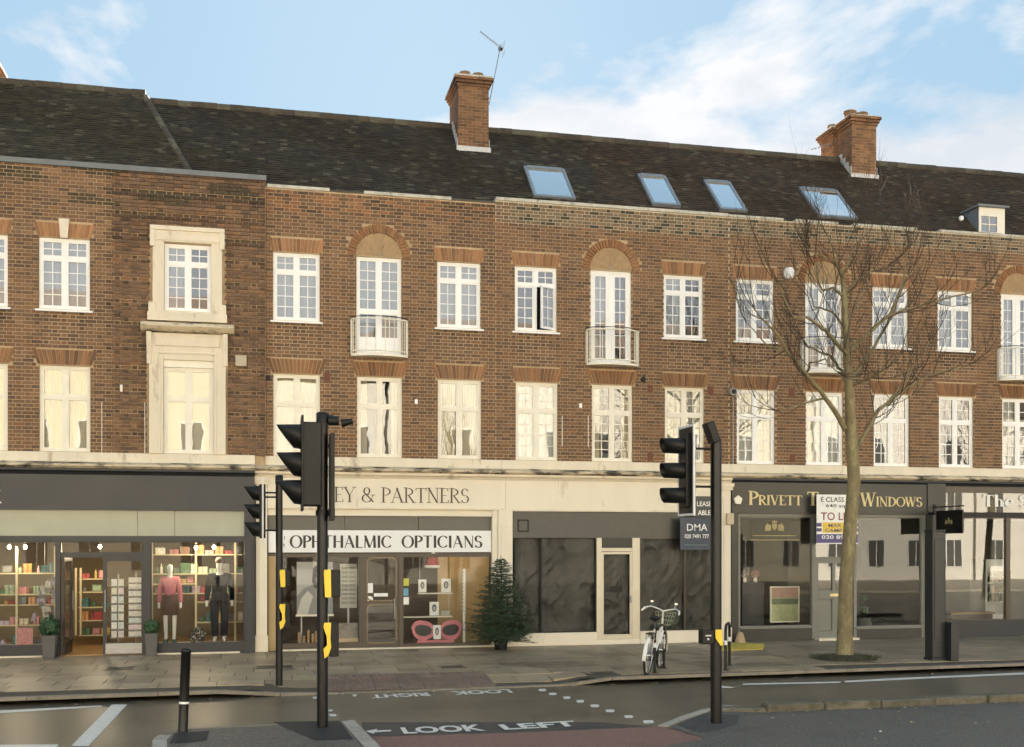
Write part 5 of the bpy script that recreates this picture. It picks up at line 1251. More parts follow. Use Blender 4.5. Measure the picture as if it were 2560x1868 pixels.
def signal_head(root, x, y, z0, pitch, hw, depth, r, L, slant, board_h=None, white=False, rot=0.0):
    """three aspects facing -X; x is the front of the housing, z0 its bottom"""
    H = pitch * 3
    h = MB(); h.box(x, x + depth, y - hw, y + hw, z0, z0 + H); hd = h.local('signal_head', M_SIG, root, bevel=.018)
    if white:
        bd = MB(); bd.box(x + .05, x + .068, y - hw - .14, y + hw + .14, z0 - .10, z0 + H + .10); b = bd.local('backing_board', M_SIG, root)
        e = MB(); w = .03
        for (a, b_, c, d_) in ((y - hw - .145, y - hw - .145 + w, z0 - .105, z0 + H + .105), (y + hw + .145 - w, y + hw + .145, z0 - .105, z0 + H + .105)): e.box(x + .044, x + .069, a, b_, c, d_)
        e.box(x + .044, x + .0695, y - hw - .115, y + hw + .115, z0 - .105, z0 - .105 + w).box(x + .044, x + .0695, y - hw - .115, y + hw + .115, z0 + H + .105 - w, z0 + H + .105); e.local('border', M_WEDGE, b)
    else:
        bd = MB(); bd.box(x + .0, x + .03, y - hw - .035, y + hw + .035, z0 - .06, z0 + H + .08); bd.local('backing_board', M_SIG, root, bevel=.01)
    for i in range(3):
        zc = z0 + pitch * (2.5 - i); v = visor((x + .001, y, zc), r, L, slant).local('visor', M_SIG, hd)
        l = MB(); l.tube([(x - .012, y, zc), (x + .0, y, zc)], r * .9, 18); l.local('lens', M_LENS[i], hd)
    return hd
def pole_obj(root, h, r, cap=True):
    m = MB(); m.lathe([(r * 1.0, 0), (r, h)], (0, 0, 0), 20); p = m.local('pole', M_POLE, root)
    if cap: c = MB(); c.lathe([(r * 1.12, h - .10), (r * 1.12, h + .03), (r * .9, h + .045), (0, h + .05)], (0, 0, 0), 20); c.local('pole_cap', M_SIG, root)
    return p
def unit(root, xo, yo, z0, z1, curved=True, d=.13, box=None):
    """pedestrian demand unit: black case with a yellow face strip"""
    m = MB(); m.box(xo, xo + d, yo - .09, yo + .05, z0, z1); u = m.local('demand_unit', M_BLACKP, root, bevel=.012)
    k = MB(); h = z1 - z0
    if curved: P = [(xo - .055, z0 - .02), (xo - .01, z0 + .02), (xo + .025, z0 + h * .28), (xo + .015, z0 + h * .55), (xo + .025, z1 + .005), (xo - .06, z1 + .005), (xo - .07, z1 - .05), (xo - .03, z0 + h * .6), (xo - .025, z0 + h * .35), (xo - .07, z0 + .1)]
    else: P = [(xo - .05, z0), (xo + .025, z0), (xo + .02, z1), (xo - .06, z1), (xo - .065, z1 - .05)]
    k.prism(P, yo - .105, yo - .0905); k.local('yellow_face', M_YEL, u); return u
# large near signal on the island
bp = G(806, 1818, IZ); ZD = (bp - Vector((0, -CAMD, IZ))).length
S = lambda px: px * ((Vector((0, -CAMD, 0)) - Vector((bp.x, bp.y, 0))).length / math.sqrt(1 + ((806 - 1280) / FPX) ** 2)) / FPX
t = thing('traffic_signal', 'tall black traffic signal on the island in front of the opticians', 'traffic light', bp)
H1 = Z(806, 1040, bp.y) - IZ; pole_obj(t, H1, .068)
z0h = Z(770, 1266, bp.y) - IZ
signal_head(t, X(752, bp.y) - bp.x, -.04, z0h, .345, .16, .245, .155, .30, .72)
m = MB(); m.box(X(797, bp.y) - bp.x - .05, -.02, -.06, .02, z0h + .1, z0h + .16).box(X(797, bp.y) - bp.x - .05, -.02, -.06, .02, z0h + .9, z0h + .96); m.local('bracket', M_SIG, t)
ex = X(829, bp.y) - bp.x
m = MB(); m.box(ex - .028, ex + .028, -.2, .2, Z(830, 1302, bp.y) - IZ, Z(830, 1086, bp.y) - IZ); m.local('far_backing_board', M_SIG, t, bevel=.01)
m = MB(); zz = Z(830, 1290, bp.y) - IZ; m.box(.05, ex - .027, -.03, .03, zz, zz + .05).box(.05, ex - .027, -.03, .03, zz + .85, zz + .9); m.local('bracket', M_SIG, t)
zc = Z(850, 1053, bp.y) - IZ; m = MB(); m.tube([(.04, 0, zc + .06), (ex + .02, 0, zc + .06), (ex + .02, 0, zc)], .012, 8); arm = m.local('detector_arm', M_SIG, t)
m = MB(); m.tube([(ex - .04, -.02, zc), (ex + .09, -.03, zc)], .06, 14); m.local('detector', M_SIG, t); m = MB(); m.tube([(ex + .12, -.02, zc - .03), (ex + .26, -.04, zc - .0)], [.055, .03], 12); m.local('detector', M_SIG, t)
m = MB(); m.lathe([(.085, 0), (.085, .05), (.075, .08)], (0, 0, z0h - .12), 18); m.local('collar', M_SIG, t)
unit(t, .075, -.05, Z(815, 1492, bp.y) - IZ, Z(815, 1424, bp.y) - IZ, False, .14)
unit(t, .075, -.05, Z(815, 1640, bp.y) - IZ, Z(815, 1556, bp.y) - IZ, True, .12)
# right near signal
bp = G(1790, 1807, .01)
t = thing('traffic_signal', 'black traffic signal with long hooded lamps near the mossy kerb', 'traffic light', bp)
H2 = Z(1783, 1100, bp.y); pole_obj(t, H2, .074, cap=False)
hx = X(1706, bp.y) - bp.x; z0h = Z(1700, 1289, bp.y)
signal_head(t, hx, .0, z0h + .09, .325, .13, .14, .105, .30, .16, white=True)
m = MB(); zz = Z(1760, 1124, bp.y); m.tube([(hx + .13, 0, zz), (-.05, 0, zz)], .016, 8).tube([(hx + .13, 0, zz - .5), (-.05, 0, zz - .5)], .016, 8); m.local('bracket', M_SIG, t)
m = MB(); c = Vector((X(1776, bp.y) - bp.x, -.02, Z(1776, 1082, bp.y))); m.m = Matrix.Translation(c) @ Matrix.Rotation(math.radians(-20), 4, 'Y'); m.box(-.055, .055, -.1, .1, -.15, .13); m.m = None; m.local('detector_box', M_SIG, t, bevel=.015)
m = MB(); zc = Z(1775, 1592, bp.y); m.box(-.23, -.06, -.10, .06, zc - .10, zc + .09); u = m.local('push_button_box', M_BLACKP, t, bevel=.015)
k = MB(); k.prism([(-.05, zc - .02), (.02, zc - .12), (.05, zc - .12), (.03, zc + .09), (-.05, zc + .09)], -.11, -.095); k.local('yellow_face', M_YEL, u)
m = MB(); m.box(-.19, -.11, -.104, -.1005, zc + .005, zc + .022).box(-.165, -.14, -.104, -.1005, zc - .045, zc - .02); m.local('button_label', M_WEDGE, u)
# far signal on the pavement
bp = G(698, 1714, PZ)
t = thing('traffic_signal', 'smaller black traffic signal standing on the pavement outside the gift shop', 'traffic light', bp)
H3 = Z(698, 1195, bp.y) - PZ; pole_obj(t, H3, .055)
hx = X(648, bp.y) - bp.x; z0h = Z(640, 1346, bp.y) - PZ
signal_head(t, hx, 0, z0h, .285, .13, .10, .12, .245, .62, white=True)
m = MB(); zz = Z(680, 1232, bp.y) - PZ; m.tube([(hx + .09, 0, zz), (-.04, 0, zz)], .014, 8).tube([(hx + .09, 0, zz - .07), (-.04, 0, zz - .07)], .014, 8).tube([(hx + .09, 0, zz - .6), (-.04, 0, zz - .6)], .014, 8); m.local('bracket', M_SIG, t)
unit(t, .07, -.03, Z(709, 1467, bp.y) - PZ, Z(709, 1424, bp.y) - PZ, False, .1); unit(t, .07, -.03, Z(712, 1570, bp.y) - PZ, Z(712, 1510, bp.y) - PZ, True, .1)
# bollard
bp = G(457, 1829, IZ); t = thing('bollard', 'black round bollard on a dark patch at the end of the island', 'bollard', bp)
m = MB(); hb = Z(464, 1620, bp.y) - IZ; m.lathe([(.062, 0), (.062, .02), (.058, .03), (.058, hb - .06), (.066, hb - .05), (.066, hb - .02), (.05, hb - .005), (0, hb)], (0, 0, 0), 20); m.local('post', M_POLE, t); t.rotation_euler = (0, math.radians(2.2), 0)
m = MB(); m.lathe([(.0595, hb * .335), (.0595, hb * .36)], (0, 0, 0), 20); m.local('reflective_band', M_WPRINT, t)

# ---------------------------------------------------------------- cycle stands and bicycle
def cycle_stand(p, q, h, label):
    """inverted U between ground points p and q"""
    t = thing('cycle_stand', label, 'cycle stand', p, group='black hoop cycle stands'); d = (q - p)
    pts = [Vector((0, 0, -.02)), Vector((0, 0, h - .18))]
    for i in range(1, 7): a = math.pi / 2 * i / 6; pts.append(d.normalized() * (.18 * (1 - math.cos(a))) + Vector((0, 0, h - .18 + .18 * math.sin(a))))
    r = [d - d.normalized() * (v - Vector((0, 0, v.z))).length + Vector((0, 0, v.z)) for v in reversed(pts)]
    m = MB(); m.tube(pts + r, .026, 10); m.local('hoop', M_POLE, t)
    for b in (Vector((0, 0, 0)), d): m = MB(); m.lathe([(.028, h * .56), (.028, h * .66)], b, 10); m.local('white_band', M_WPRINT, t); m = MB(); m.lathe([(.06, 0), (.06, .008), (.03, .012)], b, 12); m.local('foot_plate', M_POLE, t)
    return t
pA = G(1814, 1675, PZ); pB = G(1829, 1657, PZ); pB = pA + (pB - pA).normalized() * .78
cycle_stand(pA, pB, .80, 'black hoop cycle stand with white bands behind the near signal pole')
pR, pF = G(1617, 1687, PZ), G(1656, 1667, PZ)
dirv = (pF - pR); dirv.z = 0; dirv.normalize()
sd = Vector((dirv.y, -dirv.x, 0))
cA = G(1637, 1683, PZ); cycle_stand(cA, cA + dirv * .78, .80, 'black hoop cycle stand holding up the white bicycle')
def bicycle():
    ang = math.atan2(dirv.y, dirv.x)
    t = thing('bicycle', 'white bicycle with swept handlebars and wire basket locked to a cycle stand', 'bicycle', pR); t.rotation_euler = (math.radians(6), 0, ang)
    M_BW = flat('white_enamel', (.72, .71, .66), .35); M_TY = flat('tyre_rubber', (.016, .016, .016), .8); M_CH = mat('chrome', (.6, .6, .6), .2, metal=1, var=.05)
    wb, r = 1.06, .335
    def wheel(cx, nm):
        m = MB(); pts = [(cx + r * math.cos(2 * math.pi * i / 32), 0, r + r * math.sin(2 * math.pi * i / 32) * 1) for i in range(33)]
        m.tube(pts, .019, 8, caps=False); m = m.local(nm, M_TY, t)
        k = MB(); pts = [(cx + (r - .028) * math.cos(2 * math.pi * i / 32), 0, r + (r - .028) * math.sin(2 * math.pi * i / 32)) for i in range(33)]; k.tube(pts, .011, 6, caps=False); k.local('rim', M_CH, m)
        s = MB()
        for i in range(20): a = 2 * math.pi * i / 20; s.tube([(cx, .02 * (-1) ** i, r), (cx + (r - .03) * math.cos(a), 0, r + (r - .03) * math.sin(a))], .0022, 3)
        s.local('spokes', M_CH, m); h = MB(); h.tube([(cx, -.05, r), (cx, .05, r)], .022, 8); h.local('hub', M_CH, m)
        g = MB(); g.smooth = True; pts = [(cx + (r + .03) * math.cos(a), 0, r + (r + .03) * math.sin(a)) for a in [math.radians(q) for q in (range(20, 200, 10) if nm == 'rear_wheel' else range(-5, 165, 10))]]
        V = [v for p in pts for v in ((p[0], -.032, p[2] - .008), (p[0], 0, p[2] + .006), (p[0], .032, p[2] - .008))]; g.add(V, [(3 * i + j, 3 * i + j + 1, 3 * i + j + 4, 3 * i + j + 3) for i in range(len(pts) - 1) for j in (0, 1)]); g.local('mudguard', M_BW, t)
    wheel(0, 'rear_wheel'); wheel(wb, 'front_wheel')
    bb, st, hd, hb = (.42, 0, .29), (.25, 0, .78), (.86, 0, .92), (.92, 0, .64)
    m = MB(); m.tube([bb, st], .016, 8).tube([bb, hb], .021, 8).tube([(.33, 0, .55), (.885, 0, .80)], .017, 8).tube([hd, hb], .019, 8).tube([bb, (0, .05, r)], .011, 6).tube([bb, (0, -.05, r)], .011, 6).tube([(.27, 0, .72), (0, .05, r)], .009, 6).tube([(.27, 0, .72), (0, -.05, r)], .009, 6); m.local('frame', M_BW, t)
    m = MB(); m.tube([(.925, .05, .62), (.99, .05, .45), (wb, .05, r)], .012, 6).tube([(.925, -.05, .62), (.99, -.05, .45), (wb, -.05, r)], .012, 6).box(.9, .95, -.06, .06, .60, .63); m.local('fork', M_BW, t)
    m = MB(); m.tube([st, (.22, 0, .90)], .012, 8); m.local('seat_post', M_CH, t)
    m = MB(); m.lathe([(0, .93), (.06, .935), (.10, .96), (.09, .985), (0, 1.0)], (.2, 0, 0), 12); m.tube([(.2, 0, .965), (.36, 0, .955)], [.055, .022], 8); m.local('saddle', M_BLACKP, t)
    m = MB(); m.tube([hd, (.84, 0, 1.06)], .013, 8)
    for s in (-1, 1): m.tube([(.84, 0, 1.06), (.87, s * .10, 1.09), (.85, s * .22, 1.12), (.74, s * .31, 1.10), (.62, s * .33, 1.06)], .011, 8)
    m.local('handlebar', M_BW, t)
    for s in (-1, 1): k = MB(); k.tube([(.72, s * .315, 1.095), (.60, s * .335, 1.05)], .017, 8); k.local('grip', M_WHITE2, t); k = MB(); k.tube([(.78, s * .25, 1.11), (.70, s * .33, 1.05)], .006, 5); k.local('brake_lever', M_CH, t)
    for s in (-1, 1): k = MB(); k.tube([(.80, s * .2, 1.12), (.84, s * .22, 1.2)], .006, 5).cbox((.85, s * .22, 1.21), .02, .05, .03); k.local('bell', M_CH, t)
    k = MB()
    for zz in (.80, .88, .96, 1.02):
        w = .11 + (zz - .8) * .25; k.tube([(.96, -w, zz), (.96 + w * 1.7, -w, zz), (.96 + w * 1.7, w, zz), (.96, w, zz), (.96, -w, zz)], .004, 4)
    for i in range(7): u = -1 + i / 3; k.tube([(.96, .11 * u, .80), (.96, .165 * u, 1.02)], .003, 3).tube([(1.147, .11 * u, .80), (1.24, .165 * u, 1.02)], .003, 3)
    k.local('basket', mat('basket_wire', (.35, .36, .22), .5, metal=.3), t)
    k = MB(); k.tube([(.42, -.06, .29), (.42, .06, .29)], .05, 14); k.local('crank', M_BLACKP, t)
    for s in (-1, 1): k = MB(); k.tube([(.42, s * .065, .29), (.42 + s * .12, s * .075, .29 - s * .1)], .009, 6).cbox((.42 + s * .12, s * .12, .29 - s * .1), .09, .08, .02); k.local('pedal', M_BLACKP, t)
    k = MB(); k.box(-.18, .2, -.06, .06, .71, .725).tube([(-.15, .05, .71), (0, .06, r)], .005, 5).tube([(-.15, -.05, .71), (0, -.06, r)], .005, 5); k.local('carrier', M_POLE, t)
bicycle()
# dark street totem in front of the pilaster
bp = G(2340, 1650, PZ); t = thing('street_totem', 'tall dark grey street totem with low rounded side wing near the kerb', 'totem', bp)
M_BIN = mat('totem_grey', (.022, .025, .027), .4, var=.12, scale=4, spec=.4)
m = MB(); m.box(-.155, .125, -.12, .14, .05, 2.5); bo = m.local('column', M_BIN, t, bevel=.012)
m = MB(); m.box(-.12, .09, -.132, -.119, .35, 2.35); m.local('front_panel', M_BIN, bo, bevel=.006)
m = MB(); m.box(-.17, .14, -.135, .155, 0, .05); m.local('plinth', M_BIN, t, bevel=.006); m = MB(); m.box(-.165, .135, -.13, .15, 2.5, 2.53); m.local('cap', M_BIN, t, bevel=.006)
P = [(.126, .0), (.30, .0), (.30, .60), (.285, .68), (.24, .73), (.17, .75), (.126, .75)]; m = MB(); m.prism(P, -.30, .10); m.local('side_wing', M_BIN, t, bevel=.012)
# yellow ramp board and stone by the cream pier
P = [G(1803, 1628, PZ), G(1906, 1625, PZ), G(1911, 1619, PZ), G(1810, 1617, PZ)]
m = MB(); m.add([(p.x, p.y, PZ + .003) for p in P] + [(P[0].x, P[0].y, PZ + .02), (P[1].x, P[1].y, PZ + .02), (P[2].x, P[2].y, PZ + .09), (P[3].x, P[3].y, PZ + .09)], [(3, 2, 1, 0), (0, 1, 5, 4), (1, 2, 6, 5), (2, 3, 7, 6), (3, 0, 4, 7), (4, 5, 6, 7)])
tag(m.build('access_ramp', mat('yellow_ramp', (.50, .38, .07), .7, var=.25, scale=9)), 'worn yellow access ramp lying on the pavement beside the cycle stand', 'ramp')
m = MB(); x_, y_ = X(1851, -.3), -.3; m.lathe([(.13, 0), (.12, .05), (.08, .18), (.05, .24), (0, .25)], (x_, y_, PZ), 9); tag(m.build('door_stone', mat('sand_stone', (.40, .30, .17), .9, var=.2), None), 'small tan stone standing at the foot of the cream pier', 'stone')

# ---------------------------------------------------------------- plants by the shops
def leaf_ball(c, r, n, seed, size=.035):
    m = MB(); q = random.Random(seed)
    for i in range(n):
        z = q.uniform(-1, 1); a = q.uniform(0, 2 * math.pi); s = math.sqrt(1 - z * z); d = Vector((s * math.cos(a), s * math.sin(a), z))
        p = Vector(c) + d * r * (q.uniform(.78, 1.04)); u = d.orthogonal().normalized(); u.rotate(Quaternion(d, q.uniform(0, 6.3))); v = d.cross(u); u = (u + d * q.uniform(-.5, .8)).normalized(); v = (v + d * q.uniform(-.5, .8)).normalized()
        L = size * q.uniform(.7, 1.3); m.add([p - u * L, p - v * L * .45, p + u * L, p + v * L * .45], [(0, 1, 2, 3)], shade((.035, .085, .035), .55 + .9 * q.random()))
    return m
M_LEAFV = mat('leaf_mass', (1, 1, 1), .55, attr='Col', var=.2, scale=20)
def topiary(pxc, pyb, pyt_pot, pyt, wpx, label, seed):
    b = G(pxc, pyb, PZ); b.y = min(b.y, AY - .32); b.x = X(pxc, b.y)
    t = thing('potted_topiary', label, 'plant', b, group='ball topiaries either side of the gift shop door'); S_ = (b.y + CAMD) / FPX
    hp = (pyb - pyt_pot) * S_; w0 = wpx * S_ / 2
    m = MB(); o, i_ = w0, w0 * .78
    m.add([(-i_, -i_, 0), (i_, -i_, 0), (i_, i_, 0), (-i_, i_, 0), (-o, -o, hp), (o, -o, hp), (o, o, hp), (-o, o, hp)], [(0, 1, 5, 4), (1, 2, 6, 5), (2, 3, 7, 6), (3, 0, 4, 7), (4, 5, 6, 7), (3, 2, 1, 0)]); m.local('pot', mat('planter_grey', (.10, .095, .09), .6, var=.15), t, bevel=.008)
    r = (pyt_pot - pyt) * S_ / 2 * 1.12; c = (0, 0, hp + r * .85)
    m = MB(); m.lathe([(0, -r * .85), (r * .6, -r * .6), (r * .85, 0), (r * .6, r * .6), (0, r * .85)], c, 12); m.local('core', mat('leaf_dark', (.01, .022, .01), .9), t)
    leaf_ball(c, r, 900, seed).local('foliage', M_LEAFV, t, attr=True)
    MB().tube([(0, 0, hp - .01), (0, 0, c[2])], .02, 6).local('stem', M_DWOOD, t)
topiary(124, 1644, 1590, 1551, 31, 'clipped ball topiary in dark pot left of the open gift shop door', 1)
topiary(379, 1637, 1582, 1551, 29, 'clipped ball topiary in pale lit pot right of the gift shop door', 2)
def xmas_tree():
    b = G(1252, 1621, PZ); b.y = -.62; b.x = X(1252, b.y); S_ = (b.y + CAMD) / FPX
    t = thing('christmas_tree', 'small undecorated christmas tree against the cream pier beside the opticians', 'christmas tree', b); H = (1621 - 1380) * S_ * 1.0
    q = random.Random(5)
    MB().tube([(0, 0, 0), (.02, 0, H * .5), (0, 0, H)], [.035, .022, .006], 8).local('trunk', M_DWOOD, t)
    MB().lathe([(.13, 0), (.16, .2), (.15, .22), (0, .22)], (0, 0, 0), 12).local('pot', M_BLACKP, t)
    tw = MB(); nd = MB()
    z = .18
    while z < H * .97:
        f = z / H; Rm = .86 * (1 - f) ** .70 + .02; Rm *= min(1, .70 + f * 1.8); nb = int(19 * (1 - f) + 6)
        for i in range(nb):
            a = 2 * math.pi * (i + q.random()) / nb; L = Rm * q.choice((q.uniform(.6, 1.0), q.uniform(.85, 1.15))); d = Vector((math.cos(a), math.sin(a), 0)); p0 = Vector((0, 0, z)); p1 = p0 + d * L + Vector((0, 0, L * q.uniform(-.12, .30)))
            tw.tube([p0, p1], [.006, .003], 3)
            subs = [(p0, p1)]
            for k in range(6):
                u = q.uniform(.3, .9); o = p0.lerp(p1, u); s = d.cross(Vector((0, 0, 1))) * q.choice((-1, 1)); subs.append((o, o + (d * .6 + s * .8 + Vector((0, 0, q.uniform(-.1, .3)))).normalized() * L * .35 * (1.2 - u)))
            for s0, s1 in subs:
                v = s1 - s0; n = max(6, int(v.length / .011)); vn = v.normalized()
                for k in range(n):
                    o = s0 + v * ((k + q.random()) / n) * 1.0; w = vn.orthogonal(); w.rotate(Quaternion(vn, q.uniform(0, 6.28))); dr = (w + vn * .7).normalized(); ln = q.uniform(.022, .038); sd_ = dr.cross(vn).normalized() * .006
                    nd.add([o - sd_, o + sd_, o + dr * ln], [(0, 1, 2)], shade(q.choice(((.030, .060, .024), (.040, .066, .030), (.022, .046, .022))), .5 + 1.1 * q.random()))
        z += H * .026
    tw.local('twigs', M_DWOOD, t); nd.local('needles', M_LEAFV, t, attr=True)
xmas_tree()

# ---------------------------------------------------------------- bare street tree
M_BARK = mat('bark', (.19, .155, .082), .9, var=.4, scale=9, bump=.6, bscale=30, stain=((.30, .27, .14), .52, 5), stretch=(1, 1, .45))
M_TWIG = mat('twig_bark', (.048, .037, .023), .9, var=.3, scale=4)
def street_tree(label, loc, seed=3):
    b = loc; q = random.Random(seed); S_ = (b.y + CAMD)
    t = thing('street_tree', label, 'tree', b)
    def P(zx, zy, dy=0.0): px, py = 1780 + zx / 2.118, 400 + zy / 2.118; y = b.y + dy; return Vector((X(px, y) - b.x, dy, Z(px, py, y) - PZ))
    tr = MB()
    pts = [Vector((0, 0, -.03)), Vector((0, 0, .12)), Vector((.0, 0, .5)), Vector((.03, 0, 1.6)), P(752, 1700), P(745, 1560), P(735, 1400), P(727, 1200), P(717, 1010), P(706, 820), P(700, 700), P(690, 620, .1), P(655, 540, .2)]
    rad = [.21, .168, .15, .136, .125, .118, .104, .088, .070, .056, .046, .038, .026]
    tr.tube(pts, rad, 14, caps=False); tr.local('trunk', M_BARK, t)
    limbs = [([(705, 1420), (600, 1260), (500, 1130), (400, 1010), (320, 900), (225, 790)], .062, -.5), ([(722, 1195), (690, 1120), (640, 1055), (580, 1020), (510, 990)], .045, .7), ([(715, 1030), (620, 930), (560, 870), (500, 835), (430, 838), (350, 650)], .05, -.9), ([(698, 720), (640, 680), (585, 690), (560, 640), (540, 560)], .035, .6),
             ([(742, 1560), (820, 1440), (880, 1330), (960, 1255), (1060, 1190), (1180, 1130), (1360, 1085)], .058, .5), ([(732, 1205), (860, 1140), (920, 1105)], .04, -1.0), ([(724, 1025), (830, 920), (940, 820), (1050, 785), (1200, 740), (1420, 690)], .05, -.7), ([(735, 1160), (860, 980), (930, 870), (1000, 700), (1070, 560)], .045, 1.0),
             ([(704, 730), (760, 640), (850, 580), (930, 560)], .032, -.5), ([(690, 625), (730, 520), (750, 430), (755, 360)], .024, .2), ([(660, 545), (560, 500), (520, 470)], .02, .3), ([(680, 600), (640, 470), (610, 400)], .020, -.4), ([(880, 1330), (1000, 1200), (1090, 1060), (1150, 960)], .03, .9),
             ([(500, 1130), (520, 1080), (600, 1050), (660, 1120)], .026, -.9), ([(400, 1010), (300, 990), (180, 860)], .025, .4), ([(600, 1260), (480, 1290), (360, 1330)], .022, -.8), ([(940, 820), (1010, 640), (1040, 450)], .028, .3), ([(710, 860), (760, 780), (830, 640)], .028, .7), ([(706, 900), (640, 800), (540, 780), (510, 560)], .03, 1.0)]
    lm = MB(); segs = []
    for L, r, dy in limbs:
        n = len(L); PP = [P(x, y, dy * (i / (n - 1)) ** 1.0) for i, (x, y) in enumerate(L)]
        rr = [.82 * r * (1 - .8 * i / (n - 1)) + .004 for i in range(n)]
        fine = []; fr_ = []
        for i in range(n - 1):
            for k in range(3): w = k / 3; fine.append(PP[i].lerp(PP[i + 1], w) + Vector((q.gauss(0, .012), q.gauss(0, .012), q.gauss(0, .012)))); fr_.append(rr[i] * (1 - w) + rr[i + 1] * w)
        fine.append(PP[-1]); fr_.append(rr[-1]); lm.tube(fine, fr_, 7, caps=False)
        segs += [(fine[i], fine[i + 1], fr_[i]) for i in range(len(fine) - 1)]
    lm.local('limbs', M_BARK, t)
    tw = MB()
    def grow(p, d, r, L, lev):
        pts = [p]; n = 4; dd = d.copy()
        for i in range(n):
            dd = (dd + Vector((q.gauss(0, .09), q.gauss(0, .09), q.gauss(0, .06) + .20))).normalized(); pts.append(pts[-1] + dd * (L / n))
        tw.tube(pts, [r * (1 - .6 * i / n) for i in range(n + 1)], 4 if lev < 2 else 3, caps=False)
        if lev < 3:
            for k in range(q.choice((2, 2, 3)) if lev < 2 else 1):
                i = q.randrange(1, n + 1); o = pts[i]; w = dd.orthogonal(); w.rotate(Quaternion(dd, q.uniform(0, 6.28))); w.y *= .8
                grow(o, (dd * .9 + w * q.uniform(.35, .75) + Vector((0, 0, .25))).normalized(), r * .66, L * q.uniform(.55, .85), lev + 1)
    for a, c, r in segs:
        if r < .05 and q.random() < .62:
            d = (c - a).normalized(); w = d.orthogonal(); w.rotate(Quaternion(d, q.uniform(0, 6.28)))
            grow(a.lerp(c, q.random()), (d * .6 + w * .8 + Vector((0, 0, .35))).normalized(), min(.011, r * .42), q.uniform(.5, 1.05), 0)
    for L, r, dy in limbs:
        p0, p1 = P(*L[-2], dy), P(*L[-1], dy)
        for k in range(3): grow(p1, ((p1 - p0).normalized() + Vector((q.gauss(0, .35), q.gauss(0, .35), .25))).normalized(), .0095, q.uniform(.5, .95), 0)
    tw.local('twigs', M_TWIG, t)
    return t
tb = G(2112, 1647, PZ)
tree = street_tree('bare leafless street tree growing in the pavement before the dark shopfront', tb)
m = MB(); q = random.Random(9); g0 = MB()
g0.lathe([(.62, -.015), (.60, .01), (.35, .05), (.2, .09)], (tb.x, tb.y, PZ), 18, (.05, .04, .025)); s0 = g0.build('tree_pit', mat('pit_soil', (.05, .038, .022), .95, var=.4, scale=12), None); tag(s0, kind='structure')
for i in range(1500):
    a = q.uniform(0, 6.28); r = .18 + .44 * q.random() ** .8; p = Vector((tb.x + r * math.cos(a) * 1.15, tb.y + r * math.sin(a) * .9, PZ + .02)); d = Vector((q.gauss(0, .5), q.gauss(0, .5), 1)).normalized(); h = q.uniform(.03, .10); s = Vector((q.uniform(-1, 1), q.uniform(-1, 1), 0)).normalized() * .006
    m.add([p - s, p + s, p + d * h], [(0, 1, 2)], shade((.045, .055, .018), .5 + .9 * q.random()))
o = m.build('grass_tuft', M_LEAFV, None, attr=True); tag(o, 'short green weeds growing round the foot of the bare tree', 'grass', kind='stuff')
t2 = copy_tree(tree); t2.location = (29, -16, PZ); t2.rotation_euler = (0, 0, 1.3); t2['label'] = 'bare leafless tree on the far side of the road behind the camera'
t3 = copy_tree(tree); t3.location = (9, -30, PZ); t3.rotation_euler = (0, 0, 2.6); t3['label'] = 'bare leafless tree in front of the cream houses across the road'
t4 = copy_tree(tree); t4.location = (17, -31, PZ); t4.rotation_euler = (0, 0, .6); t4['label'] = 'bare leafless tree in front of the brick house across the road'

# ---------------------------------------------------------------- houses across the road (seen only as reflections)
def house(x0, x1, h, mt, label, roofm, gable=False):
    Y = -38; t = thing('house', label, 'house', ((x0 + x1) / 2, Y, 0)); D_ = 9
    m = MB(); m.box(x0, x1, Y - D_, Y, 0, h); w = m.build('wall', mt, t)
    r = MB(); yc = Y - D_ / 2; r.add([(x0 - .3, Y + .4, h), (x1 + .3, Y + .4, h), (x1 + .3, yc, h + 3.6), (x0 - .3, yc, h + 3.6), (x0 - .3, Y - D_ - .4, h), (x1 + .3, Y - D_ - .4, h)], [(1, 0, 3, 2), (5, 2, 3, 4), (0, 4, 3), (1, 2, 5), (0, 1, 5, 4)]); r.build('roof', roofm, t)
    n = int((x1 - x0) / 2.6); dx = (x1 - x0) / n
    for i in range(n):
        for z in (.9, 4.2, 7.2):
            if z + 1.8 > h: continue
            a = x0 + dx * (i + .5) - .6; f = part('window', M_WHITE, t, (a, a + 1.2, Y - .05, Y + .05, z, z + 1.8))
            part('pane', flat('far_pane', (.10, .10, .09), .3), f, (a + .08, a + .57, Y + .051, Y + .055, z + .08, z + 1.72), (a + .63, a + 1.12, Y + .051, Y + .055, z + .08, z + 1.72))
    if gable:
        gx = (x0 + x1) / 2; g = MB(); g.add([(gx - 2.2, Y + .3, h - .5), (gx + 2.2, Y + .3, h - .5), (gx + 2.2, Y + .3, h + .6), (gx, Y + .3, h + 2.8), (gx - 2.2, Y + .3, h + .6), (gx, yc, h + 2.8)], [(1, 0, 4, 3, 2), (4, 5, 3), (2, 3, 5)]); g.build('gable', mt, t)
M_REND = mat('cream_render', (.84, .77, .60), .8, var=.08, scale=.6); M_REND2 = mat('white_render', (.86, .83, .74), .8, var=.06, scale=.6); M_FBR = mat('far_brick', (.24, .165, .10), .85, var=.15, scale=1)
M_FROOF = mat('far_roof', (.12, .09, .07), .9, var=.2, scale=2)
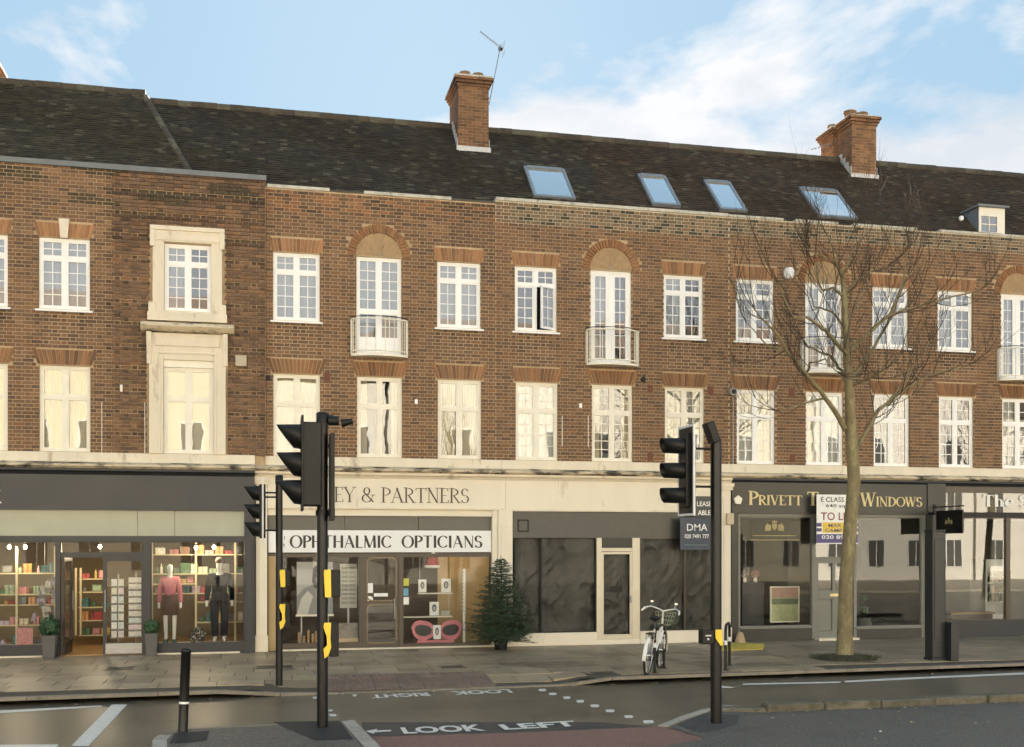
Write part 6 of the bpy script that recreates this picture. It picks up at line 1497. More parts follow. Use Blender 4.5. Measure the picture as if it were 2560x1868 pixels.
for i, (w, h, mt, nm) in enumerate(((12, 12.2, M_REND, 'cream rendered house far across the road'), (10, 12.8, M_REND2, 'white rendered house across the road'), (13, 13.2, M_REND, 'broad cream rendered house across the road'), (9, 11.6, M_REND2, 'narrow white rendered house across the road'), (14, 12.6, M_REND2, 'wide white rendered house across the road'), (12, 13.0, M_REND, 'tall cream rendered house across the road'), (11, 12.0, M_REND2, 'white rendered house near the end across the road'), (14, 10.6, M_REND2, 'end white rendered house across the road'))):
    xs_ = -38 + sum((12, 10, 13, 9, 14, 12, 11, 14)[:i]) + i * .2; house(xs_, xs_ + w, h, mt, nm, M_FROOF)

tag(part('bounce_forecourt', mat('pale_bounce_forecourt', (.40, .36, .29), .8, var=.2, scale=1), None, (-60, 80, -38, -24.5, -.02, .12)), kind='structure')  # unseen pale ground added to bounce sunlight onto the terrace

# ---------------------------------------------------------------- gift shop contents
def skin(vs, es, rs, root=0, sub=2):
    me = bpy.data.meshes.new('sk'); me.from_pydata(vs, es, []); o = bpy.data.objects.new('sk', me); COL.objects.link(o)
    o.modifiers.new('s', 'SKIN'); s = o.modifiers.new('d', 'SUBSURF'); s.levels = sub; s.render_levels = sub
    for i, d in enumerate(me.skin_vertices[0].data): d.radius = (rs[i], rs[i]) if not hasattr(rs[i], '__len__') else rs[i]; d.use_root = i == root
    bpy.context.view_layer.update(); r = bpy.data.meshes.new_from_object(o.evaluated_get(bpy.context.evaluated_depsgraph_get())); bpy.data.objects.remove(o, do_unlink=True)
    r.polygons.foreach_set('use_smooth', [True] * len(r.polygons)); return r
def skpart(name, mt, parent, *a, **k):
    me = skin(*a, **k); me.name = name; me.materials.clear(); me.materials.append(mt); o = bpy.data.objects.new(name, me); COL.objects.link(o); o.parent = parent; WLOC[o.name] = WLOC[parent.name]; return o
M_MANN = flat('mannequin_white', (.72, .70, .66), .4)
def mannequin(label, px, base_z, y, h, man):
    t = thing('mannequin', label, 'mannequin', (X(px, y), y, base_z)); k = h / 1.75
    def V(L): return [(a * k, b * k, c * k) for a, b, c in L]
    sh = .20 if man else .165; hp = .105 if man else .095; lean = .02
    body = V([(0, 0, .95), (0, 0, 1.15), (0, .01, 1.38), (0, .01, 1.5), (0, -.005, 1.57), (0, -.01, 1.66), (0, 0, 1.745), (sh, .01, 1.41), (sh + .05, .02, 1.12), (sh + .065, -.03, .86), (sh + .065, -.05, .76), (-sh, .01, 1.41), (-sh - .05, .02, 1.12), (-sh - .065, -.03, .86), (-sh - .065, -.05, .76), (hp, 0, .86), (hp, -.01, .48), (hp - .01, .01, .09), (hp, -.10, .03), (-hp, 0, .86), (-hp, -.01, .48), (-hp + .01, .01, .09), (-hp, -.10, .03)])
    E = [(0, 1), (1, 2), (2, 3), (3, 4), (4, 5), (5, 6), (2, 7), (7, 8), (8, 9), (9, 10), (2, 11), (11, 12), (12, 13), (13, 14), (0, 15), (15, 16), (16, 17), (17, 18), (0, 19), (19, 20), (20, 21), (21, 22)]
    g = 1.1 if man else .92
    rs = [r * k * g for r in [.05, .06, .07, .05, .055, .085, .055, .05, .04, .032, .03, .05, .04, .032, .03, .06, .055, .04, .035, .06, .055, .04, .035]]
    skpart('body', M_MANN, t, body, E, rs)
    top = flat('navy_knit', (.005, .007, .013), .95, spec=.1) if man else flat('pink_knit', (.50, .155, .19), .95, bump=.2, bscale=90)
    tv = V([(0, 0, .87 if man else 1.02), (0, 0, 1.16), (0, .01, 1.38), (0, .01, 1.49), (sh, .01, 1.42), (sh + .05, .02, 1.12), (sh + .065, -.03, .88), (-sh, .01, 1.42), (-sh - .05, .02, 1.12), (-sh - .065, -.03, .88)])
    skpart('jumper', top, t, tv, [(0, 1), (1, 2), (2, 3), (2, 4), (4, 5), (5, 6), (2, 7), (7, 8), (8, 9)], [r * k * g for r in [.155, .145, .155, .07, .072, .062, .048, .072, .062, .048]])
    if man:
        lv = V([(0, 0, 1.02), (hp, 0, .88), (hp, -.01, .48), (hp - .01, .01, .10), (-hp, 0, .88), (-hp, -.01, .48), (-hp + .01, .01, .10)]); skpart('trousers', flat('dark_denim', (.008, .010, .018), .9, spec=.1), t, lv, [(0, 1), (1, 2), (2, 3), (0, 4), (4, 5), (5, 6)], [r * k * g for r in [.14, .105, .08, .07, .105, .08, .07]])
        m = MB(); m.lathe([(.12 * k, .86 * k), (.172 * k, .885 * k), (.178 * k, .95 * k), (.165 * k, 1.06 * k), (.13 * k, 1.1 * k)], (0, 0, 0), 20); m.local('jumper_hem', top, t)
        m = MB(); m.lathe([(.09 * k, 1.70 * k), (.095 * k, 1.76 * k), (.06 * k, 1.82 * k), (0, 1.84 * k)], (0, 0, 0), 14); m.local('hat', flat('brown_hat', (.10, .07, .055), .9), t)
    else:
        m = MB(); m.lathe([(.155 * k, 1.06 * k), (.175 * k, .92 * k), (.185 * k, .62 * k), (.17 * k, .62 * k)], (0, 0, 0), 20); m.local('skirt', flat('brown_skirt', (.075, .035, .028), .9), t)
        for s in (-1, 1): m = MB(); m.box((s * hp - .05) * k, (s * hp + .05) * k, -.17 * k, .06 * k, -.005, .085 * k); m.local('shoe', flat('green_shoe', (.03, .08, .05), .6), t, bevel=.02)
    m = MB(); m.lathe([(.17 * k, -.02), (.17 * k, -.006)], (0, 0, 0), 18); m.local('base', M_STEEL, t)
YS = .45
bz = Z(490, 1606, YS)
plinth = part('display_plinth', mat('display_white', (.5, .48, .42), .6), bA, (X(380, .2), X(612, .2), AY + .1, .95, PZ + .016, bz - .025))
part('display_plinth', MATS['display_white'], bA, (X(-60, .2), X(140, .2), AY + .1, .95, PZ + .016, Z(70, 1612, YS) - .0))
mannequin('white mannequin in pink jumper and brown skirt in the gift shop window', 425, bz, YS, (1606 - 1415) * (YS + CAMD) / FPX * .99, False)
mannequin('white mannequin in navy jumper, dark trousers and hat in the gift shop window', 549, bz, YS, (1600 - 1398) * (YS + CAMD) / FPX * .97, True)
M_SHELF = mat('shelf_cream', (.50, .43, .27), .6, var=.08)
q = random.Random(21)
GC = {'pink': (.50, .22, .22), 'cream': (.55, .48, .34), 'mint': (.25, .33, .22), 'brown': (.16, .08, .04), 'white': (.6, .58, .52), 'green': (.06, .13, .06), 'red': (.33, .05, .05), 'grey': (.14, .14, .14), 'orange': (.5, .24, .08), 'lilac': (.38, .30, .42), 'teal': (.05, .14, .15), 'gold': (.42, .30, .08)}
def item(x, y, z, w, h, dp, colr, shape, label, group):
    mt = mat('goods_' + colr, GC[colr], .55, var=.5, scale=24); m = MB(); dk = flat('goods_lid_' + colr, shade(GC[colr], .5), .5)
    if shape == 'box':
        t = thing('gift_box', label, 'box', (x, y, z), group=group); m.box(-w / 2, w / 2, -dp / 2, dp / 2, 0, h * .78); m.local('box', mt, t); m = MB(); m.box(-w / 2 - .006, w / 2 + .006, -dp / 2 - .006, dp / 2 + .006, h * .78, h); m.local('lid', mt, t); m = MB(); m.box(-.012, .012, -dp / 2 - .008, dp / 2 + .008, .002, h + .003); m.local('ribbon', dk, t)
    elif shape == 'bottle':
        t = thing('bottle', label, 'bottle', (x, y, z), group=group); r = w / 2; m.lathe([(r, 0), (r, h * .6), (r * .4, h * .75), (r * .4, h * .92)], (0, 0, 0), 10); m.local('body', mt, t); m = MB(); m.lathe([(r * .46, h * .92), (r * .46, h)], (0, 0, 0), 10); m.local('cap', dk, t)
    elif shape == 'jar':
        t = thing('jar', label, 'jar', (x, y, z), group=group); r = w / 2; m.lathe([(r * .9, 0), (r, h * .1), (r, h * .7), (r * .8, h * .8)], (0, 0, 0), 10); m.local('body', mt, t); m = MB(); m.lathe([(r * .85, h * .8), (r * .85, h)], (0, 0, 0), 10); m.local('lid', dk, t)
    elif shape == 'frame':
        t = thing('picture_frame', label, 'frame', (x, y, z), group=group); m.box(-w / 2, w / 2, -.012, .012, 0, h); m.local('panel', mt, t); m = MB(); ring(m, [(-w / 2, 0), (w / 2, 0), (w / 2, h), (-w / 2, h)], [(-w / 2 + .02, .02), (w / 2 - .02, .02), (w / 2 - .02, h - .02), (-w / 2 + .02, h - .02)], -.02, -.0121); m.local('border', dk, t)
    else:
        t = thing('paper_bag', label, 'bag', (x, y, z), group=group); m.box(-w / 2, w / 2, -dp / 2, dp / 2, 0, h * .8); m.local('bag', mt, t); m = MB(); m.tube([(-w / 4, -dp / 2, h * .8), (-w / 4, -dp / 2, h * .95), (w / 4, -dp / 2, h * .95), (w / 4, -dp / 2, h * .8)], .006, 5); m.local('handle', dk, t)
    t.rotation_euler = (0, 0, q.uniform(-.35, .35)) if shape != 'frame' else (math.radians(-8), 0, q.uniform(-.15, .15))
    return t
NMS = {'box': 'gift box', 'bottle': 'bottle', 'jar': 'lidded jar', 'frame': 'picture frame', 'bag': 'paper bag'}
def shelf_unit(label, px0, px1, y, rows, uprights, ztop_px, dp, where, ranks, split=None):
    m0 = (px0 + px1) / 2; t = thing('shelf_unit', label, 'shelves', (X(m0, y), y, Z(m0, rows[-1][0], y) - .02))
    for px in uprights: a = X(px, y); part('upright', M_SHELF, t, (a - .02, a + .02, y - .03, y + .02, Z(m0, rows[-1][0], y), Z(m0, ztop_px, y)))
    used = {}
    for i, (py, pa, pb, n) in enumerate(rows):
        z = Z(m0, py, y); a, b = X(pa, y), X(pb, y)
        part('shelf', M_SHELF, t, (a, b, y + .021, y + dp, z - .022, z)); zt = Z(m0, rows[i - 1][0], y) - .05 if i else Z(m0, ztop_px, y)
        x = a + .05
        while x < b - .06 and n:
            sh_ = q.choice(('box', 'box', 'bottle', 'jar', 'frame', 'bag', 'box')); cl_ = q.choice(list(GC)); w = {'box': q.uniform(.1, .2), 'bottle': .06, 'jar': q.uniform(.07, .1), 'frame': q.uniform(.12, .2), 'bag': q.uniform(.12, .2)}[sh_]
            hmax = min(.34, (zt - z) * .92); h = {'box': q.uniform(.08, .2), 'bottle': q.uniform(.15, .24), 'jar': q.uniform(.08, .13), 'frame': q.uniform(.15, .24), 'bag': q.uniform(.16, .28)}[sh_]; h = min(h, hmax)
            if h < .05: break
            key = (i, sh_, cl_)
            lab = f'{cl_} {NMS[sh_]} on the {ranks[i]} shelf of the {where}'
            item(x + w / 2, y + .04 + .10, z + .001, w, h, min(.14, w), cl_, sh_, lab, f'{cl_} {NMS[sh_]}{"es" if sh_ == "box" else "s"} on the {ranks[i]} shelf of the {where}'); x += w + q.choice((.02, .03, .05, .12))
RK = ['top', 'upper', 'middle', 'lower', 'bottom', 'base']
shelf_unit('cream shelves of gifts filling the window left of the gift shop door', -60, 140, .55, [(1433, -60, 140, 1), (1486, -60, 140, 1), (1512, -60, 140, 1), (1563, -60, 140, 1), (1612, -60, 140, 1)], [-55, 42, 138], 1366, .26, "window left of the door", RK)
shelf_unit('cream shelves of gifts behind the two mannequins', 380, 608, .95, [(1386, 381, 606, 1), (1434, 381, 606, 1), (1459, 381, 489, 1), (1483, 381, 606, 1), (1505, 492, 606, 1), (1556, 492, 606, 1), (1606, 381, 606, 0)], [380, 490, 588], 1352, .26, 'window behind the mannequins', RK + ['floor'])
shelf_unit('pale wooden display unit inside the open gift shop door', 190, 262, 2.2, [(1447, 196, 262, 1), (1480, 196, 262, 1), (1518, 196, 262, 1), (1551, 196, 262, 1), (1588, 196, 262, 1)], [190, 202], 1420, .5, 'display unit inside the door', RK)
def card_rack(label, px0, px1, py0, py1, cols, rows, seed):
    y = .28; t = thing('card_rack', label, 'card rack', (X((px0 + px1) / 2, y), y, PZ + .016)); z0, z1 = Z(300, py1, y), Z(300, py0, y); a, b = X(px0, y), X(px1, y); r = random.Random(seed)
    MB().tube([((a + b) / 2, y + .1, PZ + .02), ((a + b) / 2, y + .1, z1 + .08)], .02, 8).build('post', M_STEEL, t); part('base', M_STEEL, t, (a, b, y - .03, y + .25, PZ + .017, PZ + .04))
    cols_ = [(.8, .78, .72), (.74, .7, .62), (.78, .64, .64), (.66, .7, .66), (.78, .74, .6)]
    for i in range(rows):
        zc = z0 + (z1 - z0) * i / rows; h = (z1 - z0) / rows
        part('wire_shelf', M_STEEL, t, (a - .01, b + .01, y - .03, y + .06, zc + .002, zc + .010))
        for j in range(cols):
            w = (b - a) / cols; c = r.choice(cols_); nm = 'card_%d' % cols_.index(c); o = part('card', mat(nm, c, .6, var=.3, scale=18), t, (a + w * j + .012, a + w * (j + 1) - .012, y - .012, y - .004, zc + .02, zc + h * .88))
card_rack('tall rack of pale greeting cards just inside the closed door leaf', 277, 311, 1445, 1596, 2, 7, 4)
card_rack('tall rack of patterned greeting cards beside the door frame', 320, 357, 1442, 1594, 1, 9, 8)
M_BULB = emit('bulb', (1, .82, .55), 22)
def pendant(px, py, y, label, watts, z=None):
    x = X(px, y); z = Z(px, py, y); t = thing('pendant_lamp', label, 'lamp', (x, y, z), group=None)
    MB().tube([(x, y, z + .06), (x, y, 3.15)], .004, 5).build('cord', M_BLACKP, t); MB().lathe([(.02, .03), (.022, .065), (.01, .07)], (x, y, z), 10).build('holder', M_STEEL, t)
    MB().lathe([(0, -.055), (.028, -.03), (.034, 0), (.02, .029)], (x, y, z), 12).build('bulb', M_BULB, t)
    l = bpy.data.lights.new('bulb_light', 'POINT'); l.energy = watts; l.color = (1, .80, .52); l.shadow_soft_size = .05; lo = bpy.data.objects.new('bulb_light', l); COL.objects.link(lo); lo.parent = t; lo.location = (0, 0, -.12)
pendant(23, 1367, .42, 'bare bulb hanging over the outer end of the left gift shop window', 5); pendant(63, 1367, .42, 'bare bulb hanging over the inner end of the left gift shop window', 5)
pendant(490, 1369, .42, 'bare bulb hanging between the two mannequins', 5); pendant(535, 1367, .42, 'bare bulb hanging above the navy mannequin', 5); pendant(250, 1366, 1.6, 'bare bulb hanging inside the gift shop door', 10)

def extras():
    y = .30; x0 = X(112, y); t = thing('hanging_display', 'bunch of small grey cloth bags hanging by the open shop door', 'display', (x0, y, Z(112, 1565, y))); r = random.Random(3)
    zt = Z(112, 1430, y); MB().tube([(x0, y, zt), (x0, y, 3.15)], .006, 6).build('rod', M_STEEL, t)
    cs = [flat('bag_grey', (.16, .15, .15), .9, var=.4, scale=20), flat('bag_lilac', (.30, .25, .30), .9, var=.4, scale=20), flat('bag_pale', (.42, .40, .36), .9, var=.4, scale=20)]
    for i in range(22):
        px, py = r.uniform(88, 138), r.uniform(1440, 1560); w, h = r.uniform(.07, .12), r.uniform(.09, .16); x, z = X(px, y), Z(px, py, y); yy = y + r.uniform(-.06, .08); m = MB()
        m.m = Matrix.Translation((x, yy, z)) @ Matrix.Rotation(r.uniform(-.4, .4), 4, 'Y'); m.prism([(-w * .5, -h), (w * .5, -h), (w * .45, -.02), (w * .2, 0), (-w * .2, 0), (-w * .45, -.02)], -.03, .03); m.tube([(-w * .3, 0, -.01), (0, 0, .06), (w * .3, 0, -.01)], .004, 4); m.m = None; m.build('cloth_bag', r.choice(cs), t)
    z = Z(62, 1613, .35); item(X(62, .35), .35, Z(70, 1612, .45) + .002, .30, .44, .14, 'pink', 'bag', 'large pale pink paper bag on the floor of the window left of the door', 'large bags')
    px = 494; x, y = X(px, .3), .3; t = thing('ornament_wreath', 'dark wreath with white ornaments on the window floor between the mannequins', 'wreath', (x, y, bz - .02)); m = leaf_ball((0, 0, .17), .17, 420, 8, .03); m.c = [(.5, .48, .44) if rnd.random() < .22 else shade((.03, .028, .03), .5 + rnd.random()) for _ in m.c]; m.local('foliage', M_LEAFV, t, attr=True); MB().lathe([(.08, 0), (.09, .03), (.03, .05)], (0, 0, 0), 10).local('base', M_WHITE2, t)
extras()

# ---------------------------------------------------------------- opticians' window contents
YO = .42
def easel_poster():
    a, b, c, d = R(742, 1405, 832, 1536, YO); t = thing('poster', 'large grey portrait poster on a stand in the opticians left window', 'poster', ((a + b) / 2, YO, PZ + .012))
    p = part('panel', flat('poster_grey', (.42, .42, .43), .6), t, (a, b, YO, YO + .02, c, d)); w, h = b - a, d - c
    dk = flat('poster_dark', (.03, .03, .032), .6); md = flat('poster_mid', (.24, .24, .24), .6)
    def blob(pts, mt, dy): m = MB(); m.prism([(a + w * u, c + h * v) for u, v in pts], YO - dy, YO - dy + .0015); m.build('print_shape', mt, p)
    blob([(0, 0), (1, 0), (1, .55), (.85, .62), (.7, .56), (.5, .58), (.2, .5), (0, .35)], md, .002)
    blob([(.42, .62), (.5, .5), (.72, .5), (.84, .62), (.88, .82), (.78, .95), (.6, .97), (.45, .88)], dk, .004); blob([(.52, .64), (.6, .54), (.72, .56), (.78, .68), (.76, .82), (.62, .85), (.54, .78)], md, .006)
    blob([(.5, .72), (.6, .71), (.62, .76), (.5, .77)], dk, .008); blob([(.66, .71), (.77, .72), (.77, .77), (.66, .76)], dk, .008); blob([(.0, 0), (.3, .0), (.45, .35), (.3, .45), (.12, .3)], flat('poster_light', (.55, .54, .5), .6), .004)
    for xx in (a + .1, b - .1): part('stand_leg', M_STEEL, t, (xx - .015, xx + .015, YO + .021, YO + .04, PZ + .013, d - .1))
    part('foot_rail', M_WHITE2, t, (a - .02, b + .02, YO - .03, YO + .04, c - .04, c - .001))
easel_poster()
def glasses_mesh(w):
    m = MB()
    for s in (-1, 1): pts = [(s * w * .26 + w * .2 * math.cos(u), 0, w * .13 * math.sin(u)) for u in [2 * math.pi * i / 10 for i in range(11)]]; m.tube(pts, w * .03, 4, caps=False)
    m.box(-w * .07, w * .07, -.004, .004, -.004, .004); return m.mesh('spectacles')
def frame_rack():
    a, b, c, d = R(850, 1410, 892, 1520, YO); t = thing('spectacle_rack', 'tall pale rack holding rows of dark spectacle frames', 'rack', ((a + b) / 2, YO, PZ + .012)); part('panel', flat('rack_pale', (.42, .41, .36), .5), t, (a, b, YO, YO + .03, c, d)); part('stand', M_STEEL, t, ((a + b) / 2 - .02, (a + b) / 2 + .02, YO + .031, YO + .06, PZ + .013, d - .1))
    me = glasses_mesh(.14); me.materials.append(M_BPRINT)
    for i in range(9):
        for j in range(2): link(bpy.data.objects.new('spectacles', me), t, (a + (b - a) * (.27 + .46 * j), YO - .015, c + (d - c) * (.12 + .098 * i)))
frame_rack()
def mini_frame(px0, py0, px1, py1, label, mt, y=YO, motif=True):
    a, b, c, d = R(px0, py0, px1, py1, y); t = thing('display_card', label, 'card', ((a + b) / 2, y, c)); p = part('panel', mt, t, (a, b, y - .006, y + .006, c, d)); w, h = b - a, d - c
    if motif:
        m = MB(); cx, cz = (a + b) / 2, c + h * .55; m.prism([(cx + w * .25 * math.cos(2 * math.pi * i / 12), cz + h * .28 * math.sin(2 * math.pi * i / 12)) for i in range(12)], y - .0085, y - .0062); m.build('print_shape', flat('card_dark', (.06, .06, .06), .6), p); m = MB(); m.prism([(cx + w * .16 * math.cos(2 * math.pi * i / 12), cz - h * .03 + h * .18 * math.sin(2 * math.pi * i / 12)) for i in range(12)], y - .011, y - .0087); m.build('print_shape', flat('card_mid', (.4, .4, .4), .6), p)
    return t
def wall_shelf(px0, px1, py, label): a, b = X(px0, YO), X(px1, YO); z = Z((px0 + px1) / 2, py, YO); t = thing('display_shelf', label, 'shelf', ((a + b) / 2, YO, z)); part('board', M_WHITE2, t, (a, b, YO - .08, YO + .14, z - .022, z - .002)); [part('hanger_rod', M_STEEL, t, (xx - .006, xx + .006, YO + .12, YO + .132, z - .002, zs - .05)) for xx in (a + .05, b - .05)]
wall_shelf(1046, 1130, 1482.5, 'upper glass shelf in the opticians right window'); wall_shelf(1003, 1130, 1541, 'lower shelf in the opticians right window above pink glasses')
mini_frame(1046, 1449, 1066, 1481, 'small photo card at the left end of the opticians upper shelf', M_WPRINT); mini_frame(1103, 1447, 1127, 1481, 'white portrait card at the right end of the opticians upper shelf', M_WPRINT); mini_frame(1074, 1505, 1097, 1539, 'white square card standing on the opticians lower shelf', M_WPRINT); mini_frame(1103, 1527, 1124, 1540, 'small pale card on the right of the opticians lower shelf', flat('pale_card', (.4, .4, .34), .6), motif=False)
def santa():
    x, y = X(1081, YO), YO; z = Z(1081, 1420, YO); t = thing('santa_hat', 'red santa hat with white trim hung in the opticians window', 'hat', (x, y, z)); m = MB(); m.lathe([(.155, .04), (.145, .09), (.10, .2), (.05, .28), (.02, .31)], (0, 0, 0), 14); m.local('cone', flat('santa_red', (.35, .02, .02), .9), t); m = MB(); m.lathe([(.15, 0), (.175, .02), (.175, .045), (.15, .06)], (0, 0, 0), 14); m.local('trim', M_WPRINT, t); m = MB(); m.lathe([(0, -.04), (.04, -.02), (.045, .01), (.0, .04)], (.02, 0, .32), 10); m.local('bobble', M_WPRINT, t)
    MB().tube([(0, 0, .33), (0, 0, zs - .05 - z)], .004, 4).local('thread', M_WPRINT, t)
santa()
def pink_glasses():
    y = YO - .12; cx, cz = X(1092, y), Z(1092, 1576, y); t = thing('giant_spectacles', 'giant pink cat-eye spectacles at the bottom of the opticians window', 'spectacles', (cx, y, Z(1092, 1606, y))); M_PK = flat('pink_gloss', (.55, .16, .20), .25); S_ = (y + CAMD) / FPX
    for s in (-1, 1):
        def el(f, k): return [(cx + s * 34 * S_ + s * f * 25 * S_ * math.cos(u) * (1 + .12 * (math.sin(u) > 0) * max(0, math.cos(u))), cz + f * k * 21 * S_ * math.sin(u) + (f * 8 * S_ * max(0, math.cos(u)) * max(0, math.sin(u)))) for u in [2 * math.pi * i / 28 for i in range(28)]]
        m = MB(); o_, i_ = el(1.12, 1.05), el(.84, .78)
        if s < 0: o_, i_ = o_[::-1], i_[::-1]
        ring(m, o_, i_, y - .03, y + .03); m.build('rim', M_PK, t); m = MB(); m.prism(i_, y - .004, y + .004); m.build('lens', flat('dark_lens', (.02, .02, .022), .15), t)
    part('bridge', M_PK, t, (cx - 10 * S_, cx + 10 * S_, y - .025, y + .025, cz + .05, cz + .11)); part('stand', M_PK, t, (cx - 50 * S_, cx + 45 * S_, y - .04, y + .04, Z(1092, 1606, y), Z(1092, 1600, y))); part('stand_post', M_PK, t, (cx - 3 * S_, cx + 3 * S_, y - .02, y + .02, Z(1092, 1600, y), cz + .05))
    p = mini_frame(1083, 1563, 1102, 1598, 'white photo card in front of the bridge of the giant pink spectacles', M_WPRINT, y=y - .06)
pink_glasses()
a = X(1160, .36); t = thing('height_stick', 'white upright measuring stick in the opticians window', 'stick', (a, .36, PZ + .02)); part('stick', M_WPRINT, t, (a - .03, a + .03, .35, .37, PZ + .03, Z(1160, 1422, .36)))
for i in range(14): part('tick', M_BPRINT, t, (a - .03, a - .005, .348, .3499, .9 + i * .085, .91 + i * .085))
part('base', M_WPRINT, t, (a - .12, a + .04, .33, .39, PZ + .018, PZ + .03))
a, b, c, d = R(1012, 1545, 1030, 1600, .5); 
for i, (px, hh) in enumerate(((748, .28), (760, .2), (771, .32), (782, .24), (790, .3))):
    z0 = Z(770, 1611, YO); t = thing('wooden_spectacle_holder', 'carved pale wooden spectacle holder on the opticians window floor', 'ornament', (X(px, .3), .3, z0), group='wooden spectacle holders below the poster'); m = MB(); m.lathe([(.04, 0), (.035, .02), (.028, hh * .5), (.035, hh * .62), (.022, hh * .7), (.034, hh * .85), (.02, hh), (0, hh + .004)], (0, 0, 0), 10); m.local('body', M_WOOD, t)
    m = MB(); m.box(-.045, .045, -.04, .04, -.002, .012); m.local('foot', M_WOOD, t)
a, b, c, d = R(846, 1556, 893, 1611, .5); t = thing('photo_panel', 'photo advertising panel standing below the spectacle rack', 'panel', ((a + b) / 2, .3, c)); p = part('panel', mat('photo_print', (.26, .23, .2), .5, var=.6, scale=5), t, (a, b, .29, .31, c + .15, d)); part('pale_base', flat('sand_base', (.55, .43, .26), .6), t, (a, b, .285, .315, c, c + .149)); part('orange_edge', flat('orange_edge', (.45, .10, .03), .6), t, (a - .1, a - .001, .288, .312, c + .02, d - .02))
part('display_floor', M_OPTW, bB, (X(699), X(902), RY + .07, .6, PZ + .013, Z(800, 1611, YO) - .004), (X(1007), X(1225), RY + .07, .6, PZ + .013, Z(1115, 1607, YO)))
for px, py, c_, nm in ((1017, 1456, flat('yellow_sticker', (.5, .5, .05)), 'yellow round sticker on the opticians right window pane'), (1016, 1481, flat('blue_sticker', (.12, .33, .45)), 'pale blue square sticker on the opticians right window pane'), (1017, 1503, M_WPRINT, 'small white sticker below the blue one on the opticians pane')):
    x = X(px); z = Z(px, py); tag(part('window_sticker', c_, None, (x - .06, x + .06, RY + .003, RY + .008, z - .08, z + .08)), nm, 'sticker')
def opt_added_lamp(px, y, w, label): x = X(px, y); t = thing('added_ceiling_lamp', label, 'lamp', (x, y, 2.96)); MB().lathe([(.10, 0), (.11, .03), (.11, .04)], (x, y, 2.96), 16).build('shade', M_WHITE2, t); MB().lathe([(.085, -.004), (.085, -.001)], (x, y, 2.96), 16).build('diffuser', emit('warm_panel', (1, .85, .62), 6), t); l = bpy.data.lights.new('added_lamp_light', 'POINT'); l.energy = w; l.color = (1, .82, .58); l.shadow_soft_size = .08; lo = bpy.data.objects.new('added_lamp_light', l); COL.objects.link(lo); lo.parent = t; lo.location = (0, 0, -.1)
opt_added_lamp(800, .8, 5, 'small added ceiling lamp lighting the opticians left window'); opt_added_lamp(1100, .8, 7, 'small added ceiling lamp lighting the opticians right window')  # lamps added to brighten the opticians' interior

# ---------------------------------------------------------------- inside the dark shopfronts
YP = .7
a, b, c, d = R(1925, 1466, 1998, 1556, YP); t = thing('framed_landscape', 'framed pink and green picture on an easel in the dark shopfront window', 'picture', ((a + b) / 2, YP, PZ + .012))
p = part('panel', flat('pale_green_print', (.42, .45, .25), .6, var=.3, scale=6), t, (a, b, YP, YP + .03, c, d)); part('print_block', flat('dusky_pink_print', (.42, .26, .2), .6, var=.2, scale=8), p, (a + .03, b - .03, YP - .004, YP - .001, c + (d - c) * .68, d - .03)); part('print_block', flat('dark_green_print', (.14, .17, .1), .6, var=.4, scale=9), p, (a + .03, b - .03, YP - .004, YP - .001, c + (d - c) * .5, c + (d - c) * .66))
m = MB(); ring(m, [(a, c), (b, c), (b, d), (a, d)], [(a + .03, c + .03), (b - .03, c + .03), (b - .03, d - .03), (a + .03, d - .03)], YP - .02, YP - .0005); m.build('frame', M_WHITE2, p)
for xx in (a + .08, b - .08): part('leg', M_BLACKP, t, (xx - .015, xx + .015, YP + .031, YP + .06, PZ + .013, d - .05))
t = thing('console', 'dark low cabinet with flowers in the dark shopfront window', 'cabinet', (X(1880, 1.0), 1.0, PZ + .012)); a, b = X(1850, 1.0), X(1905, 1.0); part('carcass', flat('navy_cabinet', (.012, .014, .022), .5), t, (a, b, .9, 1.3, PZ + .02, Z(1880, 1456, .9))); part('plinth', M_BLACK, t, (a + .02, b - .02, .92, 1.28, PZ + .013, PZ + .02))
zt2 = Z(1880, 1456, .9)
for px, cl_, lb in ((1862, (.55, .5, .48), 'white bunch of flowers in vase on the dark cabinet'), (1888, (.4, .2, .2), 'pink bunch of flowers in vase on the dark cabinet')):
    t = thing('flower_vase', lb, 'vase', (X(px, 1.0), 1.0, zt2 + .001)); MB().lathe([(.04, 0), (.05, .06), (.03, .1), (.04, .12)], (0, 0, 0), 10).local('vase', M_WHITE2, t); m = leaf_ball((0, 0, .2), .1, 160, px, .03); m.c = [shade(cl_, .6 + .6 * rnd.random()) for _ in m.c]; m.local('flowers', M_LEAFV, t, attr=True)
x, y = X(2160, .6), .6; t = thing('potted_topiary', 'two ball topiary in a round urn in the dark shopfront right window', 'plant', (x, y, PZ + .014)); MB().lathe([(.10, 0), (.17, .08), (.20, .25), (.15, .40), (.17, .44), (.13, .44)], (0, 0, 0), 16).local('urn', flat('stone_urn', (.12, .13, .12), .7), t); MB().tube([(0, 0, .42), (0, 0, .95)], .015, 6).local('stem', M_DWOOD, t); 
mm_ = leaf_ball((0, 0, .62), .13, 500, 4, .025); mm_.local('foliage', M_LEAFV, t, attr=True); leaf_ball((0, 0, .94), .10, 350, 5, .022).local('foliage', M_LEAFV, t, attr=True)
x, y = X(2495, .9), .9; t = thing('drinks_fridge', 'upright glass fronted fridge in the white lettered shop', 'fridge', (x, y, PZ + .014)); m = MB(); m.box(-.36, -.32, 0, .6, 0, 1.85).box(.32, .36, 0, .6, 0, 1.85).box(-.32, .32, .55, .6, 0, 1.85).box(-.32, .32, 0, .55, 0, .45).box(-.36, .36, -.01, .6, 1.55, 1.85); m.local('cabinet', M_WHITE, t)
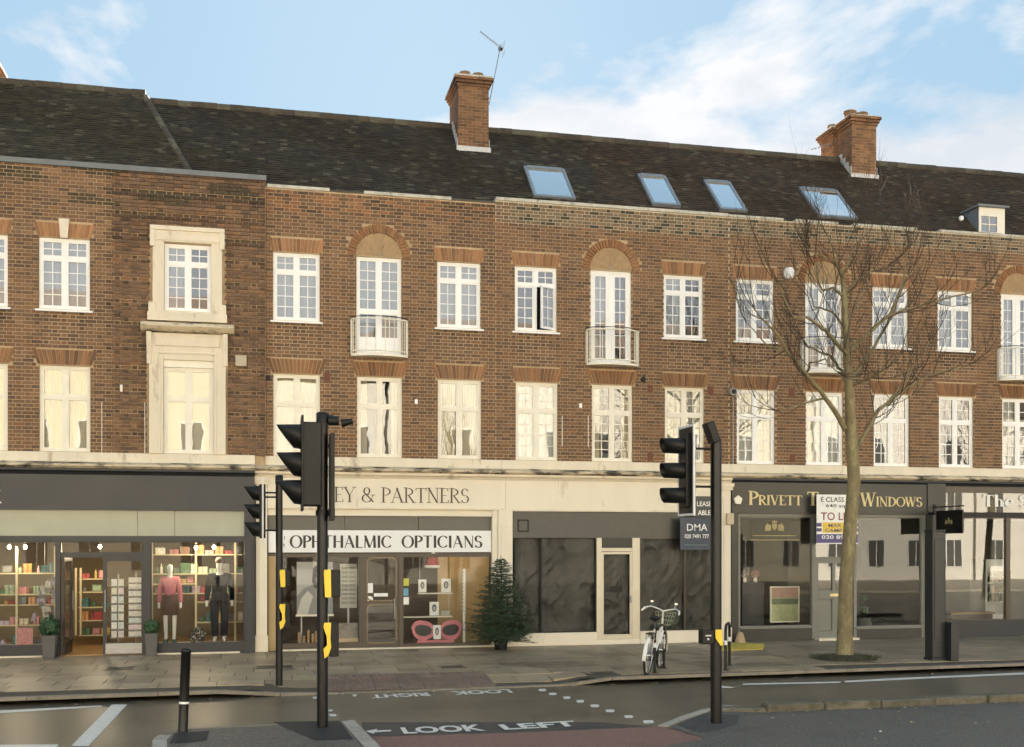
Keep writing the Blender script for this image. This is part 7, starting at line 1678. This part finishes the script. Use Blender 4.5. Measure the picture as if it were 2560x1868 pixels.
for zz in (.75, 1.0, 1.25):
    m = MB(); m.box(-.32, .32, .05, .55, zz, zz + .015); m.local('shelf', M_WHITE, t)
    for i in range(6): m = MB(); m.lathe([(.035, 0), (.035, .12), (.015, .16), (.015, .2)], (-.25 + i * .1, .15, zz + .016), 8); m.local('can', flat('can_%d' % (i % 3), [(.3, .1, .05), (.1, .15, .1), (.4, .35, .25)][i % 3]), t)
t = thing('cafe_counter', 'long low wooden bench counter in the white lettered shop', 'counter', (X(2430, .8), .8, PZ + .014)); part('top', M_WOOD, t, (X(2365, .8), X(2475, .8), .6, 1.1, .62, .67)); part('front', M_DWOOD, t, (X(2368, .8), X(2472, .8), .65, .7, PZ + .015, .62)); part('end', M_DWOOD, t, (X(2365, .8) + .02, X(2365, .8) + .06, .7, 1.05, PZ + .015, .62), (X(2475, .8) - .08, X(2475, .8) - .04, .7, 1.05, PZ + .015, .62))

# ---------------------------------------------------------------- covers, patches and leaf litter
M_IRON = mat('cast_iron_cover', (.05, .047, .042), .5, metal=.4, var=.3, scale=18, bump=.5, bscale=60)
for px, py, w, d in ((686, 1668, .62, .42), (1500, 1684, .55, .40), (1130, 1668, .4, .3), (300, 1672, .45, .45)):
    p = G(px, py, PZ); z = pz(p.x, p.y) + .0025
    c = part('manhole_cover', M_IRON, pav, (p.x - w / 2, p.x + w / 2, p.y - d / 2, p.y + d / 2, z - .03, z + .004)); m = MB()
    ring(m, [(p.x - w / 2 - .03, 0), (p.x + w / 2 + .03, 0), (p.x + w / 2 + .03, 1), (p.x - w / 2 - .03, 1)], [(0, 0)] * 4, 0, 0) if False else None
    m.box(p.x - w / 2 - .03, p.x + w / 2 + .03, p.y - d / 2 - .03, p.y - d / 2 - .003, z - .03, z + .005).box(p.x - w / 2 - .03, p.x + w / 2 + .03, p.y + d / 2 + .003, p.y + d / 2 + .03, z - .03, z + .005); m.build('cover_frame', M_IRON, c)
q = random.Random(31); lf = MB()
def leaf(x, y, z):
    a = q.uniform(0, 6.28); s = q.uniform(.018, .04); u = Vector((math.cos(a), math.sin(a), q.uniform(-.2, .3))) * s; v = Vector((-math.sin(a), math.cos(a), q.uniform(-.2, .3))) * s * .6; p = Vector((x, y, z + .008)); lf.add([p - u, p - v, p + u, p + v], [(0, 1, 2, 3)], shade(q.choice(((.30, .20, .08), (.22, .13, .05), (.36, .28, .14), (.5, .46, .36))), q.uniform(.6, 1.2)))
for i in range(150): x = q.uniform(6.5, 17); leaf(x, -9.27 + .035 * max(0, (x - 8.7) / .9) - abs(q.gauss(0, .10)), .006)
for i in range(160): x = q.uniform(-6, 15); leaf(x, kerb_y(x) - abs(q.gauss(0, .09)) - .02, .004)
for i in range(60): leaf(q.uniform(6.5, 12), q.uniform(-11.5, -9.6), .006)
for i in range(60): x = q.uniform(-5, 16); leaf(x, q.uniform(-4.8, -.4), PZ)
for i in range(70): a = q.uniform(0, 6.28); r = q.uniform(.5, 1.3); leaf(tb.x + r * math.cos(a), tb.y + r * math.sin(a) * .8, PZ)
tag(lf.build('leaf_litter', mat('dead_leaf', (1, 1, 1), .8, attr='Col', var=.2), None, attr=True), 'brown fallen leaves scattered along the kerbs and pavement', 'leaves', kind='stuff')
bpy.context.view_layer.update()
